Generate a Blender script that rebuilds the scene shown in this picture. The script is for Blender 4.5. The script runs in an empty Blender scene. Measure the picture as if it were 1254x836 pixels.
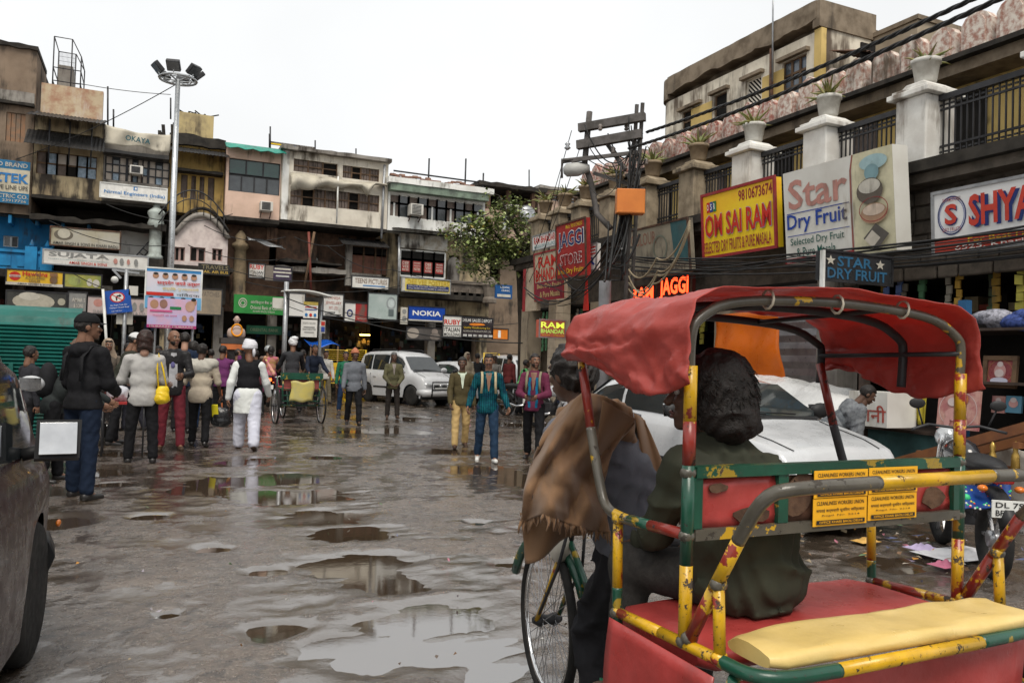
import bpy, bmesh, math, random
from mathutils import Vector, Matrix, Quaternion, noise
import numpy as np
R = math.radians
rng = random.Random(7)
scene = bpy.context.scene
col = scene.collection
# ------------------------------------------------------------------ camera
# world axes: +X runs along the far row of houses, +Y along the right-hand row, Z up
FPX, PHI, PIT, ROLL, CH = 975.0, R(24.6), math.atan(23/975), R(1.7), 1.5
_r = Vector((math.cos(PHI), -math.sin(PHI), 0))
_F = Vector((math.sin(PHI)*math.cos(PIT), math.cos(PHI)*math.cos(PIT), math.sin(PIT)))
_U = _r.cross(_F)
IX = _r*math.cos(ROLL) + _U*math.sin(ROLL)
IU = -_r*math.sin(ROLL) + _U*math.cos(ROLL)
cam_d = bpy.data.cameras.new('camera'); cam = bpy.data.objects.new('camera', cam_d); col.objects.link(cam)
cam.matrix_world = Matrix(((IX.x, IU.x, -_F.x, 0), (IX.y, IU.y, -_F.y, 0), (IX.z, IU.z, -_F.z, CH), (0, 0, 0, 1)))
cam_d.sensor_width = 36; cam_d.lens = 36*FPX/1254; cam_d.clip_start = .05; cam_d.clip_end = 600
scene.camera = cam
# ------------------------------------------------------------------ overcast sky
SUN_EL, SUN_AZ = R(58), R(200)
w = bpy.data.worlds.new('World'); scene.world = w; w.use_nodes = True
nt = w.node_tree; nt.nodes.clear()
_o = nt.nodes.new('ShaderNodeOutputWorld'); _b = nt.nodes.new('ShaderNodeBackground'); _s = nt.nodes.new('ShaderNodeTexSky')
_s.sky_type = 'NISHITA'; _s.sun_disc = False; _s.sun_elevation = SUN_EL; _s.sun_rotation = SUN_AZ; _s.dust_density = 4; _s.air_density = 1.5
_h = nt.nodes.new('ShaderNodeHueSaturation'); _h.inputs['Saturation'].default_value = .12
_m = nt.nodes.new('ShaderNodeMix'); _m.data_type = 'RGBA'; _m.inputs[0].default_value = .88; _m.inputs[7].default_value = (7.15, 7.25, 7.3, 1)
nt.links.new(_s.outputs[0], _h.inputs['Color']); nt.links.new(_h.outputs[0], _m.inputs[6])
_n = nt.nodes.new('ShaderNodeTexNoise'); _n.inputs['Scale'].default_value = 2.2; _n.inputs['Detail'].default_value = 4; _g = nt.nodes.new('ShaderNodeTexCoord'); nt.links.new(_g.outputs['Generated'], _n.inputs['Vector'])
_q = nt.nodes.new('ShaderNodeMapRange'); _q.inputs['From Min'].default_value = .3; _q.inputs['From Max'].default_value = .7; _q.inputs['To Min'].default_value = .92; _q.inputs['To Max'].default_value = 1.06; nt.links.new(_n.outputs[0], _q.inputs['Value'])
_k = nt.nodes.new('ShaderNodeVectorMath'); _k.operation = 'SCALE'; nt.links.new(_m.outputs[2], _k.inputs[0]); nt.links.new(_q.outputs[0], _k.inputs['Scale']); nt.links.new(_k.outputs[0], _b.inputs[0]); _b.inputs[1].default_value = .082; nt.links.new(_b.outputs[0], _o.inputs[0])
sd = bpy.data.lights.new('sun', 'SUN'); sd.energy = 1.5; sd.angle = R(30); sd.color = (1, .93, .83)
so = bpy.data.objects.new('sun', sd); col.objects.link(so)
so.rotation_euler = (R(90)-SUN_EL, 0, R(180)-SUN_AZ)
vs = scene.view_settings; vs.view_transform = 'Standard'; vs.look = 'None'; vs.gamma = 1; vs.exposure = 0.85; vs.use_curve_mapping = False
scene.cycles.max_bounces = 4; scene.cycles.glossy_bounces = 2; scene.cycles.diffuse_bounces = 3; scene.cycles.transparent_max_bounces = 8
scene.cycles.use_denoising = True

# ------------------------------------------------------------------ picture -> place helpers (rays cut with real planes)
def ray(px, py):
    return _F + IX*((px-627)/FPX) - IU*((py-418)/FPX)
def on_ground(px, py, z=0):
    d = ray(px, py); s = (z-CH)/d.z; return Vector((d.x*s, d.y*s, z))
def on_x(px, py, X):
    d = ray(px, py); s = X/d.x; return Vector((X, d.y*s, CH+d.z*s))
def on_y(px, py, Y):
    d = ray(px, py); s = Y/d.y; return Vector((d.x*s, Y, CH+d.z*s))
def on_d(px, py, D):
    d = ray(px, py); return Vector((d.x*D, d.y*D, CH+d.z*D))
def head_z(px, py, ground):       # height of a point seen at (px,py) above the ground point
    d = ray(px, py); s = math.hypot(ground.x, ground.y)/math.hypot(d.x, d.y); return CH+d.z*s

# ------------------------------------------------------------------ materials
MATS = {}
def pmat(name, c, c2=None, scale=2.5, rough=.7, rvar=.15, bump=.15, bscale=30, metal=0, dirt=0, dcol=(.05,.042,.035), streak=1.0,
         dscale=1.6, spec=None, coat=0, emit=0, emitc=None, coords='pos', trans=0, alpha=1, bdist=.01, sheen=0, transl=0):
    if name in MATS: return MATS[name]
    m = bpy.data.materials.new(name); m.use_nodes = True; MATS[name] = m
    t = m.node_tree; N = t.nodes; L = t.links; p = N['Principled BSDF']
    if c2 is None: c2 = tuple(x*.7 for x in c)
    if spec is None: spec = .5 if rough < .45 else (.3 if rough < .65 else .16)
    if coords == 'pos': src = N.new('ShaderNodeNewGeometry').outputs['Position']
    else: src = N.new('ShaderNodeTexCoord').outputs['Object']
    def nz(sc, det=5, vec=None, rgh=.6):
        n = N.new('ShaderNodeTexNoise'); n.inputs['Scale'].default_value = sc; n.inputs['Detail'].default_value = det; n.inputs['Roughness'].default_value = rgh
        L.new(vec or src, n.inputs['Vector']); return n.outputs[0]
    def ramp(f, a, b):
        r = N.new('ShaderNodeMapRange'); r.inputs['From Min'].default_value = a; r.inputs['From Max'].default_value = b; r.interpolation_type = 'SMOOTHSTEP'
        L.new(f, r.inputs['Value']); return r.outputs[0]
    def mix(f, a, b):
        x = N.new('ShaderNodeMix'); x.data_type = 'RGBA'
        L.new(f, x.inputs[0])
        for k, v in ((6, a), (7, b)):
            if isinstance(v, tuple): x.inputs[k].default_value = (*v[:3], 1)
            else: L.new(v, x.inputs[k])
        return x.outputs[2]
    f1 = nz(scale)
    cc = mix(ramp(f1, .35, .68), tuple(c), tuple(c2))
    if dirt > 0:
        mp = N.new('ShaderNodeMapping'); mp.inputs['Scale'].default_value = (1, 1, 1/(1+5*streak)); L.new(src, mp.inputs['Vector'])
        d = nz(dscale*2.2, 7, mp.outputs[0], .68); d2 = nz(dscale*.55, 3)
        mm = N.new('ShaderNodeMath'); mm.operation = 'ADD'; L.new(d, mm.inputs[0]); L.new(d2, mm.inputs[1])
        cc = mix(ramp(mm.outputs[0], 1.28-dirt*.55, 1.5-dirt*.42), cc, tuple(dcol))
    L.new(cc, p.inputs['Base Color'])
    rr = N.new('ShaderNodeMapRange'); rr.inputs['To Min'].default_value = max(.02, rough-rvar); rr.inputs['To Max'].default_value = min(1, rough+rvar)
    rr.inputs['From Min'].default_value = .3; rr.inputs['From Max'].default_value = .7; L.new(nz(scale*3, 3), rr.inputs['Value']); L.new(rr.outputs[0], p.inputs['Roughness'])
    if bump > 0:
        b = N.new('ShaderNodeBump'); b.inputs['Strength'].default_value = bump; b.inputs['Distance'].default_value = bdist
        L.new(nz(bscale, 6), b.inputs['Height']); L.new(b.outputs[0], p.inputs['Normal'])
    p.inputs['Metallic'].default_value = metal; p.inputs['Specular IOR Level'].default_value = spec
    p.inputs['Coat Weight'].default_value = coat
    if coat: p.inputs['Coat Roughness'].default_value = .06
    if sheen: p.inputs['Sheen Weight'].default_value = sheen
    if trans: p.inputs['Transmission Weight'].default_value = trans
    if transl:
        tb = N.new('ShaderNodeBsdfTranslucent'); L.new(cc, tb.inputs[0]); ms = N.new('ShaderNodeMixShader'); ms.inputs[0].default_value = transl
        L.new(p.outputs[0], ms.inputs[1]); L.new(tb.outputs[0], ms.inputs[2]); L.new(ms.outputs[0], N['Material Output'].inputs[0])
    if alpha < 1: p.inputs['Alpha'].default_value = alpha
    if emit:
        p.inputs['Emission Strength'].default_value = emit; p.inputs['Emission Color'].default_value = (*(emitc or c), 1)
    return m
_fc = {}
def flat(c, rough=.55, emit=0):       # printed / painted ink
    k = (tuple(round(x, 3) for x in c), rough, emit)
    if k not in _fc: _fc[k] = pmat('paint_%d' % len(_fc), c, tuple(x*.82 for x in c), scale=6, rough=rough, bump=.03, dirt=0 if emit else .38, dcol=(.12,.1,.08), emit=emit)
    return _fc[k]

# ------------------------------------------------------------------ mesh builder
class MB:
    def __init__(s): s.v = []; s.f = []; s.m = []; s.mi = 0; s.sm = []; s.smooth = False
    def add(s, vs, fs, smooth=None):
        o = len(s.v); s.v += [tuple(v) for v in vs]
        for f in fs: s.f.append(tuple(i+o for i in f)); s.m.append(s.mi); s.sm.append(s.smooth if smooth is None else smooth)
    def quad(s, a, b, c, d): s.add([a, b, c, d], [(0, 1, 2, 3)]); return s
    def box(s, x0, x1, y0, y1, z0, z1):
        s.add([(x0,y0,z0),(x1,y0,z0),(x1,y1,z0),(x0,y1,z0),(x0,y0,z1),(x1,y0,z1),(x1,y1,z1),(x0,y1,z1)],
              [(0,3,2,1),(4,5,6,7),(0,1,5,4),(1,2,6,5),(2,3,7,6),(3,0,4,7)])
        return s
    def obox(s, c, ax, ay, az):      # oriented box, half-axis vectors
        c, ax, ay, az = Vector(c), Vector(ax), Vector(ay), Vector(az)
        v = [c+ax*i+ay*j+az*k for k in (-1,1) for j in (-1,1) for i in (-1,1)]
        s.add(v, [(0,2,3,1),(4,5,7,6),(0,1,5,4),(1,3,7,5),(3,2,6,7),(2,0,4,6)])
        return s
    def bar(s, a, b, w, t=None, up=(0,0,1)):   # rectangular bar a->b
        a, b = Vector(a), Vector(b); d = (b-a); l = d.length; d.normalize(); u = Vector(up)
        if abs(d.dot(u)) > .95: u = Vector((0,1,0))
        n = d.cross(u).normalized(); q = n.cross(d); t = w if t is None else t
        return s.obox((a+b)/2, d*(l/2), n*(w/2), q*(t/2))
    def tube(s, pts, r, n=8, cap=True, closed=False, smooth=True):
        pts = [Vector(p) for p in pts]; k = len(pts)
        rr = r if isinstance(r, (list, tuple)) else [r]*k
        o = len(s.v); nrm = None
        for i, p in enumerate(pts):
            if closed: d = pts[(i+1) % k]-pts[i-1]
            else: d = pts[min(i+1, k-1)]-pts[max(i-1, 0)]
            if d.length < 1e-9: d = Vector((0,0,1))
            d.normalize()
            if nrm is None:
                a = Vector((0,0,1)) if abs(d.z) < .9 else Vector((1,0,0)); nrm = d.cross(a).normalized()
            else:
                nrm = (nrm-d*nrm.dot(d))
                if nrm.length < 1e-6: nrm = d.orthogonal()
                nrm.normalize()
            q = d.cross(nrm)
            for j in range(n):
                a = 2*math.pi*j/n; s.v.append(tuple(p+(nrm*math.cos(a)+q*math.sin(a))*rr[i]))
        for i in range(k if closed else k-1):
            for j in range(n):
                a = o+i*n; b = o+((i+1) % k)*n
                s.f.append((a+j, a+(j+1) % n, b+(j+1) % n, b+j)); s.m.append(s.mi); s.sm.append(smooth)
        if cap and not closed:
            s.f.append(tuple(o+j for j in reversed(range(n)))); s.m.append(s.mi); s.sm.append(False)
            s.f.append(tuple(o+(k-1)*n+j for j in range(n))); s.m.append(s.mi); s.sm.append(False)
        return s
    def lathe(s, prof, c=(0,0,0), n=16, axis='z', smooth=True):
        o = len(s.v); c = Vector(c)
        for (r, z) in prof:
            for j in range(n):
                a = 2*math.pi*j/n; x, y = r*math.cos(a), r*math.sin(a)
                p = (x, y, z) if axis == 'z' else ((z, x, y) if axis == 'x' else (y, z, x))
                s.v.append(tuple(c+Vector(p)))
        for i in range(len(prof)-1):
            for j in range(n):
                s.f.append((o+i*n+j, o+i*n+(j+1) % n, o+(i+1)*n+(j+1) % n, o+(i+1)*n+j)); s.m.append(s.mi); s.sm.append(smooth)
        if prof[0][0] > 1e-4: s.f.append(tuple(o+j for j in reversed(range(n)))); s.m.append(s.mi); s.sm.append(False)
        if prof[-1][0] > 1e-4: s.f.append(tuple(o+(len(prof)-1)*n+j for j in range(n))); s.m.append(s.mi); s.sm.append(False)
        return s
    def ball(s, c, r, n=12, k=8, rot=None):
        c = Vector(c); r = (r, r, r) if not isinstance(r, (tuple, list)) else r; vs = []; fs = []
        for i in range(k+1):
            th = math.pi*i/k
            for j in range(n):
                ph = 2*math.pi*j/n; p = Vector((r[0]*math.sin(th)*math.cos(ph), r[1]*math.sin(th)*math.sin(ph), r[2]*math.cos(th)))
                if rot: p = rot @ p
                vs.append(c+p)
        for i in range(k):
            for j in range(n): fs.append((i*n+j, (i+1)*n+j, (i+1)*n+(j+1) % n, i*n+(j+1) % n))
        s.add(vs, fs, True); return s
    def cap(s, a, b, ra, rb, n=10):       # tapered capsule a->b, closed
        a, b = Vector(a), Vector(b); d = b-a; l = max(d.length, 1e-5); d = d/l; pts = []; rr = []
        for t in (-90, -60, -30, 0): pts.append(a+d*ra*math.sin(R(t))); rr.append(max(ra*math.cos(R(t)), .0008))
        for t in (0, 30, 60, 90): pts.append(b+d*rb*math.sin(R(t))); rr.append(max(rb*math.cos(R(t)), .0008))
        return s.tube(pts, rr, n)
    def prism(s, poly, y0, y1, plane='xz'):   # extrude polygon (list of 2d) between y0,y1
        n = len(poly)
        f = (lambda p, y: (p[0], y, p[1])) if plane == 'xz' else ((lambda p, y: (y, p[0], p[1])) if plane == 'yz' else (lambda p, y: (p[0], p[1], y)))
        s.add([f(p, y0) for p in poly]+[f(p, y1) for p in poly], [tuple(range(n)), tuple(range(2*n-1, n-1, -1))]+[(i, i+n, (i+1) % n+n, (i+1) % n) for i in range(n)])
        return s
    def sheet(s, grid, thick=0, smooth=True):   # grid[i][j] of points
        a = len(grid); b = len(grid[0]); vs = [p for row in grid for p in row]
        s.add(vs, [(i*b+j, i*b+j+1, (i+1)*b+j+1, (i+1)*b+j) for i in range(a-1) for j in range(b-1)], smooth); return s
    def move(s, off):
        off = Vector(off); s.v = [tuple(Vector(p)+off) for p in s.v]; return s
    def xf(s, M): s.v = [tuple(M @ Vector(p)) for p in s.v]; return s
    def mesh(s, name, mats):
        me = bpy.data.meshes.new(name); me.from_pydata(s.v, [], s.f)
        for m in (mats if isinstance(mats, (list, tuple)) else [mats]): me.materials.append(m)
        me.polygons.foreach_set('material_index', s.m); me.polygons.foreach_set('use_smooth', s.sm)
        return me
    def build(s, name, mats, parent=None, world=False, bevel=0, solid=0):
        me = s.mesh(name, mats); fix(me)
        o = bpy.data.objects.new(name, me); col.objects.link(o)
        if parent is not None:
            o.parent = parent
            if world:
                p = parent; off = Vector(); 
                M = Matrix()
                while p is not None: M = p.matrix_basis @ M; p = p.parent
                me.transform(M.inverted())
        if solid: md = o.modifiers.new('solid', 'SOLIDIFY'); md.thickness = solid; md.offset = 0
        if bevel:
            md = o.modifiers.new('bevel', 'BEVEL'); md.width = bevel; md.segments = 2; md.limit_method = 'ANGLE'
        return o
def fix(me):
    bm = bmesh.new(); bm.from_mesh(me); bmesh.ops.recalc_face_normals(bm, faces=bm.faces); bm.to_mesh(me); bm.free()
def tag(o, label=None, cat=None, group=None, kind=None):
    if label: o['label'] = label
    if cat: o['category'] = cat
    if group: o['group'] = group
    if kind: o['kind'] = kind
    return o
def thing(name, label, cat, loc=(0,0,0), rz=0, group=None):
    o = bpy.data.objects.new(name, None); col.objects.link(o); o.empty_display_size = .2
    o.location = loc; o.rotation_euler = (0, 0, rz); return tag(o, label, cat, group)
def struct(name, mb, mats): return tag(mb.build(name, mats), kind='structure')
def copy_tree(o, parent=None):
    c = o.copy(); col.objects.link(c); c.parent = parent
    for ch in [x for x in col.objects if x.parent == o]: copy_tree(ch, c)
    return c
# ------------------------------------------------------------------ lettering
_tc = {}
def text_data(s, bold):
    if (s, bold) in _tc: return _tc[(s, bold)]
    cu = bpy.data.curves.new('t', 'FONT'); cu.body = s; cu.resolution_u = 2; cu.offset = bold*.45
    ob = bpy.data.objects.new('t', cu); me = bpy.data.meshes.new_from_object(ob)
    n = len(me.vertices); co = np.zeros(n*3); me.vertices.foreach_get('co', co); co = co.reshape(-1, 3)
    fs = [tuple(p.vertices) for p in me.polygons]
    bpy.data.objects.remove(ob); bpy.data.curves.remove(cu); bpy.data.meshes.remove(me)
    if n == 0: co = np.zeros((1, 3)); fs = []
    _tc[(s, bold)] = (co, fs); return _tc[(s, bold)]
class Plane:       # a rectangle in space: top-left corner, unit right / up, size
    def __init__(s, tl, a, b, w, h): s.o = Vector(tl); s.a = Vector(a).normalized(); s.b = Vector(b).normalized(); s.w = w; s.h = h; s.n = s.a.cross(s.b)
    def p(s, u, v, d=0): return s.o+s.a*(u*s.w)-s.b*(v*s.h)+s.n*d
def items_on(pl, items, parent, d0=.004, dd=.003):
    for k, it in enumerate(items):
        kind, u0, v0, u1, v1 = it[:5]; d = d0+dd*k; mb = MB()
        if kind == 't':
            co, fs = text_data(it[5], it[7] if len(it) > 7 else .02)
            mn, mx = co.min(0), co.max(0); sz = np.maximum(mx-mn, 1e-3)
            sk = it[8] if len(it) > 8 else 0
            q = (co-mn)/sz
            mb.add([pl.p(u0+(u1-u0)*(a[0]), v1+(v0-v1)*a[1]-sk*a[0], d) for a in q], fs, False); nm = 'lettering'
        elif kind == 'r':
            mb.quad(pl.p(u0, v1, d), pl.p(u1, v1, d), pl.p(u1, v0, d), pl.p(u0, v0, d)); nm = 'painted_band'
        elif kind == 'e':
            n = 20; mb.add([pl.p((u0+u1)/2+(u1-u0)/2*math.cos(2*math.pi*i/n), (v0+v1)/2-(v1-v0)/2*math.sin(2*math.pi*i/n), d) for i in range(n)], [tuple(range(n))], False); nm = 'painted_disc'
        elif kind == 'ring':
            n = 28; th = it[6] if len(it) > 6 else .8
            vs = [pl.p((u0+u1)/2+(u1-u0)/2*r_*math.cos(2*math.pi*i/n), (v0+v1)/2-(v1-v0)/2*r_*math.sin(2*math.pi*i/n), d) for r_ in (1, th) for i in range(n)]
            mb.add(vs, [(i, (i+1) % n, n+(i+1) % n, n+i) for i in range(n)], False); nm = 'painted_ring'
        elif kind == 'poly':      # it[5] material, it[6] list of (u,v) inside the rect
            mb.add([pl.p(u0+(u1-u0)*a, v0+(v1-v0)*b, d) for a, b in it[6]], [tuple(range(len(it[6])))], False); nm = 'painted_shape'
        m = it[6] if kind == 't' else it[5]
        mb.build(it[9] if len(it) > 9 else nm, m, parent, world=True)
def scribble(pl_items, u0, v0, u1, v1, m, n=3, seed=1):     # lines of small print
    r = random.Random(seed)
    return
def board(name, label, tl, br, face, items=(), side='y', thick=.08, frame=None, fw=.03, tilt=0, cat='sign', group=None, back=None, dd=.003):
    """sign board: side 'y' faces -Y (tl/br corners on a plane Y=c), side 'x' faces -X"""
    tl, br = Vector(tl), Vector(br)
    a = Vector((1,0,0)) if side == 'y' else Vector((0,-1,0))
    w_ = (br-tl).dot(a); h_ = tl.z-br.z
    n0 = a.cross(Vector((0,0,1))); b = (Vector((0,0,1))*math.cos(tilt)+n0*math.sin(tilt))
    o0 = Vector((tl.x, tl.y, br.z))           # bottom-left stays
    pl = Plane(o0+b*h_, a, b, w_, h_)
    root = thing(name, label, cat, tuple(o0+a*w_/2), 0, group)
    mb = MB(); mb.obox(pl.p(.5, .5, -thick/2), a*w_/2, b*h_/2, pl.n*thick/2); mb.build('board', face, root, world=True)
    if frame:
        f = MB()
        for (u0, v0, u1, v1) in ((0,0,1,0), (0,1,1,1), (0,0,0,1), (1,0,1,1)):
            p, q = pl.p(u0, v0, .003), pl.p(u1, v1, .003); e = (q-p).normalized()*fw/2*.98
            f.bar(p-e, q+e, fw, fw*.8, up=pl.n) if v0 == v1 else f.bar(p+e*1.1, q-e*1.1, fw, fw*.8, up=pl.n)
        f.build('frame', frame, root, world=True)
    items_on(pl, items, root, .004, dd)
    return root
def fy(x0, y0, x1, y1, Y=30): return on_y(x0, y0, Y), on_y(x1, y1, Y)
def fxx(x0, y0, x1, y1, X=9.4): return on_x(x0, y0, X), on_x(x1, y1, X)
# ================================================================== GROUND: wet broken road with real hollows that hold water
def road_mat():
    m = bpy.data.materials.new('wet_road'); m.use_nodes = True; t = m.node_tree; N = t.nodes; L = t.links; p = N['Principled BSDF']
    g = N.new('ShaderNodeNewGeometry'); pos = g.outputs['Position']; sx = N.new('ShaderNodeSeparateXYZ'); L.new(pos, sx.inputs[0])
    def nz(sc, d=6, r=.6, vec=None):
        n = N.new('ShaderNodeTexNoise'); n.inputs['Scale'].default_value = sc; n.inputs['Detail'].default_value = d; n.inputs['Roughness'].default_value = r; L.new(vec or pos, n.inputs['Vector']); return n.outputs[0]
    def mr(f, a, b, c=0, d=1):
        r = N.new('ShaderNodeMapRange'); r.interpolation_type = 'SMOOTHSTEP'
        for k, v in zip(('From Min','From Max','To Min','To Max'), (a, b, c, d)): r.inputs[k].default_value = v
        L.new(f, r.inputs['Value']); return r.outputs[0]
    def mx(f, a, b):
        x = N.new('ShaderNodeMix'); x.data_type = 'RGBA'; L.new(f, x.inputs[0])
        for k, v in ((6, a), (7, b)):
            if isinstance(v, tuple): x.inputs[k].default_value = (*v, 1)
            else: L.new(v, x.inputs[k])
        return x.outputs[2]
    def op(o, a, b):
        x = N.new('ShaderNodeMath'); x.operation = o
        for k, v in ((0, a), (1, b)):
            if isinstance(v, (int, float)): x.inputs[k].default_value = v
            else: L.new(v, x.inputs[k])
        return x.outputs[0]
    hgt = mr(sx.outputs['Z'], -.01, .03, .16, -.16)
    film = mr(op('ADD', nz(1.15, 9, .7), hgt), .45, .56)          # where a thin smooth skin of water lies
    c = mx(mr(nz(.7), .35, .65), (.066,.046,.031), (.13,.093,.064))
    c = mx(mr(nz(9, 9, .75), .48, .62), c, (.024,.017,.011))
    c = mx(mr(nz(55, 6, .8), .56, .62), c, (.32,.26,.2))
    c = mx(film, c, (.07,.053,.038))
    L.new(c, p.inputs['Base Color'])
    ro = op('ADD', mr(film, 0, 1, .3, .07), mr(nz(14, 5), .35, .7, -.05, .08)); L.new(ro, p.inputs['Roughness'])
    p.inputs['IOR'].default_value = 1.95
    p.inputs['Coat Weight'].default_value = .8; p.inputs['Coat IOR'].default_value = 1.75; p.inputs['Coat Roughness'].default_value = .07
    st = mr(film, 0, 1, 1.0, .16)
    b1 = N.new('ShaderNodeBump'); b1.inputs['Distance'].default_value = .035; L.new(st, b1.inputs['Strength']); L.new(nz(8.5, 9, .66), b1.inputs['Height'])
    b2 = N.new('ShaderNodeBump'); b2.inputs['Distance'].default_value = .012; L.new(st, b2.inputs['Strength']); L.new(nz(33, 6, .7), b2.inputs['Height'])
    L.new(b1.outputs[0], b2.inputs['Normal']); L.new(b2.outputs[0], p.inputs['Normal']); L.new(b2.outputs[0], p.inputs['Coat Normal'])
    return m
def axis(lo, hi, fl, fh, d, g=1.13, mxs=1.2):
    a = list(np.arange(fl, fh, d)); s = d; x = a[-1]; up = []
    while x < hi: s = min(s*g, mxs); x += s; up.append(x)
    s = d; x = fl; dn = []
    while x > lo: s = min(s*g, mxs); x -= s; dn.append(x)
    return np.array(dn[::-1]+a+up)
PUD = [(300,566,.55),(330,585,.75),(360,605,.7),(395,632,.62),(432,652,.5),(440,690,.42),(470,715,.36),(520,760,.42),(560,800,.4),(480,800,.36),(430,790,.25),(600,825,.3),
       (545,553,.7),(590,574,.62),(640,588,.6),(472,527,1.0),(505,513,.9),(445,512,.7),(120,577,.55),(132,592,.25),(150,556,.5),(60,640,.3),
       (205,752,.09),(262,672,.13),(185,632,.16),(330,700,.16),(340,770,.2),(640,520,.8),(400,560,.3),(585,640,.16),(620,690,.13),(250,600,.3),(690,610,.5),(1010,640,.5),(1100,690,.35),(420,482,1.2),(600,497,.9)]
def ground_h(X, Y):
    H = np.zeros_like(X)
    P = [(on_ground(a, b), r_) for a, b, r_ in PUD]
    flat_ = np.stack([X.ravel(), Y.ravel()], 1); out = np.zeros(len(flat_))
    near = (flat_[:,0] > -9) & (flat_[:,0] < 13) & (flat_[:,1] > 0) & (flat_[:,1] < 31)
    nv = noise.noise
    for i in np.nonzero(near)[0]:
        x, y = flat_[i]
        wx = nv((x*1.1, y*1.1, 3.1)); n2 = nv((x*3.1, y*3.1, 8)); n3 = nv((x*8.5, y*8.5, 1.7))
        n4 = nv((x*20, y*20, 5)); q = .010+.013*nv((x*.45, y*.45, .5))+.009*wx+.0105*n2+.0075*n3+.0042*n4+.002*nv((x*41, y*41, 6))
        # tyre-churned ridges down the middle of the road
        if 0 < x < 7: q += (.007+.005*(3 < y < 11))*nv((x*3.2+.4*y, y*11, 2.2))*min(1, x, 7-x)
        dep = 0
        for c, r_ in P:
            dx, dy = x-c.x, y-c.y
            if abs(dx) < 2.4*r_ and abs(dy) < 2.4*r_:
                e = 1.05-math.hypot(dx*(.8+.3*n2), dy)/r_+.75*wx+.5*n2+.32*n3+.16*n4
                if e > dep: dep = e
        q -= .052*min(1, max(0, dep*.9))
        out[i] = q
    out[~near] = .012
    return out.reshape(X.shape)
gx = axis(-60, 80, -2.5, 7.5, .042); gy = axis(-25, 90, 1.6, 14, .045)
GX, GY = np.meshgrid(gx, gy); GZ = ground_h(GX, GY)
nx_, ny_ = len(gx), len(gy)
vv = np.stack([GX.ravel(), GY.ravel(), GZ.ravel()], 1)
ii = np.arange(nx_*ny_).reshape(ny_, nx_)
ff = np.stack([ii[:-1,:-1].ravel(), ii[:-1,1:].ravel(), ii[1:,1:].ravel(), ii[1:,:-1].ravel()], 1)
me = bpy.data.meshes.new('ground'); me.from_pydata(vv.tolist(), [], ff.tolist()); me.materials.append(road_mat()); me.polygons.foreach_set('use_smooth', [True]*len(ff))
g_o = bpy.data.objects.new('ground', me); col.objects.link(g_o); tag(g_o, 'wet muddy broken asphalt of the market square', kind='structure')
wm = pmat('puddle_water', (.05,.034,.021), (.04,.027,.017), scale=.8, rough=.03, rvar=.02, bump=.05, bscale=14, spec=1.0, bdist=.004)
wm.node_tree.nodes['Principled BSDF'].inputs['IOR'].default_value = 2.5
mb = MB(); mb.quad((-9, 0, -.01), (13, 0, -.01), (13, 31, -.01), (-9, 31, -.01))
tag(struct('water', mb, wm), 'brown rain water standing in the road hollows')
# ================================================================== FAR ROW OF HOUSES (faces -Y at about Y = 30)
D0 = 30.0
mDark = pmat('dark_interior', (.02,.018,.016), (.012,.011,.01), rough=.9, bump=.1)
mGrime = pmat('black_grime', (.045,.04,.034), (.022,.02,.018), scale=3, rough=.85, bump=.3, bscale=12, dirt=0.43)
mBrown = pmat('brown_plaster', (.24,.18,.13), (.17,.125,.09), scale=1.3, rough=.85, bump=.3, bscale=14, dirt=0.55)
mGreyPl = pmat('grey_plaster', (.3,.28,.25), (.2,.18,.16), scale=1.5, rough=.85, bump=.3, bscale=14, dirt=0.63)
mBeige = pmat('beige_plaster', (.5,.41,.26), (.36,.28,.17), scale=1.5, rough=.85, bump=.25, bscale=14, dirt=0.68)
mYellow = pmat('ochre_plaster', (.55,.38,.13), (.42,.28,.1), scale=1.4, rough=.85, bump=.25, bscale=14, dirt=0.55)
mCream = pmat('cream_plaster', (.72,.67,.57), (.55,.5,.42), scale=1.2, rough=.8, bump=.2, bscale=14, dirt=0.49, dcol=(.1,.08,.06))
mWhite = pmat('white_plaster', (.78,.78,.75), (.62,.62,.58), scale=1.2, rough=.8, bump=.2, bscale=14, dirt=0.46, dcol=(.12,.1,.08))
mPeach = pmat('peach_plaster', (.68,.49,.39), (.56,.4,.31), scale=1.2, rough=.8, bump=.2, bscale=14, dirt=0.43, dcol=(.11,.08,.06))
mPink = pmat('pink_plaster', (.5,.36,.28), (.36,.26,.2), scale=1.4, rough=.85, bump=.2, bscale=14, dirt=0.63)
mBlue = pmat('blue_paint_wall', (.02,.26,.55), (.015,.17,.38), scale=1.5, rough=.6, bump=.2, bscale=14, dirt=0.48)
mTeal = pmat('teal_sheet', (.01,.12,.1), (.008,.08,.065), scale=1.5, rough=.5, bump=.15, dirt=0.43)
mBrick = pmat('old_brickwork', (.2,.12,.08), (.12,.075,.055), scale=5, rough=.9, bump=.5, bscale=20, dirt=0.58)
mBlackTin = pmat('black_tin', (.035,.033,.032), (.02,.02,.02), rough=.5, bump=.2, dirt=0.33)
mRust = pmat('rusty_iron', (.13,.07,.045), (.05,.035,.03), scale=6, rough=.75, bump=.3)
mIron = pmat('dark_iron', (.045,.045,.048), (.025,.025,.027), rough=.5, bump=.15, metal=.3)
mGalv = pmat('galvanised_steel', (.4,.41,.42), (.28,.29,.3), scale=5, rough=.4, metal=.6, bump=.1)
mGlass = pmat('window_glass', (.05,.06,.065), (.03,.035,.04), rough=.1, rvar=.06, spec=.8, bump=.02)
mGlassG = pmat('green_tinted_glass', (.02,.075,.06), (.012,.05,.045), rough=.15, rvar=.08, spec=.7, bump=.02)
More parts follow.
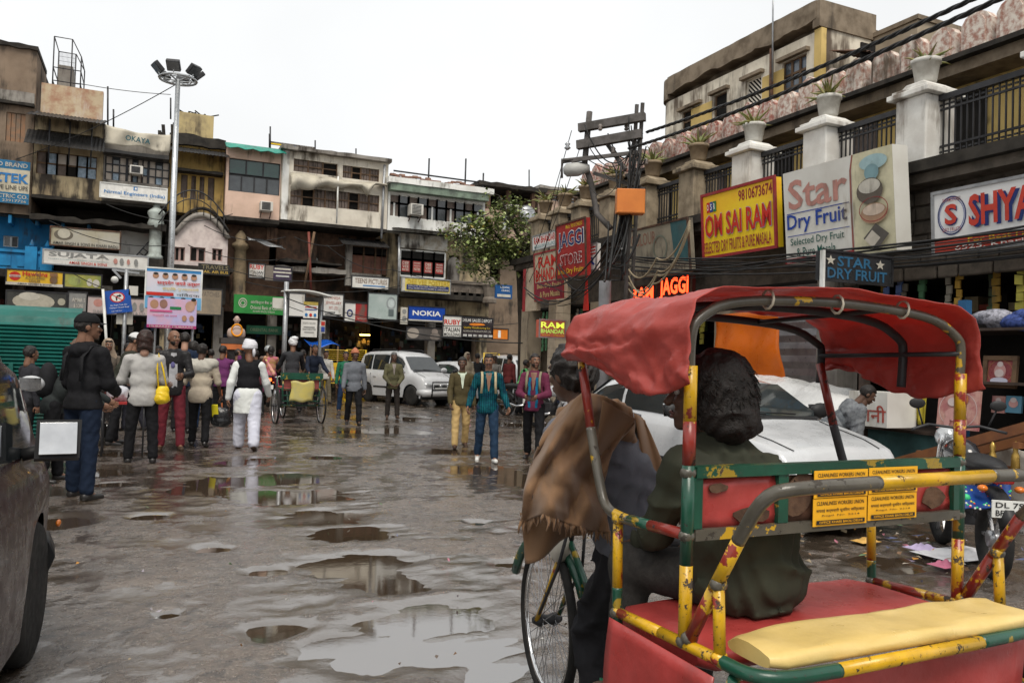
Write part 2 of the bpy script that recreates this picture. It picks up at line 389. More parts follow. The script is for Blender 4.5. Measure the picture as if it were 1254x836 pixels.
mFrost = pmat('frosted_pane', (.5,.43,.36), (.4,.34,.28), scale=2, rough=.4, bump=.05, dirt=0.33)
mBlueLat = pmat('pale_blue_lattice', (.35,.45,.55), (.2,.27,.33), scale=9, rough=.5, bump=.2)
mShut = pmat('weathered_shutter', (.19,.15,.13), (.12,.095,.08), scale=4, rough=.8, bump=.3, bscale=25, dirt=0.43)
mShutR = pmat('brown_shutter', (.22,.1,.07), (.15,.07,.05), scale=4, rough=.7, bump=.2, dirt=0.43)
mWood = pmat('old_wood', (.16,.1,.06), (.09,.06,.04), scale=5, rough=.8, bump=.4, bscale=25)
mWFrame = pmat('white_frame', (.72,.73,.7), (.55,.55,.52), rough=.6, bump=.1, dirt=0.38, dcol=(.2,.18,.15))
mTarp = pmat('grey_tarpaulin', (.5,.46,.37), (.36,.33,.27), scale=2, rough=.6, bump=.3, bscale=8, dirt=0.43)
mGreenA = pmat('green_awning', (.02,.25,.18), (.015,.17,.13), rough=.5, bump=.1, dirt=0.28)
mACb = pmat('off_white_metal', (.6,.58,.53), (.5,.48,.43), rough=.5, bump=.05, dirt=0.33)
mDirtyW = pmat('dirty_white_enamel', (.7,.69,.65), (.58,.56,.52), scale=1.5, rough=.4, bump=.05, dirt=0.38, dcol=(.3,.26,.2))

def fr(x0, y0, x1, y1, Y=D0):
    a, b = on_y(x0, y0, Y), on_y(x1, y1, Y); return a.x, b.x, b.z, a.z
def wall_panel(root, x0, x1, z0, z1, holes, mat_, y, th=.25, name='wall'):
    xs = sorted({x0, x1, *[min(max(h[0], x0), x1) for h in holes], *[min(max(h[1], x0), x1) for h in holes]})
    zs = sorted({z0, z1, *[min(max(h[2], z0), z1) for h in holes], *[min(max(h[3], z0), z1) for h in holes]})
    mb = MB(); inh = lambda x, z: any(h[0] < x < h[1] and h[2] < z < h[3] for h in holes)
    for i in range(len(xs)-1):
        for j in range(len(zs)-1):
            if not inh((xs[i]+xs[i+1])/2, (zs[j]+zs[j+1])/2): mb.quad((xs[i],y,zs[j]), (xs[i+1],y,zs[j]), (xs[i+1],y,zs[j+1]), (xs[i],y,zs[j+1]))
    def loop(a, b, c, d):
        for p, q in (((a,c),(b,c)), ((b,c),(b,d)), ((b,d),(a,d)), ((a,d),(a,c))):
            mb.quad((p[0],y,p[1]), (q[0],y,q[1]), (q[0],y+th,q[1]), (p[0],y+th,p[1]))
    for h in holes: loop(*h)
    loop(x0, x1, z0, z1)
    o = mb.build(name, mat_, root, world=True); return o
def window(root, x0, x1, z0, z1, y, nx, nz, fm, panes, fw=.05, dep=.07, name='window', seed=0):
    r = random.Random(seed*31+int(x0*10)); f = MB()
    for i in range(nx+1):
        x = x0+(x1-x0)*i/nx; f.box(x-fw/2, x+fw/2, y, y+dep, z0, z1)
    for j in range(nz+1):
        z = z0+(z1-z0)*j/nz; f.box(x0, x1, y+.004, y+dep-.004, z-fw/2, z+fw/2)
    fo = f.build(name, fm, root, world=True)
    panes = panes if isinstance(panes, (list, tuple)) else [panes]
    for i in range(nx):
        for j in range(nz):
            a, b = x0+(x1-x0)*i/nx+fw/2, x0+(x1-x0)*(i+1)/nx-fw/2; c, d = z0+(z1-z0)*j/nz+fw/2, z0+(z1-z0)*(j+1)/nz-fw/2
            t = r.uniform(-.012, .012)
            mb = MB(); mb.add([(a-.01,y+dep*.55+t,c-.01),(b+.01,y+dep*.55-t,c-.01),(b+.01,y+dep*.55-t,d+.01),(a-.01,y+dep*.55+t,d+.01)], [(0,1,2,3)])
            mb.build('pane', panes[(i*nz+j) % len(panes)] if seed >= 0 else r.choice(panes), fo, world=True)
    return fo
def slats(root, x0, x1, z0, z1, y, m, n, name='shutter'):    # closed plank shutter: leaves of upright boards
    for i in range(n):
        a, b = x0+(x1-x0)*i/n, x0+(x1-x0)*(i+1)/n
        MB().box(a+.008, b-.008, y+rng.uniform(-.01,.012), y+.05, z0+rng.uniform(0,.015), z1).build(name, m, root, world=True)
def slab(root, x0, x1, z0, z1, y0, y1, m, name='ledge', ragged=0):
    mb = MB()
    if not ragged: mb.box(x0, x1, y0, y1, z0, z1)
    else:
        n = max(3, int((x1-x0)/.25)); top = [(x0+(x1-x0)*i/n, z1+rng.uniform(-ragged, ragged)) for i in range(n+1)]; bot = [(x0+(x1-x0)*i/n, z0+rng.uniform(-ragged, ragged)*.6) for i in range(n+1)]
        mb.prism(bot+top[::-1], y0, y1)
    return mb.build(name, m, root, world=True)
def tin_awning(root, x0, x1, y0, z0, y1, z1, m, name='tin_awning', pitch=.11):   # corrugated sheet sloping from (y0,z0) front to (y1,z1) back
    n = max(4, int((x1-x0)/pitch)*2); g = []
    for i in range(n+1):
        x = x0+(x1-x0)*i/n; dz = .025 if i % 2 else 0
        g.append([(x, y0+rng.uniform(-.02,.02), z0+dz), (x, y1, z1+dz)])
    return MB().sheet(g, smooth=False).build(name, m, root, world=True, solid=.008)
def ac_unit(label, x0, x1, z0, z1, y, dep=.45, side='y'):
    root = thing('air_conditioner', label, 'air conditioner', ((x0+x1)/2, y-dep/2, z0))
    MB().box(x0, x1, y-dep, y, z0, z1).build('casing', mACb, root, world=True, bevel=.015)
    g = MB(); k = 7
    for i in range(k): z = z0+.05+(z1-z0-.1)*i/(k-1); g.box(x0+.05, x1-.09, y-dep-.012, y-dep-.003, z-.012, z+.012)
    g.build('grille', mIron, root, world=True)
    MB().bar((x0+.05,y-dep*.7,z0-.02), (x0+.05,y,z0-.2), .03).bar((x1-.05,y-dep*.7,z0-.02), (x1-.05,y,z0-.2), .03).build('bracket', mRust, root, world=True)
    return root
def cloth_sheet(f, nu=16, nv=8):      # f(u,v)->point
    return MB().sheet([[f(i/nu, j/nv) for j in range(nv+1)] for i in range(nu+1)])
def goods(root, x0, x1, z0, z1, y0, y1, seed, pal=None, n=90, name='goods'):
    r = random.Random(seed); mb = MB(); pal = pal or [flat((.1,.02,.016)), flat((.12,.09,.03)), flat((.02,.04,.08)), flat((.14,.13,.11)), flat((.02,.05,.03)), mDark, mDark]
    for i in range(n):
        w_, h_ = r.uniform(.06,.2), r.uniform(.06,.28); x = r.uniform(x0, x1-w_); z = r.uniform(z0, z1-h_); y = r.uniform(y0, y1); mb.mi = r.randrange(len(pal))
        mb.box(x, x+w_, y, y+.15, z, z+h_)
    return tag(mb.build(name, pal, root, world=True), kind='stuff')
def house(name, label, x0, x1, ztop, dep=7, y=D0, m=None):
    root = thing(name, label, 'building', ((x0+x1)/2, y+1, 0))
    MB().box(x0, x1, y+2.6, y+dep, 0, ztop-.05).build('core', m or mGrime, root, world=True)
    return root
def top_storey(root, x0, x1, z0, z1, y, holes, m, back=2.6):   # box storey with pierced front
    wall_panel(root, x0, x1, z0, z1, holes, m, y)
    mb = MB(); mb.quad((x0,y+.25,z0),(x0,y+back,z0),(x0,y+back,z1),(x0,y+.25,z1)); mb.quad((x1,y+.25,z0),(x1,y+back,z0),(x1,y+back,z1),(x1,y+.25,z1))
    mb.quad((x0,y,z0),(x1,y,z0),(x1,y+back,z0),(x0,y+back,z0)); mb.quad((x0,y,z1),(x1,y,z1),(x1,y+back,z1),(x0,y+back,z1)); mb.quad((x0,y+.6,z0),(x1,y+.6,z0),(x1,y+.6,z1),(x0,y+.6,z1))
    mb.build('storey_block', m, root, world=True)
def pole(root, p, q, r_, m, name='pole'): return MB().tube([p, q], r_, 6).build(name, m, root, world=True)
def shop_base(root, x0, x1, ztop, y, seed, shut=None):   # ground floor: dark recess with piers, stock on shelves
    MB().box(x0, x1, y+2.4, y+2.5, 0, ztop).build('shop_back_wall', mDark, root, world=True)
    n = max(1, round((x1-x0)/2.4))
    for i in range(n+1):
        x = x0+(x1-x0)*i/n; MB().box(x-.16, x+.16, y+.35, y+.75, 0, ztop).build('pier', mGreyPl if (seed+i) % 3 else mBeige, root, world=True)
    for i in range(n):
        a, b = x0+(x1-x0)*i/n+.2, x0+(x1-x0)*(i+1)/n-.2
        if shut and i in shut:
            s = MB(); k = 16
            s.sheet([[(a, y+.55+(.02 if j % 2 else 0), ztop*j/k), (b, y+.55+(.02 if j % 2 else 0), ztop*j/k)] for j in range(k+1)], smooth=False); s.build('roller_shutter', mGalv, root, world=True)
        else: goods(root, a, b, .1, ztop-.5, y+1.5, y+2.2, seed*7+i)
Z2 = 8.9
# ---------------------------------------------------------------- A: tall brown house, blue ground balcony
ax0 = on_y(-90, 60, D0).x; ax1 = on_y(46, 60, D0).x; az = on_y(20, 58, D0).z
hA = house('brown_house', 'tall brown plastered house with blue painted balcony at the left edge', ax0, ax1, az)
w1 = fr(8, 137, 30, 175); bz = on_y(20, 262, D0).z
top_storey(hA, ax0, ax1, bz, az, D0, [w1], mBrown)
slab(hA, ax0, ax1+.03, az-.02, az+.14, D0-.1, D0+2.4, mGrime, 'roof_edge', .04)
MB().quad((w1[0],D0+.13,w1[2]),(w1[1],D0+.13,w1[2]),(w1[1],D0+.13,w1[3]),(w1[0],D0+.13,w1[3])).build('dark_gap', mDark, hA, world=True)
slats(hA, w1[0], w1[1], w1[2], w1[3], D0+.05, pmat('rust_shutter', (.3,.17,.1), (.2,.15,.11), scale=5, dirt=.3), 4)
b_ = fr(-60, 100, 45, 130); slab(hA, b_[0], ax1-.02, b_[2], b_[3], D0-.03, D0-.002, mGreyPl, 'cement_patch', .03)
b_ = fr(-60, 125, 45, 131); slab(hA, ax0, ax1, b_[2]-.06, b_[2]+.03, D0-.22, D0-.001, mGrime, 'ledge', .02)
# blue balcony
b0 = fr(-60, 268, 60, 330, D0+.9); gz = on_y(20, 330, D0).z
wn = fr(4, 288, 22, 303, D0+.9)
bx1 = on_y(62, 300, D0).x
wall_panel(hA, ax0, bx1, gz, bz, [wn], mBlue, D0+.9)
window(hA, *wn, D0+.97, 2, 1, mWFrame, mGlass, .06)
p_ = fr(-60, 303, 50, 328); MB().box(ax0, bx1, D0+.1, D0+.28, gz, p_[3]).build('parapet', mBlue, hA, world=True)
for k in range(6): x = ax0+.25+k*.6; MB().box(x, x+.42, D0+.07, D0+.1, gz+.12, p_[3]-.1).build('parapet_panel', mBlue, hA, world=True)
MB().box(ax0, bx1, D0+.04, D0+.34, p_[3], p_[3]+.09).build('coping', mBlue, hA, world=True)
for px in (38, 57):
    x = on_y(px, 310, D0).x; MB().box(x-.17, x+.17, D0-.02, D0+.36, gz, p_[3]+.22).build('post', mBlue, hA, world=True)
    MB().lathe([(.06,0),(.1,.06),(.05,.16),(.02,.24),(.0,.26)], (x, D0+.16, p_[3]+.22), 8).build('finial', mBlue, hA, world=True)
for k in range(7): x = ax0+.1+k*.75; MB().box(x, x+.09, D0+.05, D0+.85, bz-.3, bz-.04).build('bracket', mBlue, hA, world=True)
slab(hA, ax0, bx1, gz-.25, gz, D0-.1, D0+2.5, mGrime)
shop_base(hA, ax0, on_y(128,400,D0).x, gz-.3, D0+.4, 3)
# ---------------------------------------------------------------- B: house with black awning
x0, x1 = ax1+.02, on_y(128, 160, D0).x; zt = on_y(85, 143, D0).z
hB = house('awning_house', 'beige house with black tin awning and blue lattice windows', x0, x1, zt)
wz = fr(45, 184, 118, 220); zb = on_y(85, 243, D0).z
top_storey(hB, x0, x1, zb, zt, D0, [(wz[0], wz[1], wz[2], wz[3]), fr(46,158,122,172)], mBeige)
ws = (wz[1]-wz[0])/6
for k, pm in enumerate(([mShut], [mBlueLat], [mShut, mFrost], [mDark, mFrost], [mBlueLat], [mBlueLat])):
    window(hB, wz[0]+ws*k, wz[0]+ws*(k+1), wz[2], wz[3], D0+.06, 1, 2, mWood, pm, .05)
tin_awning(hB, x0-.2, x1+.05, D0-.75, on_y(80,187,D0).z, D0-.01, on_y(80,168,D0).z+.1, mBlackTin)
tin_awning(hB, x0-.15, x1+.05, D0-1.0, zt-.35, D0+.3, zt+.1, mBlackTin)
for px in (60, 85, 112): a = on_y(px, 172, D0-.6); pole(hB, (a.x, D0-.55, zb+1.0), (a.x, D0-.55, zt-.3), .025, mIron)
slab(hB, x0, x1, zb-.1, zb, D0-.15, D0+2, mGrime, 'ledge', .02)
# ---------------------------------------------------------------- C: paned window house
x2 = on_y(207, 190, D0).x
hC = house('paned_house', 'house with wide gridded frosted windows beneath the grey banner', x1+.01, x2, zt-.25)
wz = fr(129, 190, 207, 228)
zc = on_y(165, 250, D0).z
top_storey(hC, x1+.01, x2, zc, zt-.25, D0, [wz], mGreyPl)
dx = (wz[1]-wz[0])/3
for k in range(3): window(hC, wz[0]+dx*k+.02, wz[0]+dx*(k+1)-.02, wz[2], wz[3], D0+.05, [3,4,3][k], 3, mIron, [mFrost, mFrost, mFrost, mBlueLat, mFrost, mGlass, mFrost], .04, seed=k)
slab(hC, x1, x2, wz[3], wz[3]+.12, D0-.5, D0, mBlackTin, 'ledge', .02)
slab(hC, x1, x2, zc-.1, zc, D0-.1, D0+2, mGrime)
# shared lower storeys of B + C (set back, dark)
zl = on_y(120, 272, D0).z; zs = on_y(120, 312, D0).z
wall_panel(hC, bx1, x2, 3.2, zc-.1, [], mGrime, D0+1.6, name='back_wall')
slab(hC, x0, x2, zl-.12, zl+.02, D0-.35, D0+1.6, mGrime, 'sagging_ledge', .06)
q = fr(147, 278, 186, 318, D0+.9); wall_panel(hC, q[0], q[1], q[2]-.6, q[3], [], mWhite, D0+.9, name='white_wall')
cx = on_y(190, 300, D0-.1).x; c0 = on_y(190, 318, D0-.1).z; c1 = on_y(190, 244, D0-.1).z
mCol = pmat('painted_column', (.42,.47,.44), (.25,.27,.25), scale=4, rough=.7, dirt=.35)
MB().lathe([(.26,0),(.26,.12),(.2,.18),(.2,.9*(c1-c0)*.55),(.26,(c1-c0)*.52),(.27,(c1-c0)*.6),(.22,(c1-c0)*.68),(.29,(c1-c0)*.76),(.27,(c1-c0)*.8),(.12,(c1-c0)*.86),(.1,(c1-c0)*.92),(.04,c1-c0)], (cx, D0-.1, c0), 12).build('column', mCol, hC, world=True)
MB().box(cx-.28, cx+.28, D0-.4, D0+.2, 3.3, c0).build('column_base', mGrime, hC, world=True)
a, b = on_y(166, 314, D0+.5), on_y(184, 294, D0+.5); lad = MB().bar(a, b, .04).bar(a+Vector((.16,0,-.12)), b+Vector((.16,0,-.12)), .04)
for k in range(5): p = a.lerp(b, k/4); lad.bar(p, p+Vector((.16,0,-.12)), .03)
tag(lad.build('ladder', mIron), 'short dark ladder leaning against the white wall beside the painted column', 'ladder')
shop_base(hC, on_y(128,400,D0).x, x2+.1, 3.1, D0+.4, 5)
# roof hoarding + cage on B
q = fr(51, 101, 125, 152, D0+.2)
MB().box(q[0], q[1], D0+.2, D0+.5, zt-.1, q[3]).build('roof_wall', pmat('flaking_hoarding', (.5,.4,.27), (.36,.2,.13), scale=3.5, rough=.85, bump=.3, dirt=.45, dcol=(.55,.5,.42)), hB, world=True)
cg = thing('roof_cage', 'rusty metal roof cage around a grey water tank', 'cage', ((on_y(82,105,D0+1).x), D0+1, q[3]))
ca, cb = on_y(65, 104, D0+1).x, on_y(99, 104, D0+1).x; ct = on_y(65, 47, D0+1).z
f = MB()
for x in (ca, (ca*.35+cb*.65), cb):
    for y in (D0+.8, D0+2.3): f.tube([(x,y,q[3]-.3),(x,y,ct-(.0 if x < cb else .55))], .022, 5)
for z in (q[3]+.3, q[3]+.75, ct-.02):
    zz = lambda x: z if z < ct-.1 else (ct if x < cb-.1 else ct-.55)
    for y in (D0+.8, D0+2.3): f.tube([(ca,y,zz(ca)),(cb-.28,y,zz(ca)),(cb,y,zz(cb))], .018, 5)
    for x in (ca, cb): f.tube([(x,D0+.8,zz(x)),(x,D0+2.3,zz(x))], .018, 5)
f.build('cage_frame', mIron, cg, world=True)
mesh_ = MB()
for k in range(15): x = ca+(cb-.28-ca)*k/14; mesh_.box(x-.004, x+.004, D0+2.29, D0+2.3, q[3], ct)
for k in range(12): z = q[3]+(ct-q[3])*k/11; mesh_.box(ca, cb-.28, D0+2.285, D0+2.295, z-.004, z+.004)
mesh_.build('wire_mesh', mIron, cg, world=True)
MB().box(ca+.12, cb-.25, D0+1, D0+2.1, q[3]-.2, on_y(80, 80, D0+1).z).build('water_tank', mGreyPl, cg, world=True, bevel=.03)
# ---------------------------------------------------------------- D: ochre house with arched white front
x3 = on_y(277, 190, D0).x; zd = on_y(240, 172, D0).z
hD = house('ochre_house', 'ochre house with carved shutters above an arched white shopfront', x2+.02, x3, zd)
wz = fr(222, 213, 262, 246, D0+.5); zb = on_y(240, 262, D0+.5).z
top_storey(hD, x2+.02, x3, zb, zd-.1, D0+.5, [wz], mYellow)
slats(hD, wz[0], wz[1], wz[2], wz[3], D0+.62, mShut, 5)
for k in (1, 2, 3): x = wz[0]+(wz[1]-wz[0])*k/4; MB().box(x-.06, x+.06, D0+.55, D0+.62, wz[2], wz[3]).build('jamb', mYellow, hD, world=True)
slab(hD, wz[0]-.2, wz[1]+.25, wz[3]+.02, wz[3]+.12, D0, D0+.5, mGrime, 'window_hood', .02)
tin_awning(hD, x2, x3+.1, D0-.4, zd-.55, D0+.6, zd-.15, mBlackTin); slab(hD, x2, x3, zd-.12, zd+.25, D0+.3, D0+2.6, mGrime, 'roof_edge', .05)
q = fr(217, 136, 261, 170, D0+1.5); rt = thing('roof_tank', 'stained ochre masonry water tank on the roof behind the lamp mast', 'water tank', ((q[0]+q[1])/2, D0+2.3, zd))
MB().box(q[0], q[1], D0+1.5, D0+3.2, zd-.1, q[3]).build('tank_wall', pmat('stained_tank', (.5,.4,.2), (.3,.24,.14), scale=2.5, rough=.85, dirt=.5, dcol=(.08,.065,.05)), rt, world=True)
d = MB()
for k in range(14): a = Vector((rng.uniform(q[0],q[1]), D0+rng.uniform(1.6,3), q[3])); d.bar(a, a+Vector((rng.uniform(-.5,.5), rng.uniform(-.3,.3), rng.uniform(.05,.25))), .07, .03)
d.build('scrap_wood', mGrime, rt, world=True)
q = fr(190, 132, 217, 160, D0+1.5)
d = MB()
for k in range(9): a = Vector((q[0]+.2+k*.09, D0+1.6, zd-.1)); d.bar(a, a+Vector((rng.uniform(-.1,.35), .1, rng.uniform(.5,1.1))), .12, .02)
tag(d.build('scrap_planks', mGrime), 'dark scrap planks leaning against the roof tank', 'planks')
# arched front
a0 = on_y(213, 300, D0-.3).x; a1 = on_y(279, 300, D0-.3).x; az0 = on_y(245, 326, D0-.3).z; az1 = on_y(250, 266, D0-.3).z; n = 20
arch = [(a0+(a1-a0)*i/n, az1-.75*((2*i/n-1)**2)) for i in range(n+1)]
hls = [fr(214, 302, 226, 320, D0-.3), fr(233, 302, 251, 321, D0-.3), fr(260, 304, 272, 320, D0-.3)]
mArchW = pmat('pale_pink_stucco', (.68,.6,.56), (.5,.42,.4), scale=3, rough=.8, dirt=.42, dcol=(.2,.15,.12))
wall_panel(hD, a0, a1, az0, min(z for _, z in arch), hls, mArchW, D0-.3, name='arched_wall')
zm = min(z for _, z in arch); MB().prism([(a0, zm), (a1, zm)]+[(x, z+.001) for x, z in arch[::-1]], D0-.3, D0).build('arched_gable', mArchW, hD, world=True)
for h in hls: window(hD, *h, D0-.22, 2, 1, pmat('dull_pink_frame', (.4,.27,.24), rough=.7), mDark, .07)
MB().tube([(x, D0-.38, z+.06) for x, z in arch], .1, 6).build('arch_moulding', mGreyPl, hD, world=True)
MB().tube([(x, D0-.42, z+.28) for x, z in arch], .06, 6).build('arch_cornice', mGrime, hD, world=True)
f = MB(); rl = [(on_y(205+k*4.2, 0, D0-.5).x, D0-.5, on_y(246, 234, D0-.5).z-.95*((k-10)/10)**2) for k in range(21)]
f.tube(rl, .025, 5); f.tube([(p[0], p[1], p[2]-.3) for p in rl], .018, 5)
for p in rl[1:-1:2]: f.tube([p, (p[0], p[1], p[2]-.75)], .014, 5)
f.build('arched_railing', mIron, hD, world=True)
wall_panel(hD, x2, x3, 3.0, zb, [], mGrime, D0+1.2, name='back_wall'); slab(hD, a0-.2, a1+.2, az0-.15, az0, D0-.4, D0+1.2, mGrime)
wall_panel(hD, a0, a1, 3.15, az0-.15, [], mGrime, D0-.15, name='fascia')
shop_base(hD, x2+.1, x3, 3.1, D0+.2, 9)
# ---------------------------------------------------------------- E: green awning house
x4 = on_y(344, 210, D0).x; ze = on_y(310, 182, D0).z
hE = house('green_awning_house', 'peach house with green awning over dark glass', x3+.02, x4, ze)
zb = on_y(310, 267, D0).z; wz = fr(281, 193, 342, 240)
top_storey(hE, x3+.02, x4, zb, ze, D0, [wz], mPeach)
wm_ = wz[2]+(wz[3]-wz[2])*.52
window(hE, wz[0], wz[1], wz[2], wm_, D0+.05, 4, 1, mIron, mGlass, .05); window(hE, wz[0], wz[1], wm_+.02, wz[3], D0+.05, 3, 1, mIron, mGlassG, .05)
cloth_sheet(lambda u, v: (x3-.05+(x4-x3+.15)*u, D0+.1-.65*v, ze+.12-.3*v-.03*math.sin(u*25)*v)).build('awning', mGreenA, hE, world=True, solid=.02)
slab(hE, x3, x4, zb-.15, zb, D0-.05, D0+2.4, mGrime)
slab(hE, x3, x4, ze, ze+.1, D0+.1, D0+2.6, mGrime, 'roof_edge', .03)
wall_panel(hE, x3, x4+1.6, 3.0, zb-.15, [fr(330,300,338,325,D0+1.1)], mBrick, D0+1.1, name='lower_wall')
px0 = on_y(295, 300, D0+.2).x
MB().lathe([(.3,3.2),(.3,3.6),(.22,3.7),(.24,4.5),(.2,5.2),(.3,5.3),(.3,5.4),(.16,5.5),(.2,5.7),(.06,5.9)], (px0, D0+.3, 0), 10).build('column', pmat('ochre_column', (.24,.18,.11), (.14,.11,.07), scale=4, dirt=.45), hE, world=True)
q = fr(327, 278, 340, 296, D0+.8); slats(hE, q[0], q[1], q[2], q[3], D0+.85, mBrick, 3)
cloth_sheet(lambda u, v: (on_y(314,0,D0).x+1.3*u, D0-.3+.9*v, on_y(330,297,D0).z-.25*u+.25*v+.04*math.sin(u*9+v*4))).build('bent_sheet', mGalv, hE, world=True, solid=.01)
shop_base(hE, x3, x4, 2.9, D0+.4, 12)
# ---------------------------------------------------------------- F: cream house with shutters
x5 = on_y(475, 230, D0).x; zf = on_y(410, 192, D0).z
hF = house('cream_house', 'long cream house with two rows of weathered shutters and a torn tarpaulin', x4+.02, x5, zf)
zb = on_y(410, 275, D0).z
r1 = fr(360, 194, 413, 216); r2 = fr(420, 202, 464, 223); r3 = fr(356, 228, 412, 256); r4 = fr(415, 234, 464, 260)
top_storey(hF, x4+.02, x5, zb, zf, D0, [r1, r2, r3, r4], mCream)
for rr_, k in ((r1, 3), (r2, 4), (r3, 4), (r4, 4)):
    MB().quad((rr_[0],D0+.16,rr_[2]),(rr_[1],D0+.16,rr_[2]),(rr_[1],D0+.16,rr_[3]),(rr_[0],D0+.16,rr_[3])).build('dark_gap', mDark, hF, world=True)
    wd = (rr_[1]-rr_[0])/k
    for i in range(k):
        if (i+k) % 3 != 2: slats(hF, rr_[0]+wd*i+.02, rr_[0]+wd*(i+1)-.02, rr_[2]+.02, rr_[3]-.02, D0+.08+.02*(i % 2), mShut, 3)
    f = MB()
    for i in range(k+1): f.box(rr_[0]+wd*i-.025, rr_[0]+wd*i+.025, D0+.04, D0+.12, rr_[2], rr_[3])
    f.box(rr_[0], rr_[1], D0+.045, D0+.1, (rr_[2]+rr_[3])/2-.02, (rr_[2]+rr_[3])/2+.02); f.build('window_frame', mWood, hF, world=True)
slab(hF, x4-.05, x5+.05, zf, zf+.13, D0-.3, D0+2.6, mGreyPl, 'roof_edge', .02)
MB().box(x4+.05, x4+.28, D0-.07, D0-.001, zb, zf-.02).build('pilaster', mWhite, hF, world=True)
t0, t1 = on_y(355, 212, D0), on_y(471, 226, D0)
def tarp(u, v):
    p = t0.lerp(t1, u); sag = (.62*(1-u)**1.3+.12+.35*max(0, 1-abs(u-.8)*14))*v
    return (p.x, D0-.06-.35*math.sin(v*2.6)-.06*math.sin(u*17+v*3), p.z-sag+.05*math.sin(u*23)*v+.04*math.sin(u*7))
cloth_sheet(tarp, 40, 8).build('tarpaulin', mTarp, hF, world=True, solid=.01)
pole(hF, (on_y(412,220,D0).x, D0-.3, zb), (on_y(412,220,D0).x, D0-.3, r3[3]+.5), .03, mWFrame)
slab(hF, x4, x5, zb-.12, zb, D0-.06, D0+2.4, mGrime)
# first floor, set back
q1 = fr(363, 313, 390, 327, D0+1.1); q2 = fr(432, 300, 474, 337, D0+.4)
wall_panel(hF, x4+1.62, x5, 3.3, zb-.12, [], mBrick, D0+1.6, name='lower_wall')
xl = on_y(424, 320, D0+.4).x; wall_panel(hF, xl, x5-.02, q2[2]-.5, zb-.5, [q2], mGreyPl, D0+.4, name='bay_wall')
wm_ = q2[2]+(q2[3]-q2[2])*.7
window(hF, q2[0], q2[1], q2[2], wm_, D0+.5, 3, 1, mWood, mShutR, .06); window(hF, q2[0], q2[1], wm_, q2[3], D0+.5, 3, 1, mWood, mDark, .06)
tin_awning(hF, xl-.3, x5+.1, D0-.3, zb-.75, D0+.6, zb-.4, mBlackTin)
window(hF, *q1, D0+1.5, 2, 1, mWFrame, pmat('blue_pane', (.04,.12,.26), rough=.3), .08)
slab(hF, x4, xl, q1[2]-.3, q1[2]-.12, D0+.3, D0+1.5, mGreyPl, 'sill_ledge', .03); slab(hF, x4, x5, 3.35, 3.6, D0+.1, D0+2.4, mGrime, 'ledge', .03)
slab(hF, x4+.1, xl-.2, 4.9, 5.0, D0+.2, D0+1.2, mGrime, 'ledge', .05)
for (ax_, bx_) in ((378, 381), (385, 371)):
    a, b = on_y(ax_, 284, D0-.25), on_y(bx_, 360, D0-.25); pole(hF, a, b, .05, pmat('red_oxide', (.2,.05,.035), rough=.6) if ax_ == 378 else mWood, 'prop')
shop_base(hF, x4, x5, 3.2, D0+.6, 15)
gl = MB()
for k in range(9): gl.box(on_y(441+k*2.6, 409, D0+1.8).x, on_y(443.2+k*2.6, 409, D0+1.8).x, D0+1.8, D0+1.84, on_y(452,411,D0+1.8).z, on_y(452,409.5,D0+1.8).z)
tag(gl.build('tube_light', pmat('warm_lamp', (1,.62,.18), emit=9, emitc=(1,.55,.12))), 'row of warm lamps glowing inside the jewellery shop', 'lamp')
q = fr(436, 412, 470, 440, D0+2.0); goods(hF, q[0], q[1], q[2], q[3], D0+2, D0+2.2, 77, [pmat('gold', (.55,.33,.06), (.3,.18,.04), rough=.3, metal=.6), flat((.6,.45,.15)), mDark], 40)
# ---------------------------------------------------------------- G: white gallery house
x6 = on_y(594, 250, D0).x; zg = on_y(530, 232, D0).z
hG = house('white_gallery_house', 'white house with a long mullioned window gallery below a broken brick parapet', x5+.03, x6, zg)
zb = on_y(530, 287, D0).z; wz = fr(478, 238, 591, 277); wz = (wz[0], wz[1], on_y(530, 270, D0).z, on_y(530, 243, D0).z)
top_storey(hG, x5+.03, x6, zb, zg, D0, [wz], mWhite)
k = 10; wd = (wz[1]-wz[0])/k; wm_ = wz[2]+(wz[3]-wz[2])*.62
for i in range(k):
    window(hG, wz[0]+wd*i, wz[0]+wd*(i+1), wz[2], wm_, D0+.08, 2 if i in (0,4,6,9) else 1, 1, mWFrame, mGlass if i % 3 else mShut, .07)
    window(hG, wz[0]+wd*i, wz[0]+wd*(i+1), wm_, wz[3], D0+.08, 1, 1, mWFrame, [mShut, mGlass][i % 2], .07)
slab(hG, x5-.1, x6+.2, zg, zg+.22, D0-.45, D0+2, mWhite, 'eaves', .01)
MB().box(x5, x6, D0-.4, D0-.05, zg-.28, zg-.01).build('eaves_board', pmat('green_grime', (.2,.26,.2), (.1,.12,.1), scale=3, dirt=.3), hG, world=True)  # mottled grey green board set just under the eaves
br = MB()
mBr = pmat('loose_brick', (.26,.15,.11), (.16,.1,.08), scale=8, rough=.9, bump=.4)
for k in range(100):
    x = rng.uniform(x5+.2, x6-.2); z = zg+.24+rng.choice((0, .08, .16))*(1 if rng.random() < .8 else 0)
    a = rng.uniform(-.2,.2); br.obox((x, D0+rng.uniform(.1,.6), z+.04), (.11*math.cos(a), .11*math.sin(a), 0), (-.05*math.sin(a), .05*math.cos(a), 0), (0,0,.035))
tag(br.build('loose_bricks', mBr, hG, world=True), kind='stuff')
MB().box(x5+.1, x6-.3, D0+.65, D0+.9, zg, zg+.4).build('broken_parapet', mBrick, hG, world=True)
f = MB(); a, b = on_y(482, 209, D0+.8), on_y(592, 224, D0+.8); f.tube([a, b], .035, 6)
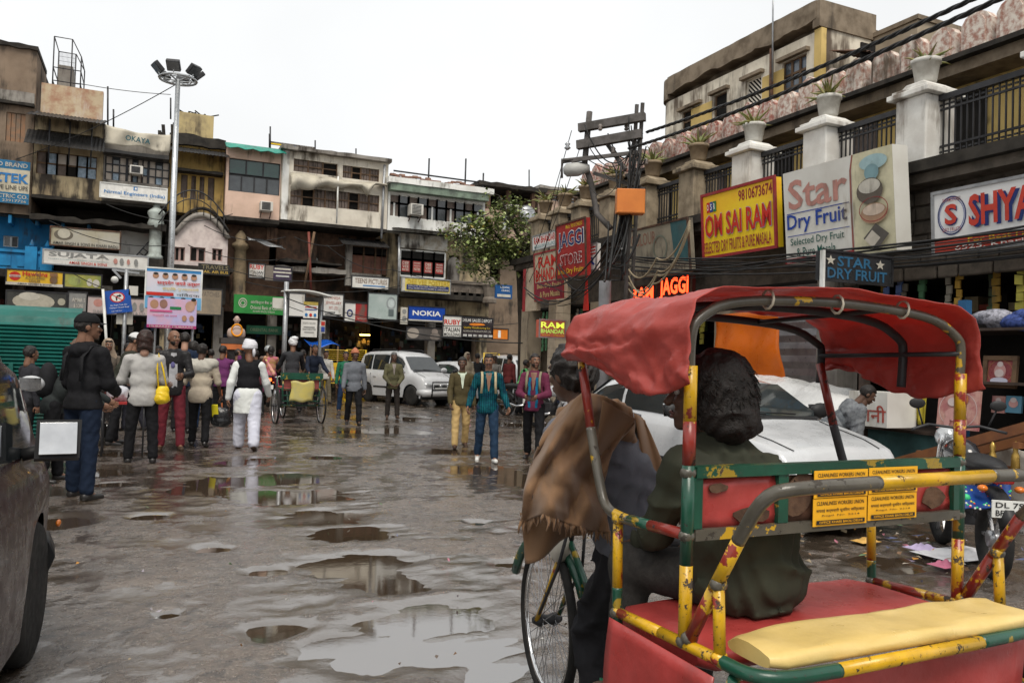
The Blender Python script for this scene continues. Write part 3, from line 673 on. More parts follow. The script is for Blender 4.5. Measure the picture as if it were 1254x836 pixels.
for px in (482, 525, 570, 592): p = on_y(px, 212, D0+.8); f.tube([(p.x, p.y, zg), (p.x, p.y, p.z+(.6 if px in (525, 570) else 0))], .035, 6)
f.build('roof_rail', mIron, hG, world=True)
tin_awning(hG, on_y(480,280,D0).x, on_y(556,280,D0).x, D0-.8, on_y(520,285,D0).z-.05, D0+.02, zb+.1, mGrime)
q = fr(491, 285, 548, 308, D0-.1); wall_panel(hG, q[0], q[1], q[2], q[3], [], pmat('patched_render', (.5,.49,.45), (.3,.26,.2), scale=3, dirt=.5), D0-.1, .3, 'patched_wall')
q = fr(491, 305, 545, 341, D0-.05); k = 4; wd = (q[1]-q[0])/k
mPost = pmat('red_poster', (.4,.06,.05), (.3,.04,.04), scale=4, rough=.5)
for i in range(k):
    window(hG, q[0]+wd*i, q[0]+wd*(i+1), q[3]-.35, q[3], D0, 1, 1, mWFrame, mDark, .06)
    wo = window(hG, q[0]+wd*i, q[0]+wd*(i+1), q[2], q[3]-.35, D0, 1, 1, mWFrame, mDark, .06)
    pl = Plane((q[0]+wd*i+.07, D0+.02, q[3]-.42), (1,0,0), (0,0,1), wd-.14, (q[3]-q[2])*.42)
    MB().quad(pl.p(0,1),pl.p(1,1),pl.p(1,0),pl.p(0,0)).build('poster', mPost, wo, world=True)
    items_on(pl, [('t', .12,.08,.88,.35, 'DEE', flat((.75,.7,.6))), ('t', .12,.42,.88,.66, 'VEE', flat((.75,.7,.6))), ('t', .1,.74,.9,.92, 'POSTERS', flat((.75,.7,.6)))], wo) if i % 2 == 0 else items_on(pl, [('t', .1,.1,.9,.25, 'FRAMES', flat((.75,.7,.6))), ('t', .1,.35,.9,.5, 'PHOTO', flat((.75,.7,.6))), ('t', .1,.6,.9,.85, 'POSTERS', flat((.75,.7,.6)))], wo)
wall_panel(hG, x5, x6+.6, 3.3, zb, [fr(550,312,562,346,D0+.7)], mBeige, D0+.7, name='lower_wall')
q = fr(548, 315, 562, 346, D0+.65); MB().prism([(q[0],q[2]),(q[1],q[2])]+[((q[0]+q[1])/2+(q[1]-q[0])/2*math.cos(t), q[3]-.25+.28*math.sin(t)) for t in [math.pi*i/8 for i in range(9)]], D0+.6, D0+.72).build('arched_door', mGreyPl, hG, world=True)
slab(hG, x5, x6+.5, 3.85, 4.15, D0-.25, D0+.7, mGrime, 'balcony_slab', .01)
mStone = pmat('dark_carved_stone', (.2,.17,.14), (.11,.09,.075), scale=3, rough=.85, bump=.4, dirt=.4)
bx = on_y(551, 350, D0-.2).x; bl = fr(551, 346, 611, 372, D0-.2)
MB().box(bx, x6+.5, D0-.2, D0-.05, bl[2]+.15, bl[3]-.02).build('balustrade_wall', mStone, hG, world=True)
for i in range(8): x = bx+.15+i*.32; MB().box(x, x+.2, D0-.25, D0-.2, bl[2]+.25, bl[3]-.2).build('balustrade_panel', mStone, hG, world=True)
MB().box(bx-.05, x6+.55, D0-.28, D0+.02, bl[3]-.02, bl[3]+.1).build('coping', mStone, hG, world=True)
px0 = on_y(600, 350, D0-.3).x; MB().lathe([(.3,bl[2]),(.3,bl[2]+.15),(.24,bl[2]+.25),(.3,bl[3]-.1),(.36,bl[3]),(.3,bl[3]+.12),(.15,bl[3]+.3),(.0,bl[3]+.34)], (px0, D0-.3, 0), 8, smooth=False).build('stone_post', mStone, hG, world=True)
shop_base(hG, x5, x6+.5, 3.2, D0+.6, 19)
pole(hG, on_y(471, 202, D0-.15), on_y(467, 292, D0-.15), .05, mGalv, 'drain_pipe'); pole(hG, on_y(489, 290, D0-.3), on_y(488, 360, D0-.3), .05, mGalv, 'drain_pipe')
# ---------------------------------------------------------------- H: houses beyond the tree, going off down the side street
x7 = on_y(664, 235, D0+1).x; zh = on_y(625, 229, D0+1).z
hH = house('pink_house', 'pinkish house with dark open loft behind the tree', x6+.25, x7, zh, y=D0+1)
top_storey(hH, x6+.25, x7, on_y(630,300,D0+1).z, zh-1.05, D0+1, [fr(615,262,625,282,D0+1)], mPink)
for px in (600, 625, 655): x = on_y(px, 235, D0+1).x; MB().box(x-.08, x+.08, D0+1.1, D0+1.3, zh-1.05, zh-.1).build('loft_post', mBrick, hH, world=True)
slab(hH, x6, x7+.1, zh-.12, zh+.05, D0+.7, D0+3.6, mGrime, 'roof_edge', .04)
q = fr(615,262,625,282,D0+1); window(hH, *q, D0+1.1, 1, 1, mWFrame, pmat('white_door_panel', (.6,.62,.62)), .05)
slab(hH, x6+.25, x7, on_y(630,300,D0+1).z-.15, on_y(630,300,D0+1).z, D0+.6, D0+3, mGrime)
wall_panel(hH, x6+.25, x7, 0, on_y(630,300,D0+1).z-.15, [fr(600,320,612,345,D0+1.4)], mBrown, D0+1.4, name='lower_wall')
x8 = on_y(900, 260, D0+1.5).x; zi = on_y(680, 234, D0+1.5).z
hI = house('loft_house', 'far house with broken loft windows above the market signs', x7+.05, x8, zi, y=D0+1.5)
lw = fr(664, 234, 712, 250, D0+1.5); top_storey(hI, x7+.05, x8, 3.0, zi, D0+1.5, [(lw[0], lw[1], lw[2], lw[3]-.1)], mPink)
window(hI, lw[0], lw[1], lw[2], lw[3]-.1, D0+1.6, 7, 2, mWood, [mGlass, mWFrame, mDark, mDark, mGlass], .05)
slab(hI, x7, x8, zi, zi+.12, D0+1.2, D0+3.6, mGreyPl, 'roof_edge', .03)
shop_base(hI, x7, x8, 2.95, D0+1.5, 23)
mb = MB(); dd_ = on_y(648, 262, D0+.6); mb.lathe([(0,0),(.2,.03),(.34,.1),(.42,.2)], dd_, 14, 'y'); ds = thing('satellite_dish', 'grey satellite dish on the pink house roof', 'satellite dish', tuple(dd_)); mb.build('dish', mGalv, ds, world=True, solid=.01)
MB().tube([dd_+Vector((0,.0,0)), dd_+Vector((0,.1,-.5))], .02, 5).build('mast', mIron, ds, world=True)
# closing walls far left so the square does not end in mid air
hL = thing('side_house', 'dark house closing the left side of the square', 'building', (-9, 22, 0))
MB().box(-15, ax0-.02, 12, 37, 0, 8.2).build('wall', mBrown, hL, world=True)
hR = thing('back_house', 'plain brown house behind the camera side of the square', 'building', (-12, -16, 0))
MB().box(-22, 26, -26, -20, 0, 6).build('wall', mBrown, hR, world=True)
# air conditioners
for lab, rr_, y in (('window air conditioner in the gridded frosted windows', fr(159,202,175,214,D0-.4), D0), ('air conditioner on the peach wall under the green awning', fr(319,246,334,259,D0-.4), D0), ('air conditioner in the white window gallery', fr(503,249,518,264,D0-.4), D0), ('air conditioner on the pink house behind the tree', fr(622,250,635,258,D0+.6), D0+1)):
    ac_unit(lab, *rr_, y)
# ================================================================== RIGHT-HAND HOUSE (faces -X at about X = 10)
W0 = 10.0
mPill = pmat('whitewashed_pillar', (.72,.71,.67), (.58,.56,.52), scale=2.5, rough=.85, bump=.3, bscale=18, dirt=.42, dcol=(.2,.17,.14))
mPillD = pmat('bare_stone_pillar', (.33,.27,.19), (.2,.16,.11), scale=4, rough=.9, bump=.5, bscale=14, dirt=.45)
mMerl = pmat('flaking_pink_merlon', (.55,.47,.41), (.3,.1,.075), scale=13, rough=.9, bump=.4, bscale=22, dirt=.52, dcol=(.1,.075,.055))
mMerlW = pmat('flaking_white_merlon', (.64,.58,.51), (.33,.17,.13), scale=12, rough=.9, bump=.4, bscale=22, dirt=.5, dcol=(.1,.075,.055))
mOldW = pmat('mould_white_wall', (.74,.68,.56), (.56,.5,.4), scale=1.8, rough=.85, bump=.3, bscale=16, dirt=.66, dcol=(.13,.1,.075))
mOldB = pmat('mould_brown_band', (.25,.2,.145), (.13,.1,.07), scale=2.5, rough=.9, bump=.35, bscale=16, dirt=.4)
mBack = pmat('yellow_back_wall', (.62,.45,.17), (.5,.36,.13), scale=1.6, rough=.8, bump=.15, dirt=.3)
mSton = pmat('dark_rubble_stone', (.13,.11,.09), (.07,.06,.05), scale=4, rough=.85, bump=.6, bscale=12)
mTile = pmat('cream_tile', (.52,.44,.33), (.42,.34,.25), scale=5, rough=.5, bump=.1, dirt=.25)
mPlaster2 = pmat('tan_render', (.36,.3,.22), (.27,.22,.16), scale=1.4, rough=.9, bump=.3, dirt=.42)
BZ = 4.45
rh = thing('terrace_house', 'weathered house with planted balustrade and crenellated terrace over the dry fruit shops', 'building', (W0+1.5, 12, 0))
def bx(name, x0, x1, y0, y1, z0, z1, m, root=rh, bevel=0): return MB().box(x0, x1, y0, y1, z0, z1).build(name, m, root, world=True, bevel=bevel)
Y0, Y1 = 2.0, 21.4
bx('balcony_slab', W0-.35, W0+1.9, Y0, Y1, BZ-.16, BZ, mGrime)
bx('slab_moulding', W0-.22, W0+.2, Y0, Y1, BZ-.3, BZ-.163, mSton)
bx('under_wall', W0+.12, W0+.5, Y0, Y1, 3.0, BZ-.3, mSton)
bx('terrace_wall', W0+1.75, W0+2.0, Y0, Y1-1.2, BZ, 6.25, mBack)
bx('terrace_end_wall', W0+.3, W0+2.0, Y1-.3, Y1, 0, 5.6, mPlaster2)
for k in range(7):
    y = 6.1+k*2.05; bx('door', W0+1.7, W0+1.747, y, y+.8, BZ, 5.95, mDark if k % 2 else mShut)
bx('cornice', W0+1.2, W0+2.0, Y0, Y1-1.2, 6.12, 6.3, mOldB); bx('cornice_lip', W0+1.05, W0+1.9, Y0, Y1-1.2, 6.303, 6.38, mGrime)
# merlons
def merlon(y, wd=.5, h=.62):
    pts = [(-wd/2, 0), (wd/2, 0), (wd/2, h*.72), (wd*.36, h*.88), (wd*.16, h*.97), (0, h*(1+rng.uniform(-.06,.06))), (-wd*.16, h*.97), (-wd*.36, h*.88), (-wd/2, h*.72)]
    mb = MB().prism([(y+p[0], 6.37+p[1]) for p in pts], W0+1.18, W0+1.36, 'yz'); mb.prism([(y+p[0]*.7, 6.42+p[1]*.82) for p in pts], W0+1.15, W0+1.181, 'yz')
    return mb.build('merlon', mMerlW if y < 12.2 else mMerl, rh, world=True)
for k in range(28): merlon(4.6+k*.56, .46+rng.uniform(-.03,.03), .6+rng.uniform(-.05,.05))
# upper storey set back
UX, UY0, UY1 = 13.0, 12.87, 18.3; UZ = 9.5
us = thing('upper_storey', 'mould stained upper storey with cracked parapet above the terrace', 'building', (UX+2, 15.5, BZ))
hol = []
def rx(x0, y0, x1, y1, X=UX): a, b = on_x(x0, y0, X), on_x(x1, y1, X); return (b.y, a.y, b.z, a.z)
for q in ((835,138,856,180), (874,118,889,170), (913,100,931,160), (958,78,986,150)): hol.append(rx(*q))
def wall_x(root, y0, y1, z0, z1, holes, m, x, th=.25, name='wall'):
    o = MB(); xs = sorted({y0, y1, *[h[0] for h in holes], *[h[1] for h in holes]}); zs = sorted({z0, z1, *[h[2] for h in holes], *[h[3] for h in holes]})
    for i in range(len(xs)-1):
        for j in range(len(zs)-1):
            a, c = (xs[i]+xs[i+1])/2, (zs[j]+zs[j+1])/2
            if not any(h[0] < a < h[1] and h[2] < c < h[3] for h in holes): o.quad((x,xs[i],zs[j]), (x,xs[i+1],zs[j]), (x,xs[i+1],zs[j+1]), (x,xs[i],zs[j+1]))
    for h in holes:
        for p, q in (((h[0],h[2]),(h[1],h[2])), ((h[1],h[2]),(h[1],h[3])), ((h[1],h[3]),(h[0],h[3])), ((h[0],h[3]),(h[0],h[2]))): o.quad((x,p[0],p[1]), (x,q[0],q[1]), (x+th,q[0],q[1]), (x+th,p[0],p[1]))
    return o.build(name, m, root, world=True)
wall_x(us, UY0, UY1, BZ, 8.85, hol, mOldW, UX)
bx('core', UX+.25, UX+4.4, UY0+.03, UY1, BZ, 8.85, mOldW, us)
# curved far corner
n = 10; cv = [(UX+.6-.6*math.cos(math.pi/2*i/n), UY1+.6*math.sin(math.pi/2*i/n)) for i in range(n+1)]
MB().prism([(UX+.6, UY1)]+cv, BZ, 8.85, 'xy').build('curved_corner', mOldW, us, world=True)
n2 = 40; par = [(UY0+(UY1-UY0)*i/n2) for i in range(n2+1)]
mb = MB(); mb.prism([(y, 9.06+.12*noise.noise((y*1.3,0,0))+.03*noise.noise((y*6,0,0))) for y in par]+[(y, UZ+.03*noise.noise((y*2,3,0))) for y in par[::-1]], UX-.1, UX+.25, 'yz'); mb.build('parapet', mOldB, us, world=True)
MB().prism([(UX+.6, UY1)]+[((p[0]-UX-.6)*1.12+UX+.6, (p[1]-UY1)*1.08+UY1) for p in cv], 8.9, UZ-.02, 'xy').build('curved_parapet', mOldB, us, world=True)
bx('roof', UX+.25, UX+4.4, UY0, UY1, 8.85, 9.2, mOldB, us)
bx('side_wall', UX, UX+1.5, UY0-.06, UY0+.02, BZ, 8.9, mOldW, us); bx('side_parapet', UX-.09, UX+1.6, UY0-.1, UY0+.1, 8.9, UZ-.02, mOldB, us)
bx('quoin', UX-.03, UX+.12, UY0-.1, UY0+.1, BZ, 8.88, mBack, us)
sb = bx('side_block', UX+1.55, UX+2.9, UY0-1.2, UY0+1, BZ, 8.95, mPlaster2, us); bx('side_block_low', UX+.55, UX+1.52, UY0-.9, UY0+1, BZ, 8.0, mPlaster2, us)
bx('far_block', UX+2.95, UX+6.5, UY0-1.0, UY0+1, BZ, 8.75, mOldB, us); bx('coping', UX+1.5, UX+2.95, UY0-1.25, UY0+1, 8.953, 9.05, mOldB, us)
q0 = on_y(1055, 40, UY0-.95); bx('dark_opening', q0.x, q0.x+.4, UY0-.96, UY0-.92, q0.z-1.0, q0.z-.2, mDark, us)
tin_awning(us, UX+.1, UX+1.4, UY0-1.1, 8.05, UY0-.2, 8.35, mRust)
mPaneB = pmat('blue_grey_pane', (.12,.15,.19), (.06,.07,.08), scale=3, rough=.15, spec=.7, bump=.02)
for k, h in enumerate(hol):
    f = MB(); nx, nz = ((2,4),(1,4),(1,1),(3,5))[k]
    for i in range(nx+1): y = h[0]+(h[1]-h[0])*i/nx; f.box(UX+.06, UX+.13, y-.03, y+.03, h[2], h[3])
    for j in range(nz+1): z = h[2]+(h[3]-h[2])*j/nz; f.box(UX+.065, UX+.125, h[0], h[1], z-.025, z+.025)
    if k == 2:
        for i in range(5):
            for j in range(12): f.bar((UX+.09, h[0]+(h[1]-h[0])*i/5, h[2]+(h[3]-h[2])*j/12), (UX+.09, h[0]+(h[1]-h[0])*(i+1)/5, h[2]+(h[3]-h[2])*(j+1-2*(i % 2)*0)/12), .03)
    fo = f.build('window', mWood if k != 2 else mCream, us, world=True)
    for i in range(nx):
        for j in range(nz):
            a, b = h[0]+(h[1]-h[0])*i/nx+.025, h[0]+(h[1]-h[0])*(i+1)/nx-.025; c, d = h[2]+(h[3]-h[2])*j/nz+.02, h[2]+(h[3]-h[2])*(j+1)/nz-.02
            MB().box(UX+.09+rng.uniform(-.006,.006), UX+.1, a, b, c, d).build('pane', mPaneB if k == 3 else mDark, fo, world=True)
    bx('window_hood', UX-.12, UX+.02, h[0]-.1, h[1]+.1, h[3]+.02, h[3]+.1, mOldB, us)
    if k in (1, 2): bx('yellow_panel', UX-.02, UX-.002, h[1]+.05 if k == 1 else h[0]-.75, h[1]+.9 if k == 1 else h[0]-.05, h[2], h[3]-.1, mBack, us)
pole(us, on_x(946, 100, UX-.15), on_x(947, -60, UX-.15), .02, mGalv, 'antenna_mast'); pole(us, on_x(944, 150, UX-.1), on_x(945, 60, UX-.1), .05, mRust, 'pipe')
# pillars, pots and plants
mPot = pmat('cement_pot', (.55,.54,.5), (.4,.38,.34), scale=5, rough=.85, bump=.3, dirt=.3); mPotB = pmat('brown_pot', (.28,.22,.15), (.2,.15,.1), scale=5, rough=.85, bump=.3, dirt=.3)
mAloe = pmat('aloe_leaf', (.12,.15,.045), (.2,.16,.05), scale=9, rough=.5, bump=.05, coords='obj')
pil = [(1131,150),(1012,180),(921,205),(853,232),(797,245),(752,258),(716,268),(690,280),(666,290)]
PY = [on_x(a, b, W0).y for a, b in pil]; PY = [PY[0]-1.95]+PY
def plant(y, z, k):
    nm = ['beside the white corner board', 'on the tall white pillar nearest the camera', 'on the white pillar above the tall grey dry fruit board', 'on the pillar left of the brown rag', 'on the bare stone pillar above the yellow board', 'on the pillar behind the orange box', 'on the pillar under the crossarms', 'on the pillar left of the orange box', 'on the pillar above the red board', 'on the last pillar by the tree'][k]
    t = thing('potted_aloe', 'spiky potted plant '+nm, 'plant', (W0+.03, y, z), 0, 'pots on the balustrade pillars')
    MB().lathe([(.12,0),(.15,.05),(.19,.3),(.21,.3),(.21,.36),(.17,.36),(.16,.3)], (0,0,0), 10).build('pot', mPot if k < 4 else mPotB, t)
    lf = MB(); n = 26 if k > 1 else 12
    for i in range(n):
        a = rng.uniform(0, 6.28); el = rng.uniform(.35, 1.35); l = rng.uniform(.25,.5); p = [Vector((0,0,.32))]; 
        for s in range(1, 5):
            e = el-.25*s*rng.uniform(.2,1); p.append(p[-1]+Vector((math.cos(a)*math.cos(e), math.sin(a)*math.cos(e), math.sin(e)))*l/4)
        lf.tube(p, [.03,.028,.022,.013,.002], 4)
    lf.build('leaves', mAloe, t)
for k, y in enumerate(PY):
    m = mPill if k < 4 else mPillD; hw = .25
    ms = MB().box(W0-.27, W0+.33, y-hw, y+hw, BZ, BZ+.95)
    ms.build('pillar', m, rh, world=True, bevel=.02)
    cpm = MB().box(W0-.36, W0+.42, y-hw-.09, y+hw+.09, BZ+.953, BZ+1.03).box(W0-.31, W0+.37, y-hw-.04, y+hw+.04, BZ+1.033, BZ+1.08)
    cpm.prism([(y-hw-.02, BZ+1.083), (y+hw+.02, BZ+1.083), (y+.14, BZ+1.17), (y-.14, BZ+1.17)], W0-.2, W0+.26, 'yz')
    cpm.build('pillar_cap', m, rh, world=True, bevel=.012)
    if k != 0: plant(y, BZ+1.17, k)
for k in range(len(PY)-1):
    a, b = PY[k]+.26, PY[k+1]-.26
    f = MB().box(W0-.03, W0+.06, a, b, BZ+.86, BZ+.94).box(W0, W0+.03, a, b, BZ+.72, BZ+.75).box(W0, W0+.03, a, b, BZ+.2, BZ+.23).box(W0, W0+.03, a, b, BZ+.06, BZ+.09)
    f.build('railing', mIron, rh, world=True)
    g = MB(); nb = max(4, int((b-a)/.085))
    for i in range(nb): y = a+(b-a)*(i+.5)/nb; g.box(W0+.005, W0+.025, y-.009, y+.009, BZ+.05, BZ+.87)
    for i in range(nb):      # small rings between the rails
        y = a+(b-a)*(i+.99)/nb
        for z in (BZ+.8, BZ+.14): g.box(W0+.006, W0+.024, y-.022, y+.022, z-.012, z+.012)
    g.build('railing_bars', mIron, rh, world=True)
# rubble stones under the balcony (near end, seen between the boards)
zz = BZ-.34
for row in range(6):
    y = Y0+rng.uniform(0,.3); h = rng.uniform(.17,.24)
    while y < 9.2:
        l = rng.uniform(.25,.6); r_ = rng.uniform(.02,.07)
        MB().box(W0+.12-r_, W0+.15, y+.012, y+l-.012, zz-h+.012, zz-.012).build('stone', mSton, rh, world=True, bevel=.025); y += l
    zz -= h
# ground floor: tiled and rendered columns, deep dark shops
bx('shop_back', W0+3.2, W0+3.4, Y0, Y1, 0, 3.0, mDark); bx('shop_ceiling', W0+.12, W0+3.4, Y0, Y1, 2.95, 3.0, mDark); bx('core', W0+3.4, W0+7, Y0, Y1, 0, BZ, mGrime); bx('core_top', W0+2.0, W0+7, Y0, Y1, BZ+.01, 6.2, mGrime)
for y in (4.6, 9.6, 12.2, 14.6, 17.0, 21.0): bx('column', W0+.0, W0+.45, y-.22, y+.22, 0, 3.0, mGreyPl if y < 12 else mPlaster2)
ty = on_x(676, 420, W0-.4).y
tc = thing('tiled_column', 'cream tiled column beside the small lit sign', 'column', (W0-.2, ty, 0))
MB().box(W0-.4, W0, ty-.2, ty+.2, 0, 3.5).build('shaft', mGreyPl, tc, world=True)
for i in range(15):
    for (x0_, x1_, y0_, y1_) in ((W0-.42, W0-.4, ty-.21, ty), (W0-.42, W0-.4, ty+.004, ty+.21), (W0-.415, W0-.21, ty-.225, ty-.2), (W0-.206, W0, ty-.225, ty-.2)):
        MB().box(x0_, x1_, y0_+.003, y1_-.003, i*.23+.004, i*.23+.226).build('tile', mTile, tc, world=True)
s = MB(); k = 26
s.sheet([[(W0+.2+(.025 if j % 2 else 0), 9.85, 3.0*j/k), (W0+.2+(.025 if j % 2 else 0), 12.0, 3.0*j/k)] for j in range(k+1)], smooth=False); s.build('roller_shutter', mGalv, rh, world=True)
for k_, (a, b) in enumerate(((12.5,14.3),(14.9,16.7),(17.3,20.6),(4.9,9.3))):
    mb = MB(); r = random.Random(50+k_); pal = [flat((.45,.25,.06)), flat((.3,.06,.04)), flat((.4,.33,.2)), flat((.1,.14,.05)), mDark, flat((.5,.45,.35))]
    for sh in range(5):
        z = .3+sh*.5; mb.mi = 4; mb.box(W0+1.4, W0+2.2, a, b, z-.04, z)
        y = a
        while y < b-.2: l = r.uniform(.08,.25); mb.mi = r.randrange(6); mb.box(W0+1.45, W0+1.8, y, y+l*.9, z, z+r.uniform(.12,.4)); y += l
    tag(mb.build('shelf_goods', pal, rh, world=True), kind='stuff')
for k_, (a, b) in enumerate(((4.9,9.3),(12.5,14.3),(14.9,16.7),(17.3,20.6))):      # strings of packets hung in the shop mouths
    mb = MB(); r = random.Random(90+k_); pal = [flat((.5,.3,.05)), flat((.45,.06,.05)), flat((.5,.46,.38)), flat((.08,.2,.1)), flat((.1,.16,.36)), flat((.55,.5,.1))]; y = a+.1
    while y < b-.1:
        n_ = r.randrange(4, 11); mb.mi = r.randrange(6); z = 2.9; x = W0+r.uniform(.1,.9)
        for i in range(n_):
            h = r.uniform(.09,.14); mb.obox((x+r.uniform(-.02,.02), y+r.uniform(-.01,.01), z-h/2), (.012,0,0), (0,r.uniform(.035,.06),r.uniform(-.01,.01)), (0,0,h/2*.9)); z -= h
        y += r.uniform(.12,.3)
    tag(mb.build('hanging_packets', pal, rh, world=True), kind='stuff')
# ------------------------------------------------------------------ the signs of the right-hand row
cRed = flat((.55,.03,.02)); cDkRed = flat((.3,.03,.035)); cBlue = flat((.02,.06,.32)); cNavy = flat((.015,.03,.14)); cWhite = flat((.8,.79,.75)); cBlack = flat((.02,.02,.02)); cGreen = flat((.02,.2,.07)); cYel = flat((.8,.55,.03)); cCream = flat((.68,.6,.44)); cTeal = flat((.03,.22,.27)); cRose = flat((.5,.24,.2)); cGreyI = flat((.25,.25,.24)); cLav = flat((.4,.35,.5)); cOrange = flat((.75,.22,.02))
a, b = fxx(864, 241, 951, 302, 9.35)
omY = pmat('yellow_print', (.85,.62,.02), (.82,.42,.02), scale=.9, rough=.4, bump=.02, dirt=.12)
board('shop_sign', 'yellow board with big red letters and a phone number on top', a, b, omY, [
    ('t', .53,.06,.97,.23, '9810673674', cDkRed, .05), ('r', .07,.13,.115,.29, cRed), ('r', .12,.13,.165,.29, cBlue), ('r', .17,.13,.215,.29, cGreen),
    ('t', .08,.16,.105,.26, 'O', cWhite, .04), ('t', .13,.16,.155,.26, 'S', cWhite, .04), ('t', .18,.16,.205,.26, 'R', cWhite, .04),
    ('t', .045,.33,.965,.70, 'OM SAI RAM', cLav, .075), ('t', .05,.34,.96,.69, 'OM SAI RAM', cRed, .055), ('t', .03,.76,.96,.94, 'SELECTED DRY FRUITS & PURE MASALA', cDkRed, .04)], 'x', .15, cDkRed, .05, tilt=R(4))
a, b = fxx(966, 214, 1098, 306, 9.3)
stW = pmat('grey_white_vinyl', (.66,.65,.6), (.58,.56,.51), scale=1.5, rough=.5, bump=.03, dirt=.18, dcol=(.35,.3,.24))
board('shop_sign', 'tall grey white board with rose and blue lettering and pictures of nut bowls', a, b, stW, [
    ('r', .66,0,1,1, flat((.62,.58,.4))), ('poly', .63,0,.69,1, flat((.3,.1,.08)), [(.6,0),(.8,0),(.45,.15),(.4,.5),(.45,1),(.2,1),(.15,.5),(.2,.15)]),
    ('t', .05,.1,.62,.42, 'Star', cRose, .04, -.0), ('r', .03,.455,.63,.465, cBlue), ('t', .03,.47,.61,.68, 'Dry Fruit', cBlue, .035), ('r', .03,.70,.63,.708, cBlue),
    ('t', .06,.73,.58,.83, 'Selected Dry Fruit', flat((.02,.1,.08)), .02), ('t', .12,.84,.5,.935, '& Pure Masala', flat((.02,.1,.08)), .02),
    ('r', 0,.945,.66,1, cDkRed), ('t', .02,.955,.64,.995, '6524-B Fateh Puri, Khari Baoli, Delhi - 110006', cWhite, .01),
    ('e', .74,.05,.97,.2, flat((.35,.5,.52))), ('e', .78,.14,.9,.3, flat((.2,.33,.36))), ('e', .71,.27,.93,.52, flat((.12,.1,.08))), ('e', .73,.28,.91,.42, flat((.55,.52,.45))), ('e', .74,.52,.96,.72, flat((.4,.25,.16))), ('e', .76,.53,.94,.64, flat((.62,.5,.4))), ('ring', .73,.46,.97,.7, cDkRed, .95),
    ('poly', .76,.72,.97,.98, flat((.1,.09,.08)), [(.5,0),(1,.45),(.5,1),(0,.5)]), ('poly', .77,.78,.9,.95, flat((.55,.5,.42)), [(.5,0),(1,.5),(.5,1),(0,.5)])], 'x', .3, None, tilt=R(5))
a = on_x(1145, 238, 9.2); bq = on_x(1142, 312, 9.2); b = Vector((9.2, 4.2, bq.z))
shW = pmat('white_flex_print', (.74,.74,.73), (.66,.66,.65), scale=1.5, rough=.4, bump=.02, dirt=.12, dcol=(.4,.36,.3))
u = lambda px: (a.y-on_x(px, 280, 9.2).y)/(a.y-b.y)
v = lambda px, py: (a.z-on_x(px, py, 9.2).z)/(a.z-b.z)
board('shop_sign', 'white and red board with a round S emblem at the right edge', a, b, shW, [
    ('r', 0,.78,1,1, flat((.42,.05,.03))), ('ring', u(1150),.09,u(1185),.72, cNavy, .93), ('ring', u(1152),.13,u(1183),.68, cBlue, .96),
    ('t', u(1160),.24,u(1175),.57, 'S', cNavy, .08), ('t', u(1159),.22,u(1174),.55, 'S', flat((.5,.05,.03)), .07),
    ('t', u(1157),.12,u(1179),.18, 'SHYAM STORES', cDkRed, .01), ('t', u(1157),.60,u(1179),.66, 'DRY FRUITS', cDkRed, .01),
    ('t', u(1190)+.01,.16,.97,.66, 'SHYAM STORES', cNavy, .09), ('t', u(1189),.13,.965,.63, 'SHYAM STORES', flat((.5,.05,.03)), .06),
    ('t', u(1188),.80,.95,.89, 'For Best Fresh Dry Fruits & Spices', cYel, .02), ('t', u(1172),.905,.95,.985, '6525, Khari Baoli, Delhi-110006', cWhite, .015)], 'x', .2, mGalv, .04, tilt=R(3))
# projecting board STAR DRY FRUIT (faces down the street)
a, b = on_y(1008, 306, 7.45), on_y(1092, 350, 7.45)
sgl = board('hanging_sign', 'dark projecting board with pale blue letters and two stars', a, b, pmat('black_board', (.03,.032,.035), rough=.35), [
    ('t', .2,.14,.7,.5, 'STAR', flat((.03,.12,.22)), .05), ('t', .06,.56,.92,.93, 'DRY FRUIT', flat((.03,.12,.22)), .05)]+
    [('poly', u0,.14,u0+.14,.5, flat((.5,.47,.4)), [(.5+.5*(1 if i % 2 == 0 else .42)*math.sin(math.pi*i/5), .5-.5*(1 if i % 2 == 0 else .42)*math.cos(math.pi*i/5)) for i in range(10)]) for u0 in (.03, .74)], 'y', .12, mIron, .03)
MB().box(a.x-.06, a.x-.03, 7.38, 7.44, a.z-.5, a.z-.01).build('edge_post', mWFrame, sgl, world=True)
# faded board, neon names
a, b = fxx(772, 285, 846, 332, 9.5)
board('shop_sign', 'faded cream board with ghost lettering behind the tangled cables', a, b, pmat('faded_cream', (.36,.32,.24), (.25,.22,.17), scale=2, rough=.7, dirt=.45), [
    ('t', .08,.1,.5,.35, 'COLOUR', flat((.3,.15,.1)), .02), ('poly', .74,0,1,.8, flat((.05,.13,.14)), [(0,0),(1,.05),(.9,1),(.15,.9)]), ('t', .1,.82,.95,.95, 'TRADING COMPANY', flat((.16,.12,.09)), .02), ('ring', .45,.2,.68,.7, flat((.2,.22,.17)), .85)], 'x', .12, mRust, .04, tilt=R(6))
neon = pmat('red_neon', (1,.07,.02), emit=2.6, emitc=(1,.06,.015))
def neon_sign(label, tl, br, txts):
    a, b = on_x(*tl, 9.75), on_x(*br, 9.75)
    board('neon_sign', label, a, b, pmat('dark_red_board', (.1,.015,.012), rough=.5), txts, 'x', .1, mRust, .03)
neon_sign('larger glowing red neon letters, right one of two above the rickshaw canopy', (805,340), (846,376), [('t', .08,.05,.92,.72, 'JAGGI', neon, .07)])
neon_sign('two lines of glowing red neon letters, left one above the rickshaw canopy', (771,352), (803,385), [('t', .1,.05,.9,.45, 'RAM', neon, .07), ('t', .05,.55,.95,.9, 'BHANDAR', neon, .05)])
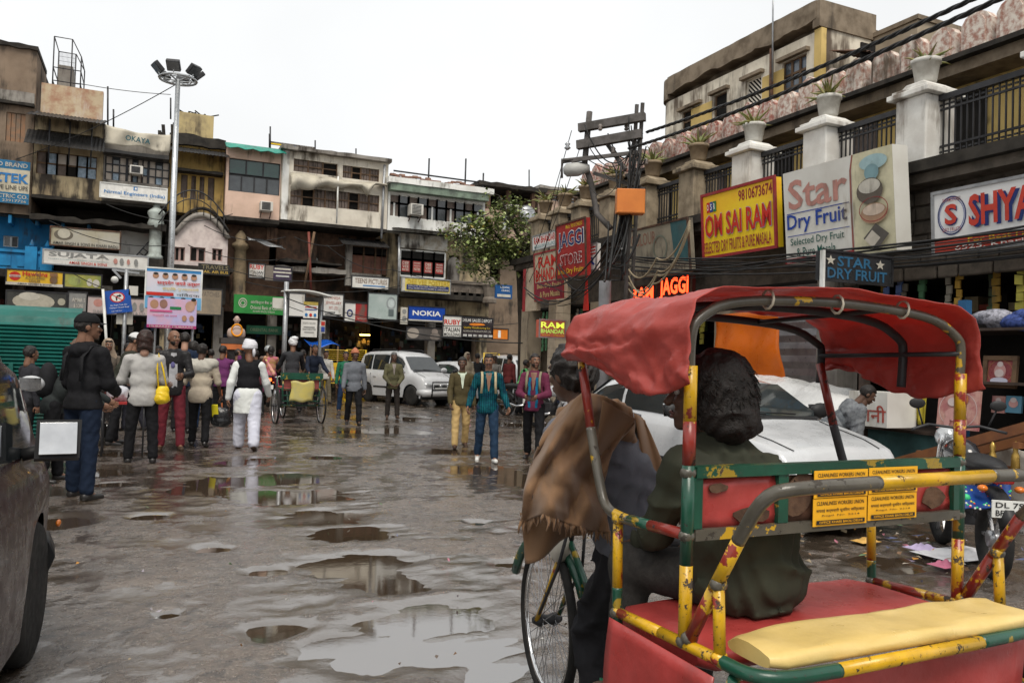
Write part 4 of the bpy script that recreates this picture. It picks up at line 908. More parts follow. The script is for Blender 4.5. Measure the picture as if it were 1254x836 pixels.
# boards at the far corner
a, b = fxx(657, 312, 690, 364, 9.0)
board('shop_sign', 'large cream and maroon board at the street corner under a small white strip', a, b, pmat('cream_flex', (.5,.42,.3), (.42,.34,.24), rough=.6, dirt=.25), [
    ('r', 0,.62,1,1, flat((.25,.03,.05))), ('t', .15,.08,.85,.32, 'RAM', cRed, .05), ('t', .05,.34,.98,.6, 'BHANDAR', cRed, .05), ('t', .1,.66,.95,.78, 'Best Dry Fruits', flat((.6,.45,.2)), .02), ('t', .2,.83,.9,.95, '& Pure Masala', flat((.6,.45,.2)), .02)], 'x', .12, cDkRed, .04, tilt=R(3))
a, b = fxx(641, 330, 656.5, 380, 9.0)
board('shop_sign', 'narrow cream side panel left of the large corner board', a, b, flat((.45,.37,.27)), [('r', 0,0,.22,1, cDkRed)], 'x', .12, None)
a, b = fxx(653, 290, 682, 300, 9.0)
board('shop_sign', 'small white strip with red letters above the large cream corner board', a, b, cWhite, [('t', .06,.12,.94,.6, 'RAM BHANDAR', cRed, .04), ('t', .06,.68,.94,.9, 'WHOLESALE DRY FRUITS & SPICES', cTeal, .01)], 'x', .08, mGalv, .03, tilt=R(3))
a, b = fxx(684, 277, 718, 337, 8.7)
board('shop_sign', 'red board with navy white outlined letters at the street corner', a, b, pmat('red_flex', (.36,.03,.025), (.27,.02,.02), rough=.5, dirt=.2), [
    ('t', .35,.04,.9,.11, 'Mob: 9810734330', cYel, .01), ('t', .06,.15,.96,.52, 'JAGGI', cWhite, .09), ('t', .08,.165,.94,.505, 'JAGGI', cNavy, .03), ('t', .14,.56,.88,.76, 'STORE', cWhite, .05), ('t', .155,.57,.865,.75, 'STORE', cDkRed, .01), ('t', .08,.82,.94,.94, 'Best Dry Fruits', cYel, .02)], 'x', .12, mRust, .04, tilt=R(3))
a, b = fxx(720, 300, 730, 330, 8.9)
board('shop_sign', 'narrow white sign beside the red store board', a, b, cWhite, [('t', .1,.1,.9,.4, 'E', cRed, .05), ('t', .1,.5,.9,.8, 'R', cBlue, .05)], 'x', .1, mGalv, .03)
a, b = on_y(661, 391, 16.6), on_y(692, 414, 16.6)
board('hanging_sign', 'small maroon sign with yellow green letters by the tiled column', a, b, pmat('lit_maroon', (.25,.06,.05), emit=.25, emitc=(.4,.1,.05)), [('t', .05,.12,.95,.46, 'RAM', flat((.6,.7,.08), emit=.5), .05), ('t', .05,.52,.95,.76, 'BHANDAR', flat((.35,.6,.1), emit=.4), .04), ('t', .08,.82,.4,.9, 'Spices', cYel, .02), ('t', .55,.82,.95,.9, 'Masala', cYel, .02)], 'y', .18, mGalv, .03)
# ================================================================== SIGNS OF THE FAR ROW
def fsign(lab, r, face, items, Y=29.6, frame=None, thick=.08, tilt=0, name='shop_sign', cat='sign', dd=.006):
    a, b = fy(*r, Y); return board(name, lab, a, b, face, items, 'y', thick, frame, .04, tilt, cat, dd=dd)
cSky = flat((.03,.2,.5)); cPale = flat((.55,.52,.45)); cDarkG = flat((.05,.05,.05)); cMar = flat((.2,.03,.06)); cGold = flat((.6,.4,.08)); cLBlue = flat((.2,.42,.7)); cGreyW = flat((.5,.5,.48)); cPinkI = flat((.65,.3,.42)); cSkin = flat((.42,.23,.14)); cGreyB = flat((.25,.25,.27))
fsign('cream and blue board on the brown house at the left edge', (-25,192,35,251), pmat('cream_board', (.6,.55,.42), rough=.6, dirt=.25), [
    ('r', 0,0,1,.2, flat((.02,.16,.32))), ('t', .3,.05,.95,.15, 'ED BRAND', cPale, .03), ('t', .05,.3,.98,.52, 'AZTEK', cSky, .07), ('t', .3,.58,.97,.68, 'PIPE LINE UPS', cDarkG, .02), ('r', 0,.75,1,1, flat((.02,.16,.32))), ('t', .2,.79,.98,.88, 'ELECTRIC CO.', cPale, .04), ('t', .3,.91,.95,.97, 'Ph: 23917726', cPale, .02)], 29.8)
# banner
ba, bb = fy(129, 152, 208, 190, 29.5)
bn = thing('cloth_banner', 'grey cloth banner with dark teal letters hung on the roof edge', 'banner', ((ba.x+bb.x)/2, 29.5, bb.z))
cloth_sheet(lambda u, v: (ba.x+(bb.x-ba.x)*u, 29.52+.05*math.sin(u*16+v*3), ba.z-.06*u-(ba.z-bb.z)*(.8+.06*math.sin(u*9))*v-.1*math.sin(u*3.1)*(1-v)), 30, 8).build('cloth', mTarp, bn, world=True, solid=.008)
items_on(Plane((ba.x, 29.43, ba.z), (1,0,-.06), (.06,0,1), bb.x-ba.x, ba.z-bb.z), [('t', .32,.32,.7,.56, 'OKAYA', flat((.02,.09,.11)), .05)], bn)
fsign('white board with blue emblem and blue serif lettering', (123,223,204,249), cWhite, [('r', .49,.08,.55,.34, cSky), ('r', .51,.14,.54,.28, cWhite), ('t', .06,.46,.97,.76, 'Nirmal Engineers (India)', cSky, .025), ('t', .3,.82,.95,.9, 'Electric motors & pumps', cGreyI, .0)], 29.7, mWFrame)
fsign('faded grey yellow board with an old picture above the long white board', (62,277,147,306), pmat('faded_ad', (.36,.32,.22), (.42,.4,.34), scale=1.2, rough=.6, dirt=.4), [('e', .05,.12,.32,.7, flat((.15,.13,.1))), ('e', .1,.08,.28,.6, flat((.5,.47,.38))), ('t', .04,.78,.97,.94, 'AMAR SINGH & SONS IN KHARI BAOLI', cDarkG, .02)], 29.7, mRust)
fsign('long white board with wide grey capitals and small product pictures', (53,305,181,331), mDirtyW, [('t', .05,.12,.62,.54, 'SUJATA', cGreyI, .085), ('t', .05,.6,.62,.66, 'MIXERS JUICERS GRINDERS CENTRIFUGAL', cTeal, 0), ('t', .24,.72,.6,.92, 'AMAR SINGH & SONS', cRed, .02), ('e', .66,.3,.7,.7, cRose), ('e', .72,.25,.76,.75, cGreyI), ('e', .79,.3,.82,.7, cRose), ('e', .86,.25,.9,.75, cGreyI)], 29.55, mGalv)
fsign('yellow board with a red roundel and cooker pictures', (8,329,77,352), pmat('mustard_board', (.7,.43,.02), (.6,.36,.02), rough=.4, dirt=.15), [('e', .05,.14,.25,.72, cRed), ('r', .05,.36,.25,.5, cGreyW), ('t', .07,.38,.23,.48, 'Hawkins', cRed, .02), ('t', .28,.08,.72,.38, 'Hawkins', cRed, .06), ('t', .33,.44,.68,.58, 'AUTHORISED', cDarkG, .02), ('t', .4,.62,.6,.78, 'DEALER', cDarkG, .02), ('e', .76,.3,.9,.8, flat((.2,.1,.04))), ('r', .76,.1,.9,.35, flat((.3,.14,.05))), ('r', 0,.82,1,1, cPale), ('t', .2,.86,.8,.96, 'AMAR SINGH & SONS', cDarkG, .02)], 29.5, mIron)
fsign('green yellow picture board right of the mustard board', (79,334,124,354), pmat('green_ad', (.2,.24,.05), (.4,.36,.08), scale=2, rough=.35), [('e', .1,.2,.45,.85, flat((.35,.4,.12))), ('e', .6,.3,.75,.85, cPale), ('e', .76,.35,.95,.9, cPale)], 29.5, mIron)
fsign('dark board with a large pale dish picture under the mustard board', (8,355,81,381), pmat('dark_ad', (.05,.05,.045), rough=.4), [('e', .1,.1,.8,1.0, flat((.45,.42,.34))), ('e', .2,.05,.55,.5, flat((.55,.52,.44))), ('e', .85,.3,.98,.7, flat((.4,.38,.3)))], 29.5, mIron)
fsign('small grey board with pale capitals beside the dish picture', (84,357,106,382), cGreyI, [('t', .2,.3,.9,.5, 'AMAR S', cPale, .02), ('t', .3,.6,.8,.8, '& SONS', cPale, .02)], 29.5, mIron)
fsign('pinkish board with mixer pictures behind the blue traffic sign', (107,362,182,387), pmat('pink_ad', (.45,.36,.34), (.5,.42,.4), rough=.5, dirt=.25), [('e', .1,.15,.25,.6, cRose), ('e', .6,.25,.68,.75, cGreyI), ('e', .72,.25,.8,.75, cGreyI), ('e', .84,.25,.92,.75, cGreyI), ('t', .1,.78,.95,.95, 'SUNDER ELECTRICALS & CO.', cGreyI, .02)], 29.5, mIron)
fsign('black fascia with dull gold letters below the arched white front', (243,322,281,338), pmat('black_fascia', (.03,.028,.024), rough=.5), [('t', .1,.1,.95,.5, 'TRAVELS', flat((.2,.17,.1)), .04), ('t', .1,.6,.95,.85, 'RAIL AIR BUS', cGold, .02)], 29.4)
fsign('faded brown hoarding behind the poster stand', (241,353,271,386), pmat('faded_hoard', (.3,.24,.17), (.2,.17,.13), rough=.6, dirt=.35), [('t', .1,.1,.9,.3, 'WATCHES', flat((.18,.15,.12)), .03)], 29.4, mIron)
fsign('white board with red capitals on the brick wall', (305,322,324,341), mDirtyW, [('t', .06,.08,.94,.4, 'RUBY', cRed, .05), ('t', .08,.5,.9,.7, 'ITALIAN', cDarkG, .03), ('t', .08,.74,.9,.92, 'MOULDING', cDarkG, .02)], 29.3, mIron)
fsign('dark striped board right of the small red lettered board', (325,325,357,345), pmat('purple_black', (.06,.04,.08), rough=.5), [('r', .35,.1,.95,.22, cPale), ('r', .3,.35,.98,.46, cPale), ('r', .4,.6,.9,.72, cGreyW), ('r', 0,0,.3,1, flat((.2,.17,.14)))], 29.3, mIron)
fsign('long green bank fascia with a round emblem', (287,360,352,386), pmat('bank_green', (.03,.25,.05), (.025,.19,.04), rough=.45, dirt=.12), [('ring', .08,.18,.24,.7, cPale, .8), ('ring', .11,.3,.21,.6, cPale, .7), ('t', .3,.28,.95,.5, 'ओरियन्टल बैंक ऑफ कॉमर्स', cPale, .02), ('t', .3,.56,.97,.76, 'Oriental Bank of Commerce', cPale, .015), ('t', .35,.82,.75,.92, 'KHARI BAOLI DELHI', cPale, 0)], 29.3, None, .2)
fsign('dim green inner board beneath the bank fascia', (302,398,345,410), pmat('dim_green', (.01,.08,.04), rough=.5), [('t', .1,.3,.9,.7, 'ORIENTAL BANK', flat((.15,.2,.12)), .02)], 30.6)
fsign('white panel behind the grey pole', (354,358,373,388), mDirtyW, [], 29.3, mIron)
fsign('white board with three lines of dark red capitals', (396,359,420,388), mDirtyW, [('t', .2,.12,.85,.28, 'TANEJA', cRose, .03), ('t', .12,.34,.9,.5, 'JEWELLERY', cRose, .03), ('t', .3,.56,.75,.7, 'PVT. LTD.', cRose, .03), ('r', .1,.8,.6,.84, cDarkG), ('r', .1,.9,.9,.94, cDarkG)], 29.3, mIron)
fsign('half white half red board with a ring emblem', (422,370,451,395), mDirtyW, [('r', .45,0,1,1, flat((.35,.03,.03))), ('ring', .1,.35,.35,.75, cNavy, .6), ('t', .55,.75,.9,.85, 'union', cPale, .02)], 29.2, mIron)
fsign('pale green grey watch advertisement', (451,358,486,392), pmat('watch_ad', (.35,.42,.4), (.5,.55,.53), scale=.8, rough=.35), [('ring', .62,.12,.95,.62, flat((.3,.33,.33)), .7), ('e', .67,.2,.9,.54, flat((.5,.56,.55))), ('r', .7,.6,.88,.85, flat((.12,.15,.15)))], 29.1, mIron)
fsign('white board with grey brown capitals below the brown shutters', (431,337,476,355), mDirtyW, [('t', .08,.2,.95,.6, 'TEENS PICTURES', flat((.25,.18,.14)), .04), ('r', .3,.72,.9,.8, cSky)], 29.6, mIron)
fsign('yellow poster shop board with a blue lower band', (492,339,551,360), pmat('yellow_board2', (.6,.47,.08), (.66,.56,.16), rough=.4, dirt=.15), [('r', 0,.0,.07,1, cPale), ('t', .12,.12,.97,.45, 'DEE VEE POSTERS', flat((.75,.68,.3)), .07), ('t', .12,.12,.97,.45, 'DEE VEE POSTERS', flat((.55,.36,.02)), .03), ('r', .1,.5,.97,.86, cNavy), ('t', .13,.54,.9,.66, 'DEALS IN: POSTERS, FRAMES, CARDS', cPale, .01), ('t', .13,.7,.95,.82, 'WALL PAPERS PHOTO FRAMES & LAMINATION', cPale, .01)], 29.4, mGalv)
fsign('blue board with five white capitals', (500,374,545,395), pmat('strong_blue', (.01,.06,.36), (.01,.05,.3), rough=.35), [('t', .12,.28,.88,.62, 'NOKIA', cWhite, .06), ('r', 0,.88,1,1, cPale)], 29.2, mIron)
fsign('narrow poster panel left of the blue board', (491,376,499,397), cPale, [('e', .2,.1,.8,.4, cGreyI), ('e', .2,.5,.8,.85, cGreyI)], 29.2)
fsign('grey advertisement with a reclining face under the blue board', (498,400,541,417), pmat('grey_ad', (.1,.09,.085), rough=.4), [('e', .02,.05,.35,.9, flat((.38,.33,.28))), ('e', .7,.05,.88,.55, flat((.3,.25,.22))), ('e', .65,.4,.95,1, flat((.22,.19,.17)))], 29.3, mIron)
fsign('white board with red and black frame maker lettering', (543,386,565,413), mDirtyW, [('t', .06,.18,.94,.42, 'RUBY', cRed, .06), ('t', .08,.55,.9,.75, 'ITALIAN', cDarkG, .04), ('t', .06,.8,.94,.95, 'MOULDING', cDarkG, .03)], 28.9, mIron)
fsign('black depot board with gold oval and white lines', (565,388,603,414), pmat('black_board2', (.035,.025,.03), rough=.4), [('t', .03,.06,.97,.22, 'DELHI SALES DEPOT', cWhite, .02), ('e', .25,.27,.75,.42, cOrange), ('t', .08,.46,.92,.58, 'Quality Manufacturing Co.', cYel, .01), ('t', .06,.64,.94,.74, 'ALUMINIUM PRODUCTS PVT LTD', cPale, .01)]+[('r', .06+.16*k,.85,.18+.16*k,.96, cGreyW) for k in range(6)], 29.0, mIron)
fsign('orange board with a white letter i', (603,402,622,416), cOrange, [('t', .35,.15,.55,.85, 'i', cWhite, .08)], 29.0, mIron)
fsign('small blue notice under the tree with white lines', (607,348,627,366), flat((.01,.08,.25)), [('t', .3,.12,.85,.25, 'DENTAL', cWhite, .02), ('t', .35,.36,.85,.48, 'CLINIC', cWhite, .02), ('r', .1,.7,.9,.9, cPale)], 28.5, None)
fsign('dark roof sign with a row of pale capitals', (332,173,386,184), pmat('dark_brown_sign', (.06,.045,.04), rough=.6), [('t', .07,.1,.95,.42, 'ARORA ELECTRIC CO.  KHURANA JI', cPale, .01), ('r', 0,.55,.35,1, cYel), ('r', .36,.55,.55,1, cSky)], 31, None)
# roof masts behind
for k, (px, y0, y1, Y) in enumerate(((331,155,180,31), (386,172,186,31), (132,106,152,30.6), (139,134,150,30.6), (436,182,196,31), (648,208,232,32), (209,120,140,31.5), (330,164,176,31))):
    a, b = on_y(px, y0, Y), on_y(px, y1+6, Y)
    tag(MB().tube([b, a], .03, 5).build('roof_mast', mIron), ['tall thin mast at the left end of the dark roof sign', 'short mast at the right end of the dark roof sign', 'tall iron post left of the grey banner', 'short iron post above the grey banner', 'lone post on the cream house roof', 'post on the pink house roof', 'thin post beside the lamp mast', 'short stub on the green awning house roof'][k], 'mast')
# ================================================================== STREET FURNITURE
# high mast with floodlights
mMast = pmat('mast_steel', (.5,.52,.53), (.4,.42,.43), scale=5, rough=.35, metal=.7, bump=.05)
mp = on_y(210, 300, 23); mtop = on_y(214, 97, 23).z
lm = thing('lamp_mast', 'tall steel floodlight mast rising behind the crowd', 'lamp post', (mp.x, 23, 0))
MB().tube([(0,0,0), (0,0,mtop)], [.1,.06], 12).build('mast', mMast, lm)
rr_ = .47; ring = MB().tube([(rr_*math.cos(a), rr_*math.sin(a), mtop) for a in [2*math.pi*i/20 for i in range(20)]], .03, 6, closed=True)
ring.tube([(.34*math.cos(a), .34*math.sin(a), mtop-.02) for a in [2*math.pi*i/16 for i in range(16)]], .015, 5, closed=True)
for i in range(6): a = 2*math.pi*i/6; ring.bar((0,0,mtop-.05), (rr_*math.cos(a), rr_*math.sin(a), mtop), .03)
ring.build('ring', mMast, lm)
for i in range(6):
    a = 2*math.pi*(i+.25)/6; c, s_ = math.cos(a), math.sin(a); o = Vector((c*(rr_+.05), s_*(rr_+.05), mtop+.2)); rd, tg = Vector((c, s_, 0)), Vector((-s_, c, 0))
    ax = (rd*.7+Vector((0,0,.7))).normalized(); az = (rd*.7-Vector((0,0,.7))).normalized()
    fl = MB().obox(o, ax*.15, tg*.17, az*.06).build('floodlight', mIron, lm, bevel=.02)
    MB().obox(o+az*.064, ax*.13, tg*.15, az*.004).build('lens', mGlass, fl)
    MB().bar((rr_*c, rr_*s_, mtop), o, .03).build('bracket', mMast, lm)
# traffic sign
a, b = fy(127, 352, 158, 383, 19); ts = thing('traffic_sign', 'tilted blue no right turn sign on a grey pole', 'traffic sign', (on_y(154,400,19).x, 19.05, 0))
tl = R(-9); aa = Vector((math.cos(tl), 0, -math.sin(tl))); ab = Vector((math.sin(tl), 0, math.cos(tl)))
pl = Plane(Vector(a)+Vector((0,0,-.08)), aa, ab, b.x-a.x, (a.z-b.z)*.95)
MB().obox(pl.p(.5,.5,-.012), aa*pl.w/2, ab*pl.h/2, pl.n*.012).build('panel', pmat('sign_blue', (.01,.09,.42), rough=.35), ts, world=True)
items_on(pl, [('e', .2,.08,.78,.55, cRed), ('e', .26,.13,.72,.5, cWhite), ('poly', .36,.2,.66,.45, cBlack, [(.2,1),(.2,.4),(.45,.1),(.7,.1),(.7,-.1),(1,.2),(.7,.5),(.7,.35),(.5,.35),(.4,.5),(.4,1)]), ('poly', .3,.18,.68,.46, cRed, [(0,.06),(.08,0),(1,.94),(.92,1)]), ('t', .18,.62,.82,.7, 'No Right Turn On', cWhite, .01), ('t', .15,.73,.88,.81, 'Fatehpuri Chowk Road', cWhite, .01), ('t', .2,.88,.6,.93, 'Delhi Traffic Police', cWhite, 0)], ts)
p = on_y(155, 330, 19.06); MB().tube([(p.x, 19.08, 0), (p.x, 19.08, p.z)], .04, 8).build('pole', mGalv, ts, world=True)
MB().bar((p.x-.28,19.08,p.z-.02), (p.x+.25,19.08,p.z-.06), .04).bar((p.x-.25,19.06,p.z-.03), (p.x-.1,19.02,p.z-.2), .04).build('arm', mGalv, ts, world=True)
MB().ball((p.x-.22, 19.0, p.z-.24), .075).build('camera_dome', mWFrame, ts, world=True); MB().box(p.x+.06, p.x+.24, 19.0, 19.1, p.z-.55, p.z-.35).build('junction_box', mACb, ts, world=True)
MB().box(p.x-.16, p.x+.16, 19.1, 19.12, on_y(155,397,19).z, on_y(155,380,19).z).build('white_plate', cPale, ts, world=True)
p, q = on_y(126, 354, 18.9), on_y(133, 412, 18.9); tag(MB().tube([p, (q.x+.12, 18.9, 0)], .03, 6).build('leaning_pole', mWFrame), 'leaning thin white pole left of the blue traffic sign', 'pole')
# poster stand
pA, pB = fy(179, 327, 246, 372, 18.2); pC, pD = fy(181, 364, 240, 403, 18.15)
faces = lambda n, v0, v1, u0=.05, du=.19: [x for k in range(n) for x in (('e', u0+du*k, v0, u0+du*k+.11, v1, cSkin), ('e', u0+du*k+.01, v0-.01, u0+du*k+.1, v0+(v1-v0)*.35, cBlack))]
ps = board('poster_stand', 'pale blue and pink political poster with rows of portraits on a stand', pA, (pB.x, pB.y, on_y(246,380,18.2).z), pmat('pale_poster', (.55,.62,.72), (.66,.6,.66), scale=2, rough=.4), [
    ('r', 0,0,1,.09, flat((.05,.25,.55)))]+faces(5, .12, .26, .12, .17)+[('t', .2,.3,.97,.43, 'सत्यमेव जयते उत्सव', cRed, .06), ('t', .3,.46,.95,.55, 'हार्दिक शुभकामनायें', flat((.6,.45,.1)), .04), ('r', .02,.6,.5,.68, cRed), ('t', .55,.6,.97,.68, 'निवेदक', cDarkG, .02), ('r', 0,.7,1,1, flat((.15,.4,.65)))]+faces(5, .72, .92), 'y', .03, mWFrame, .03, cat='poster', dd=.002)
for px in (190, 236): q = on_y(px, 400, 18.3); MB().tube([(q.x, 18.3, 0), (q.x, 18.3, pA.z)], .03, 6).build('leg', mGalv, ps, world=True)
board('poster', 'pink and violet poster hung over the lower half of the pale blue one', pC, pD, pmat('pink_poster', (.62,.38,.5), (.45,.42,.66), scale=3, rough=.35), [('e', .05,.06,.22,.36, cSkin), ('e', .24,.04,.4,.34, flat((.3,.16,.12))), ('e', .76,.06,.96,.42, flat((.5,.3,.22))), ('r', .45,.27,.68,.36, cGreen), ('r', .05,.4,.5,.46, flat((.6,.1,.25))), ('t', .1,.55,.6,.62, 'जन्मदिन की बधाई', flat((.6,.1,.25)), .02), ('e', .7,.55,.8,.75, cSkin), ('e', .85,.55,.95,.75, cSkin), ('r', 0,.9,1,1, flat((.45,.05,.2))), ('t', .05,.92,.95,.98, 'MUBARAK MUBARAK', cPale, .02)], 'y', .03, None, cat='poster', dd=.002)
# bust on plinth
bp = on_y(289, 430, 23.5); bu = thing('garlanded_bust', 'pale bust with an orange garland on an orange framed plinth', 'statue', (bp.x, 23.6, 0))
zb = on_y(289, 413, 23.5).z; zt_ = on_y(289, 386, 23.5).z; h_ = zt_-zb; mBust = pmat('bust_stone', (.45,.34,.29), (.34,.26,.22), rough=.6)
pw = (on_y(306,420,23.5).x-on_y(272,420,23.5).x)/2
MB().box(-pw, pw, -.2, .35, 0, zb-.18).build('plinth', pmat('black_granite', (.025,.022,.022), rough=.25), bu); MB().box(-pw-.05, pw+.05, -.27, .4, zb-.18, zb-.02).build('plinth_top', pmat('dark_stone_cap', (.06,.05,.045), rough=.4), bu)
f = MB().box(-pw-.04, -pw+.12, -.26, -.2, 0, zb-.19).box(pw-.12, pw+.04, -.26, -.2, 0, zb-.19).box(-pw+.121, pw-.121, -.262, -.2, zb-.34, zb-.19); f.build('orange_frame', pmat('terracotta_paint', (.55,.16,.05), rough=.6), bu)
k = h_/.75
mb = MB(); mb.lathe([(.26*k,0),(.3*k,.08*k),(.3*k,.2*k),(.27*k,.3*k),(.15*k,.38*k),(.075*k,.42*k),(.075*k,.5*k)], (0,0,zb-.02), 14); mb.v = [(x, y*.6, z) for x, y, z in mb.v]
mb.ball((0,-.01,zb+.6*k), (.095*k,.11*k,.14*k)); mb.ball((0,-.12*k,zb+.58*k), (.02*k,.03*k,.035*k)); mb.ball((-.1*k,0,zb+.6*k), (.02*k,.03*k,.04*k)); mb.ball((.1*k,0,zb+.6*k), (.02*k,.03*k,.04*k)); mb.build('bust', mBust, bu)
MB().tube([(.17*k*math.cos(t)*(1 if math.sin(t) > 0 else 1), -.14*k-.05*abs(math.sin(t)), zb+(.24+.2*math.sin(t))*k) for t in [2*math.pi*i/18 for i in range(18)]], .03*k, 6, closed=True).build('garland', pmat('marigold', (.8,.3,.01), rough=.8, bump=.5, bscale=60), bu)
# pole frame with notices
pf = thing('notice_frame', 'grey post and white canopy frame hung with notices', 'notice stand', (on_y(351,430,24).x, 24, 0))
p = on_y(351, 345, 24); q = on_y(396, 360, 24)
MB().tube([(p.x,24,0),(p.x,24,p.z)], .07, 8).build('post', mGalv, pf, world=True); MB().tube([(q.x,24.3,0),(q.x,24.3,q.z)], .05, 8).build('post', mGalv, pf, world=True)
cloth_sheet(lambda u, v: (p.x-.05+(q.x-p.x+.25)*u, 23.7+1.0*v, on_y(370,358,24).z-.1*u+.08*math.sin(u*3.14)+.04*v), 10, 4).build('canopy', mWFrame, pf, world=True, solid=.05)
for (r, it, m) in (((372,369,389,390), [('r',.0,.0,1,.2,flat((.6,.45,.1))), ('r',.1,.3,.9,.36,cRed), ('r',.1,.45,.9,.5,cBlue), ('e',.1,.7,.3,.9,cSky), ('e',.4,.7,.6,.9,cRed), ('e',.7,.7,.9,.9,cSky)], cWhite), ((369,391,388,413), [('t',.1,.15,.9,.26,'URGENTLY REQUIRED',cGreyI,.01), ('r',.15,.4,.85,.45,cGreyI), ('t',.1,.5,.9,.6,'SALES EXECUTIVE',cDarkG,.02), ('r',.2,.7,.8,.74,cGreyI)], mDirtyW), ((393,392,398,408), [('r',.1,.1,.9,.4,cRed), ('r',.1,.5,.9,.9,cBlue)], cPale)):
    a, b = fy(*r, 23.9); pl = Plane(a, (1,0,0), (0,0,1), b.x-a.x, a.z-b.z); no = MB().obox(pl.p(.5,.5,-.01), (pl.w/2,0,0), (0,0,pl.h/2), (0,.008,0)).build('notice', m, pf, world=True); items_on(pl, it, no)
p = on_y(340, 365, 24.2); MB().box(p.x-.15, p.x+.2, 24.1, 24.15, p.z-.3, p.z).build('white_box', mACb, pf, world=True)
# yellow barricades
mBar = pmat('barricade_yellow', (.75,.5,.02), (.62,.4,.02), rough=.4, dirt=.15)
for k, (x0_, x1_, Y, lab) in enumerate(((398,424,26.2,'yellow police barricade left of the other, behind the boy in white'), (424,449,26.6,'yellow police barricade beside the silver hatchback'), (592,612,27.5,'yellow barricade top behind the far right walkers'))):
    a = on_y(x0_, 428 if k < 2 else 432, Y); b = on_y(x1_, 428, Y); t = thing('barricade', lab, 'barricade', ((a.x+b.x)/2, Y, 0), 0, 'police barricades'); h = a.z; wd = (b.x-a.x)/2-.03
    MB().tube([(-wd,0,.05),(-wd,0,h),(wd,0,h),(wd,0,.05)], .03, 6).tube([(-wd,0,h*.35),(wd,0,h*.35)], .02, 6).build('frame', mBar, t)
    pnl = MB().box(-wd+.04, wd-.04, -.01, .01, h*.4, h*.75).build('panel', mBar, t)
    items_on(Plane((-wd+.04,-.011,h*.75), (1,0,0), (0,0,1), 2*wd-.08, h*.35), [('t', .1,.2,.9,.75, 'DELHI POLICE', cRed, .04)], pnl) if False else None
    g = MB()
    for i in range(5): z = h*(.8+.04*i); g.tube([(-wd,0,z),(wd,0,z)], .008, 4)
    g.build('wires', mBar, t)
    MB().box(-wd-.03, -wd+.03, -.3, .3, 0, .06).box(wd-.03, wd+.03, -.3, .3, 0, .06).build('foot', mBar, t)
    co, fs = text_data('POLICE', .03); mn, mx = co.min(0), co.max(0)
    MB_ = MB(); MB_.add([((-.8+1.6*(c[0]-mn[0])/(mx[0]-mn[0]))*wd*.95, -.014, h*(.47+.2*(c[1]-mn[1])/(mx[1]-mn[1]))) for c in co], fs, False); MB_.build('lettering', cRed, t)
# blue tarp stall roof
a, b = fy(377, 415, 413, 424, 28.6)
bt = thing('blue_tarpaulin', 'bright blue tarpaulin stall roof behind the barricades', 'tarpaulin', ((a.x+b.x)/2, 28.6, 2.0))
cloth_sheet(lambda u, v: (a.x+(b.x-a.x)*u, 28.2+1.2*v, b.z+(a.z-b.z)*v*(1-.3*u)-.08*math.sin(u*6)), 12, 5).build('sheet', pmat('blue_plastic', (.01,.1,.5), rough=.3), bt, world=True, solid=.01)
for u_ in (a.x+.05, b.x-.05): pole(bt, (u_, 28.25, 0), (u_, 28.25, b.z+.02), .03, mWood)
# teal corrugated hut on the left
y_ = 15.2; a = on_y(-70, 386, y_); b = on_y(99, 388, y_); zt_ = b.z
ht = thing('corrugated_hut', 'teal corrugated iron hut behind the parked cars', 'hut', ((a.x+b.x)/2, y_, 0))
pts = []
for i in range(60): t = i/59; pts.append((y_-.16*abs(math.sin(i*math.pi/4))**.8*0+(.05 if i % 2 else 0), zt_*t*.93))
g = [[(x, y, z) for (y, z) in pts]+[(x, y_+.06+.5*(1-math.cos(s)), zt_*.93+.3*math.sin(s)) for s in (.4,.8,1.2,1.57)] for x in (a.x, b.x)]
MB().sheet(g, smooth=False).build('sheet_wall', mTeal, ht, world=True, solid=.01)
MB().box(a.x, b.x-.02, y_+.3, y_+1.8, 0, zt_*1.02).build('hut_body', mTeal, ht, world=True)
for i in range(5): x = b.x-.1-i*.9; MB().box(x, x+.06, y_-.05, y_-.001, 0, zt_*.6).build('batten', mTeal, ht, world=True)
# ================================================================== UTILITY POLE with crossarms, lamp, box
mPoleI = pmat('weathered_pole', (.12,.11,.105), (.07,.065,.06), scale=5, rough=.7, bump=.2, dirt=.2)
up = on_x(762, 300, 8.85); ut = thing('utility_pole', 'double railed utility pole with slanting crossarms and tangled cables', 'utility pole', (8.85, up.y, 0))
P = lambda px, py, dx=0: on_d(px, py, 15.6+dx)
def ptube(name, pts, r, m=mPoleI, n=6): return MB().tube(pts, r, n).build(name, m, ut, world=True)
a1 = P(780,128); base = Vector((8.85, up.y, 0)); a2 = P(787,126); b2 = base+Vector((.18,.05,0))
MB().bar(base, a1, .06, .05).build('rail', mPoleI, ut, world=True); MB().bar(b2, a2, .06, .05).build('rail', mPoleI, ut, world=True)
for k in range(14):
    t = .25+.055*k; MB().bar(base.lerp(a1, t), b2.lerp(a2, t), .05, .05).build('rung', mPoleI, ut, world=True)
for (p, q, w_) in (((709,157),(790,143),.16), ((707,178),(786,164),.17), ((688,198),(785,186),.07), ((727,212),(790,232),.07), ((742,174),(766,208),.07)):
    MB().bar(P(*p, .5), P(*q, -.1), w_*.8, w_).build('crossarm', mPoleI, ut, world=True)
ptube('side_post', [P(722,137,.5), P(716,200,.5), P(724,225,.5), P(731,262,.4), P(748,280,.2)], .06)
ptube('lamp_arm', [P(726,192,.4), P(688,196,.4), P(688,218,.4)], .03); ptube('lamp_arm', [P(714,200,.4), P(700,200,.4)], .03)
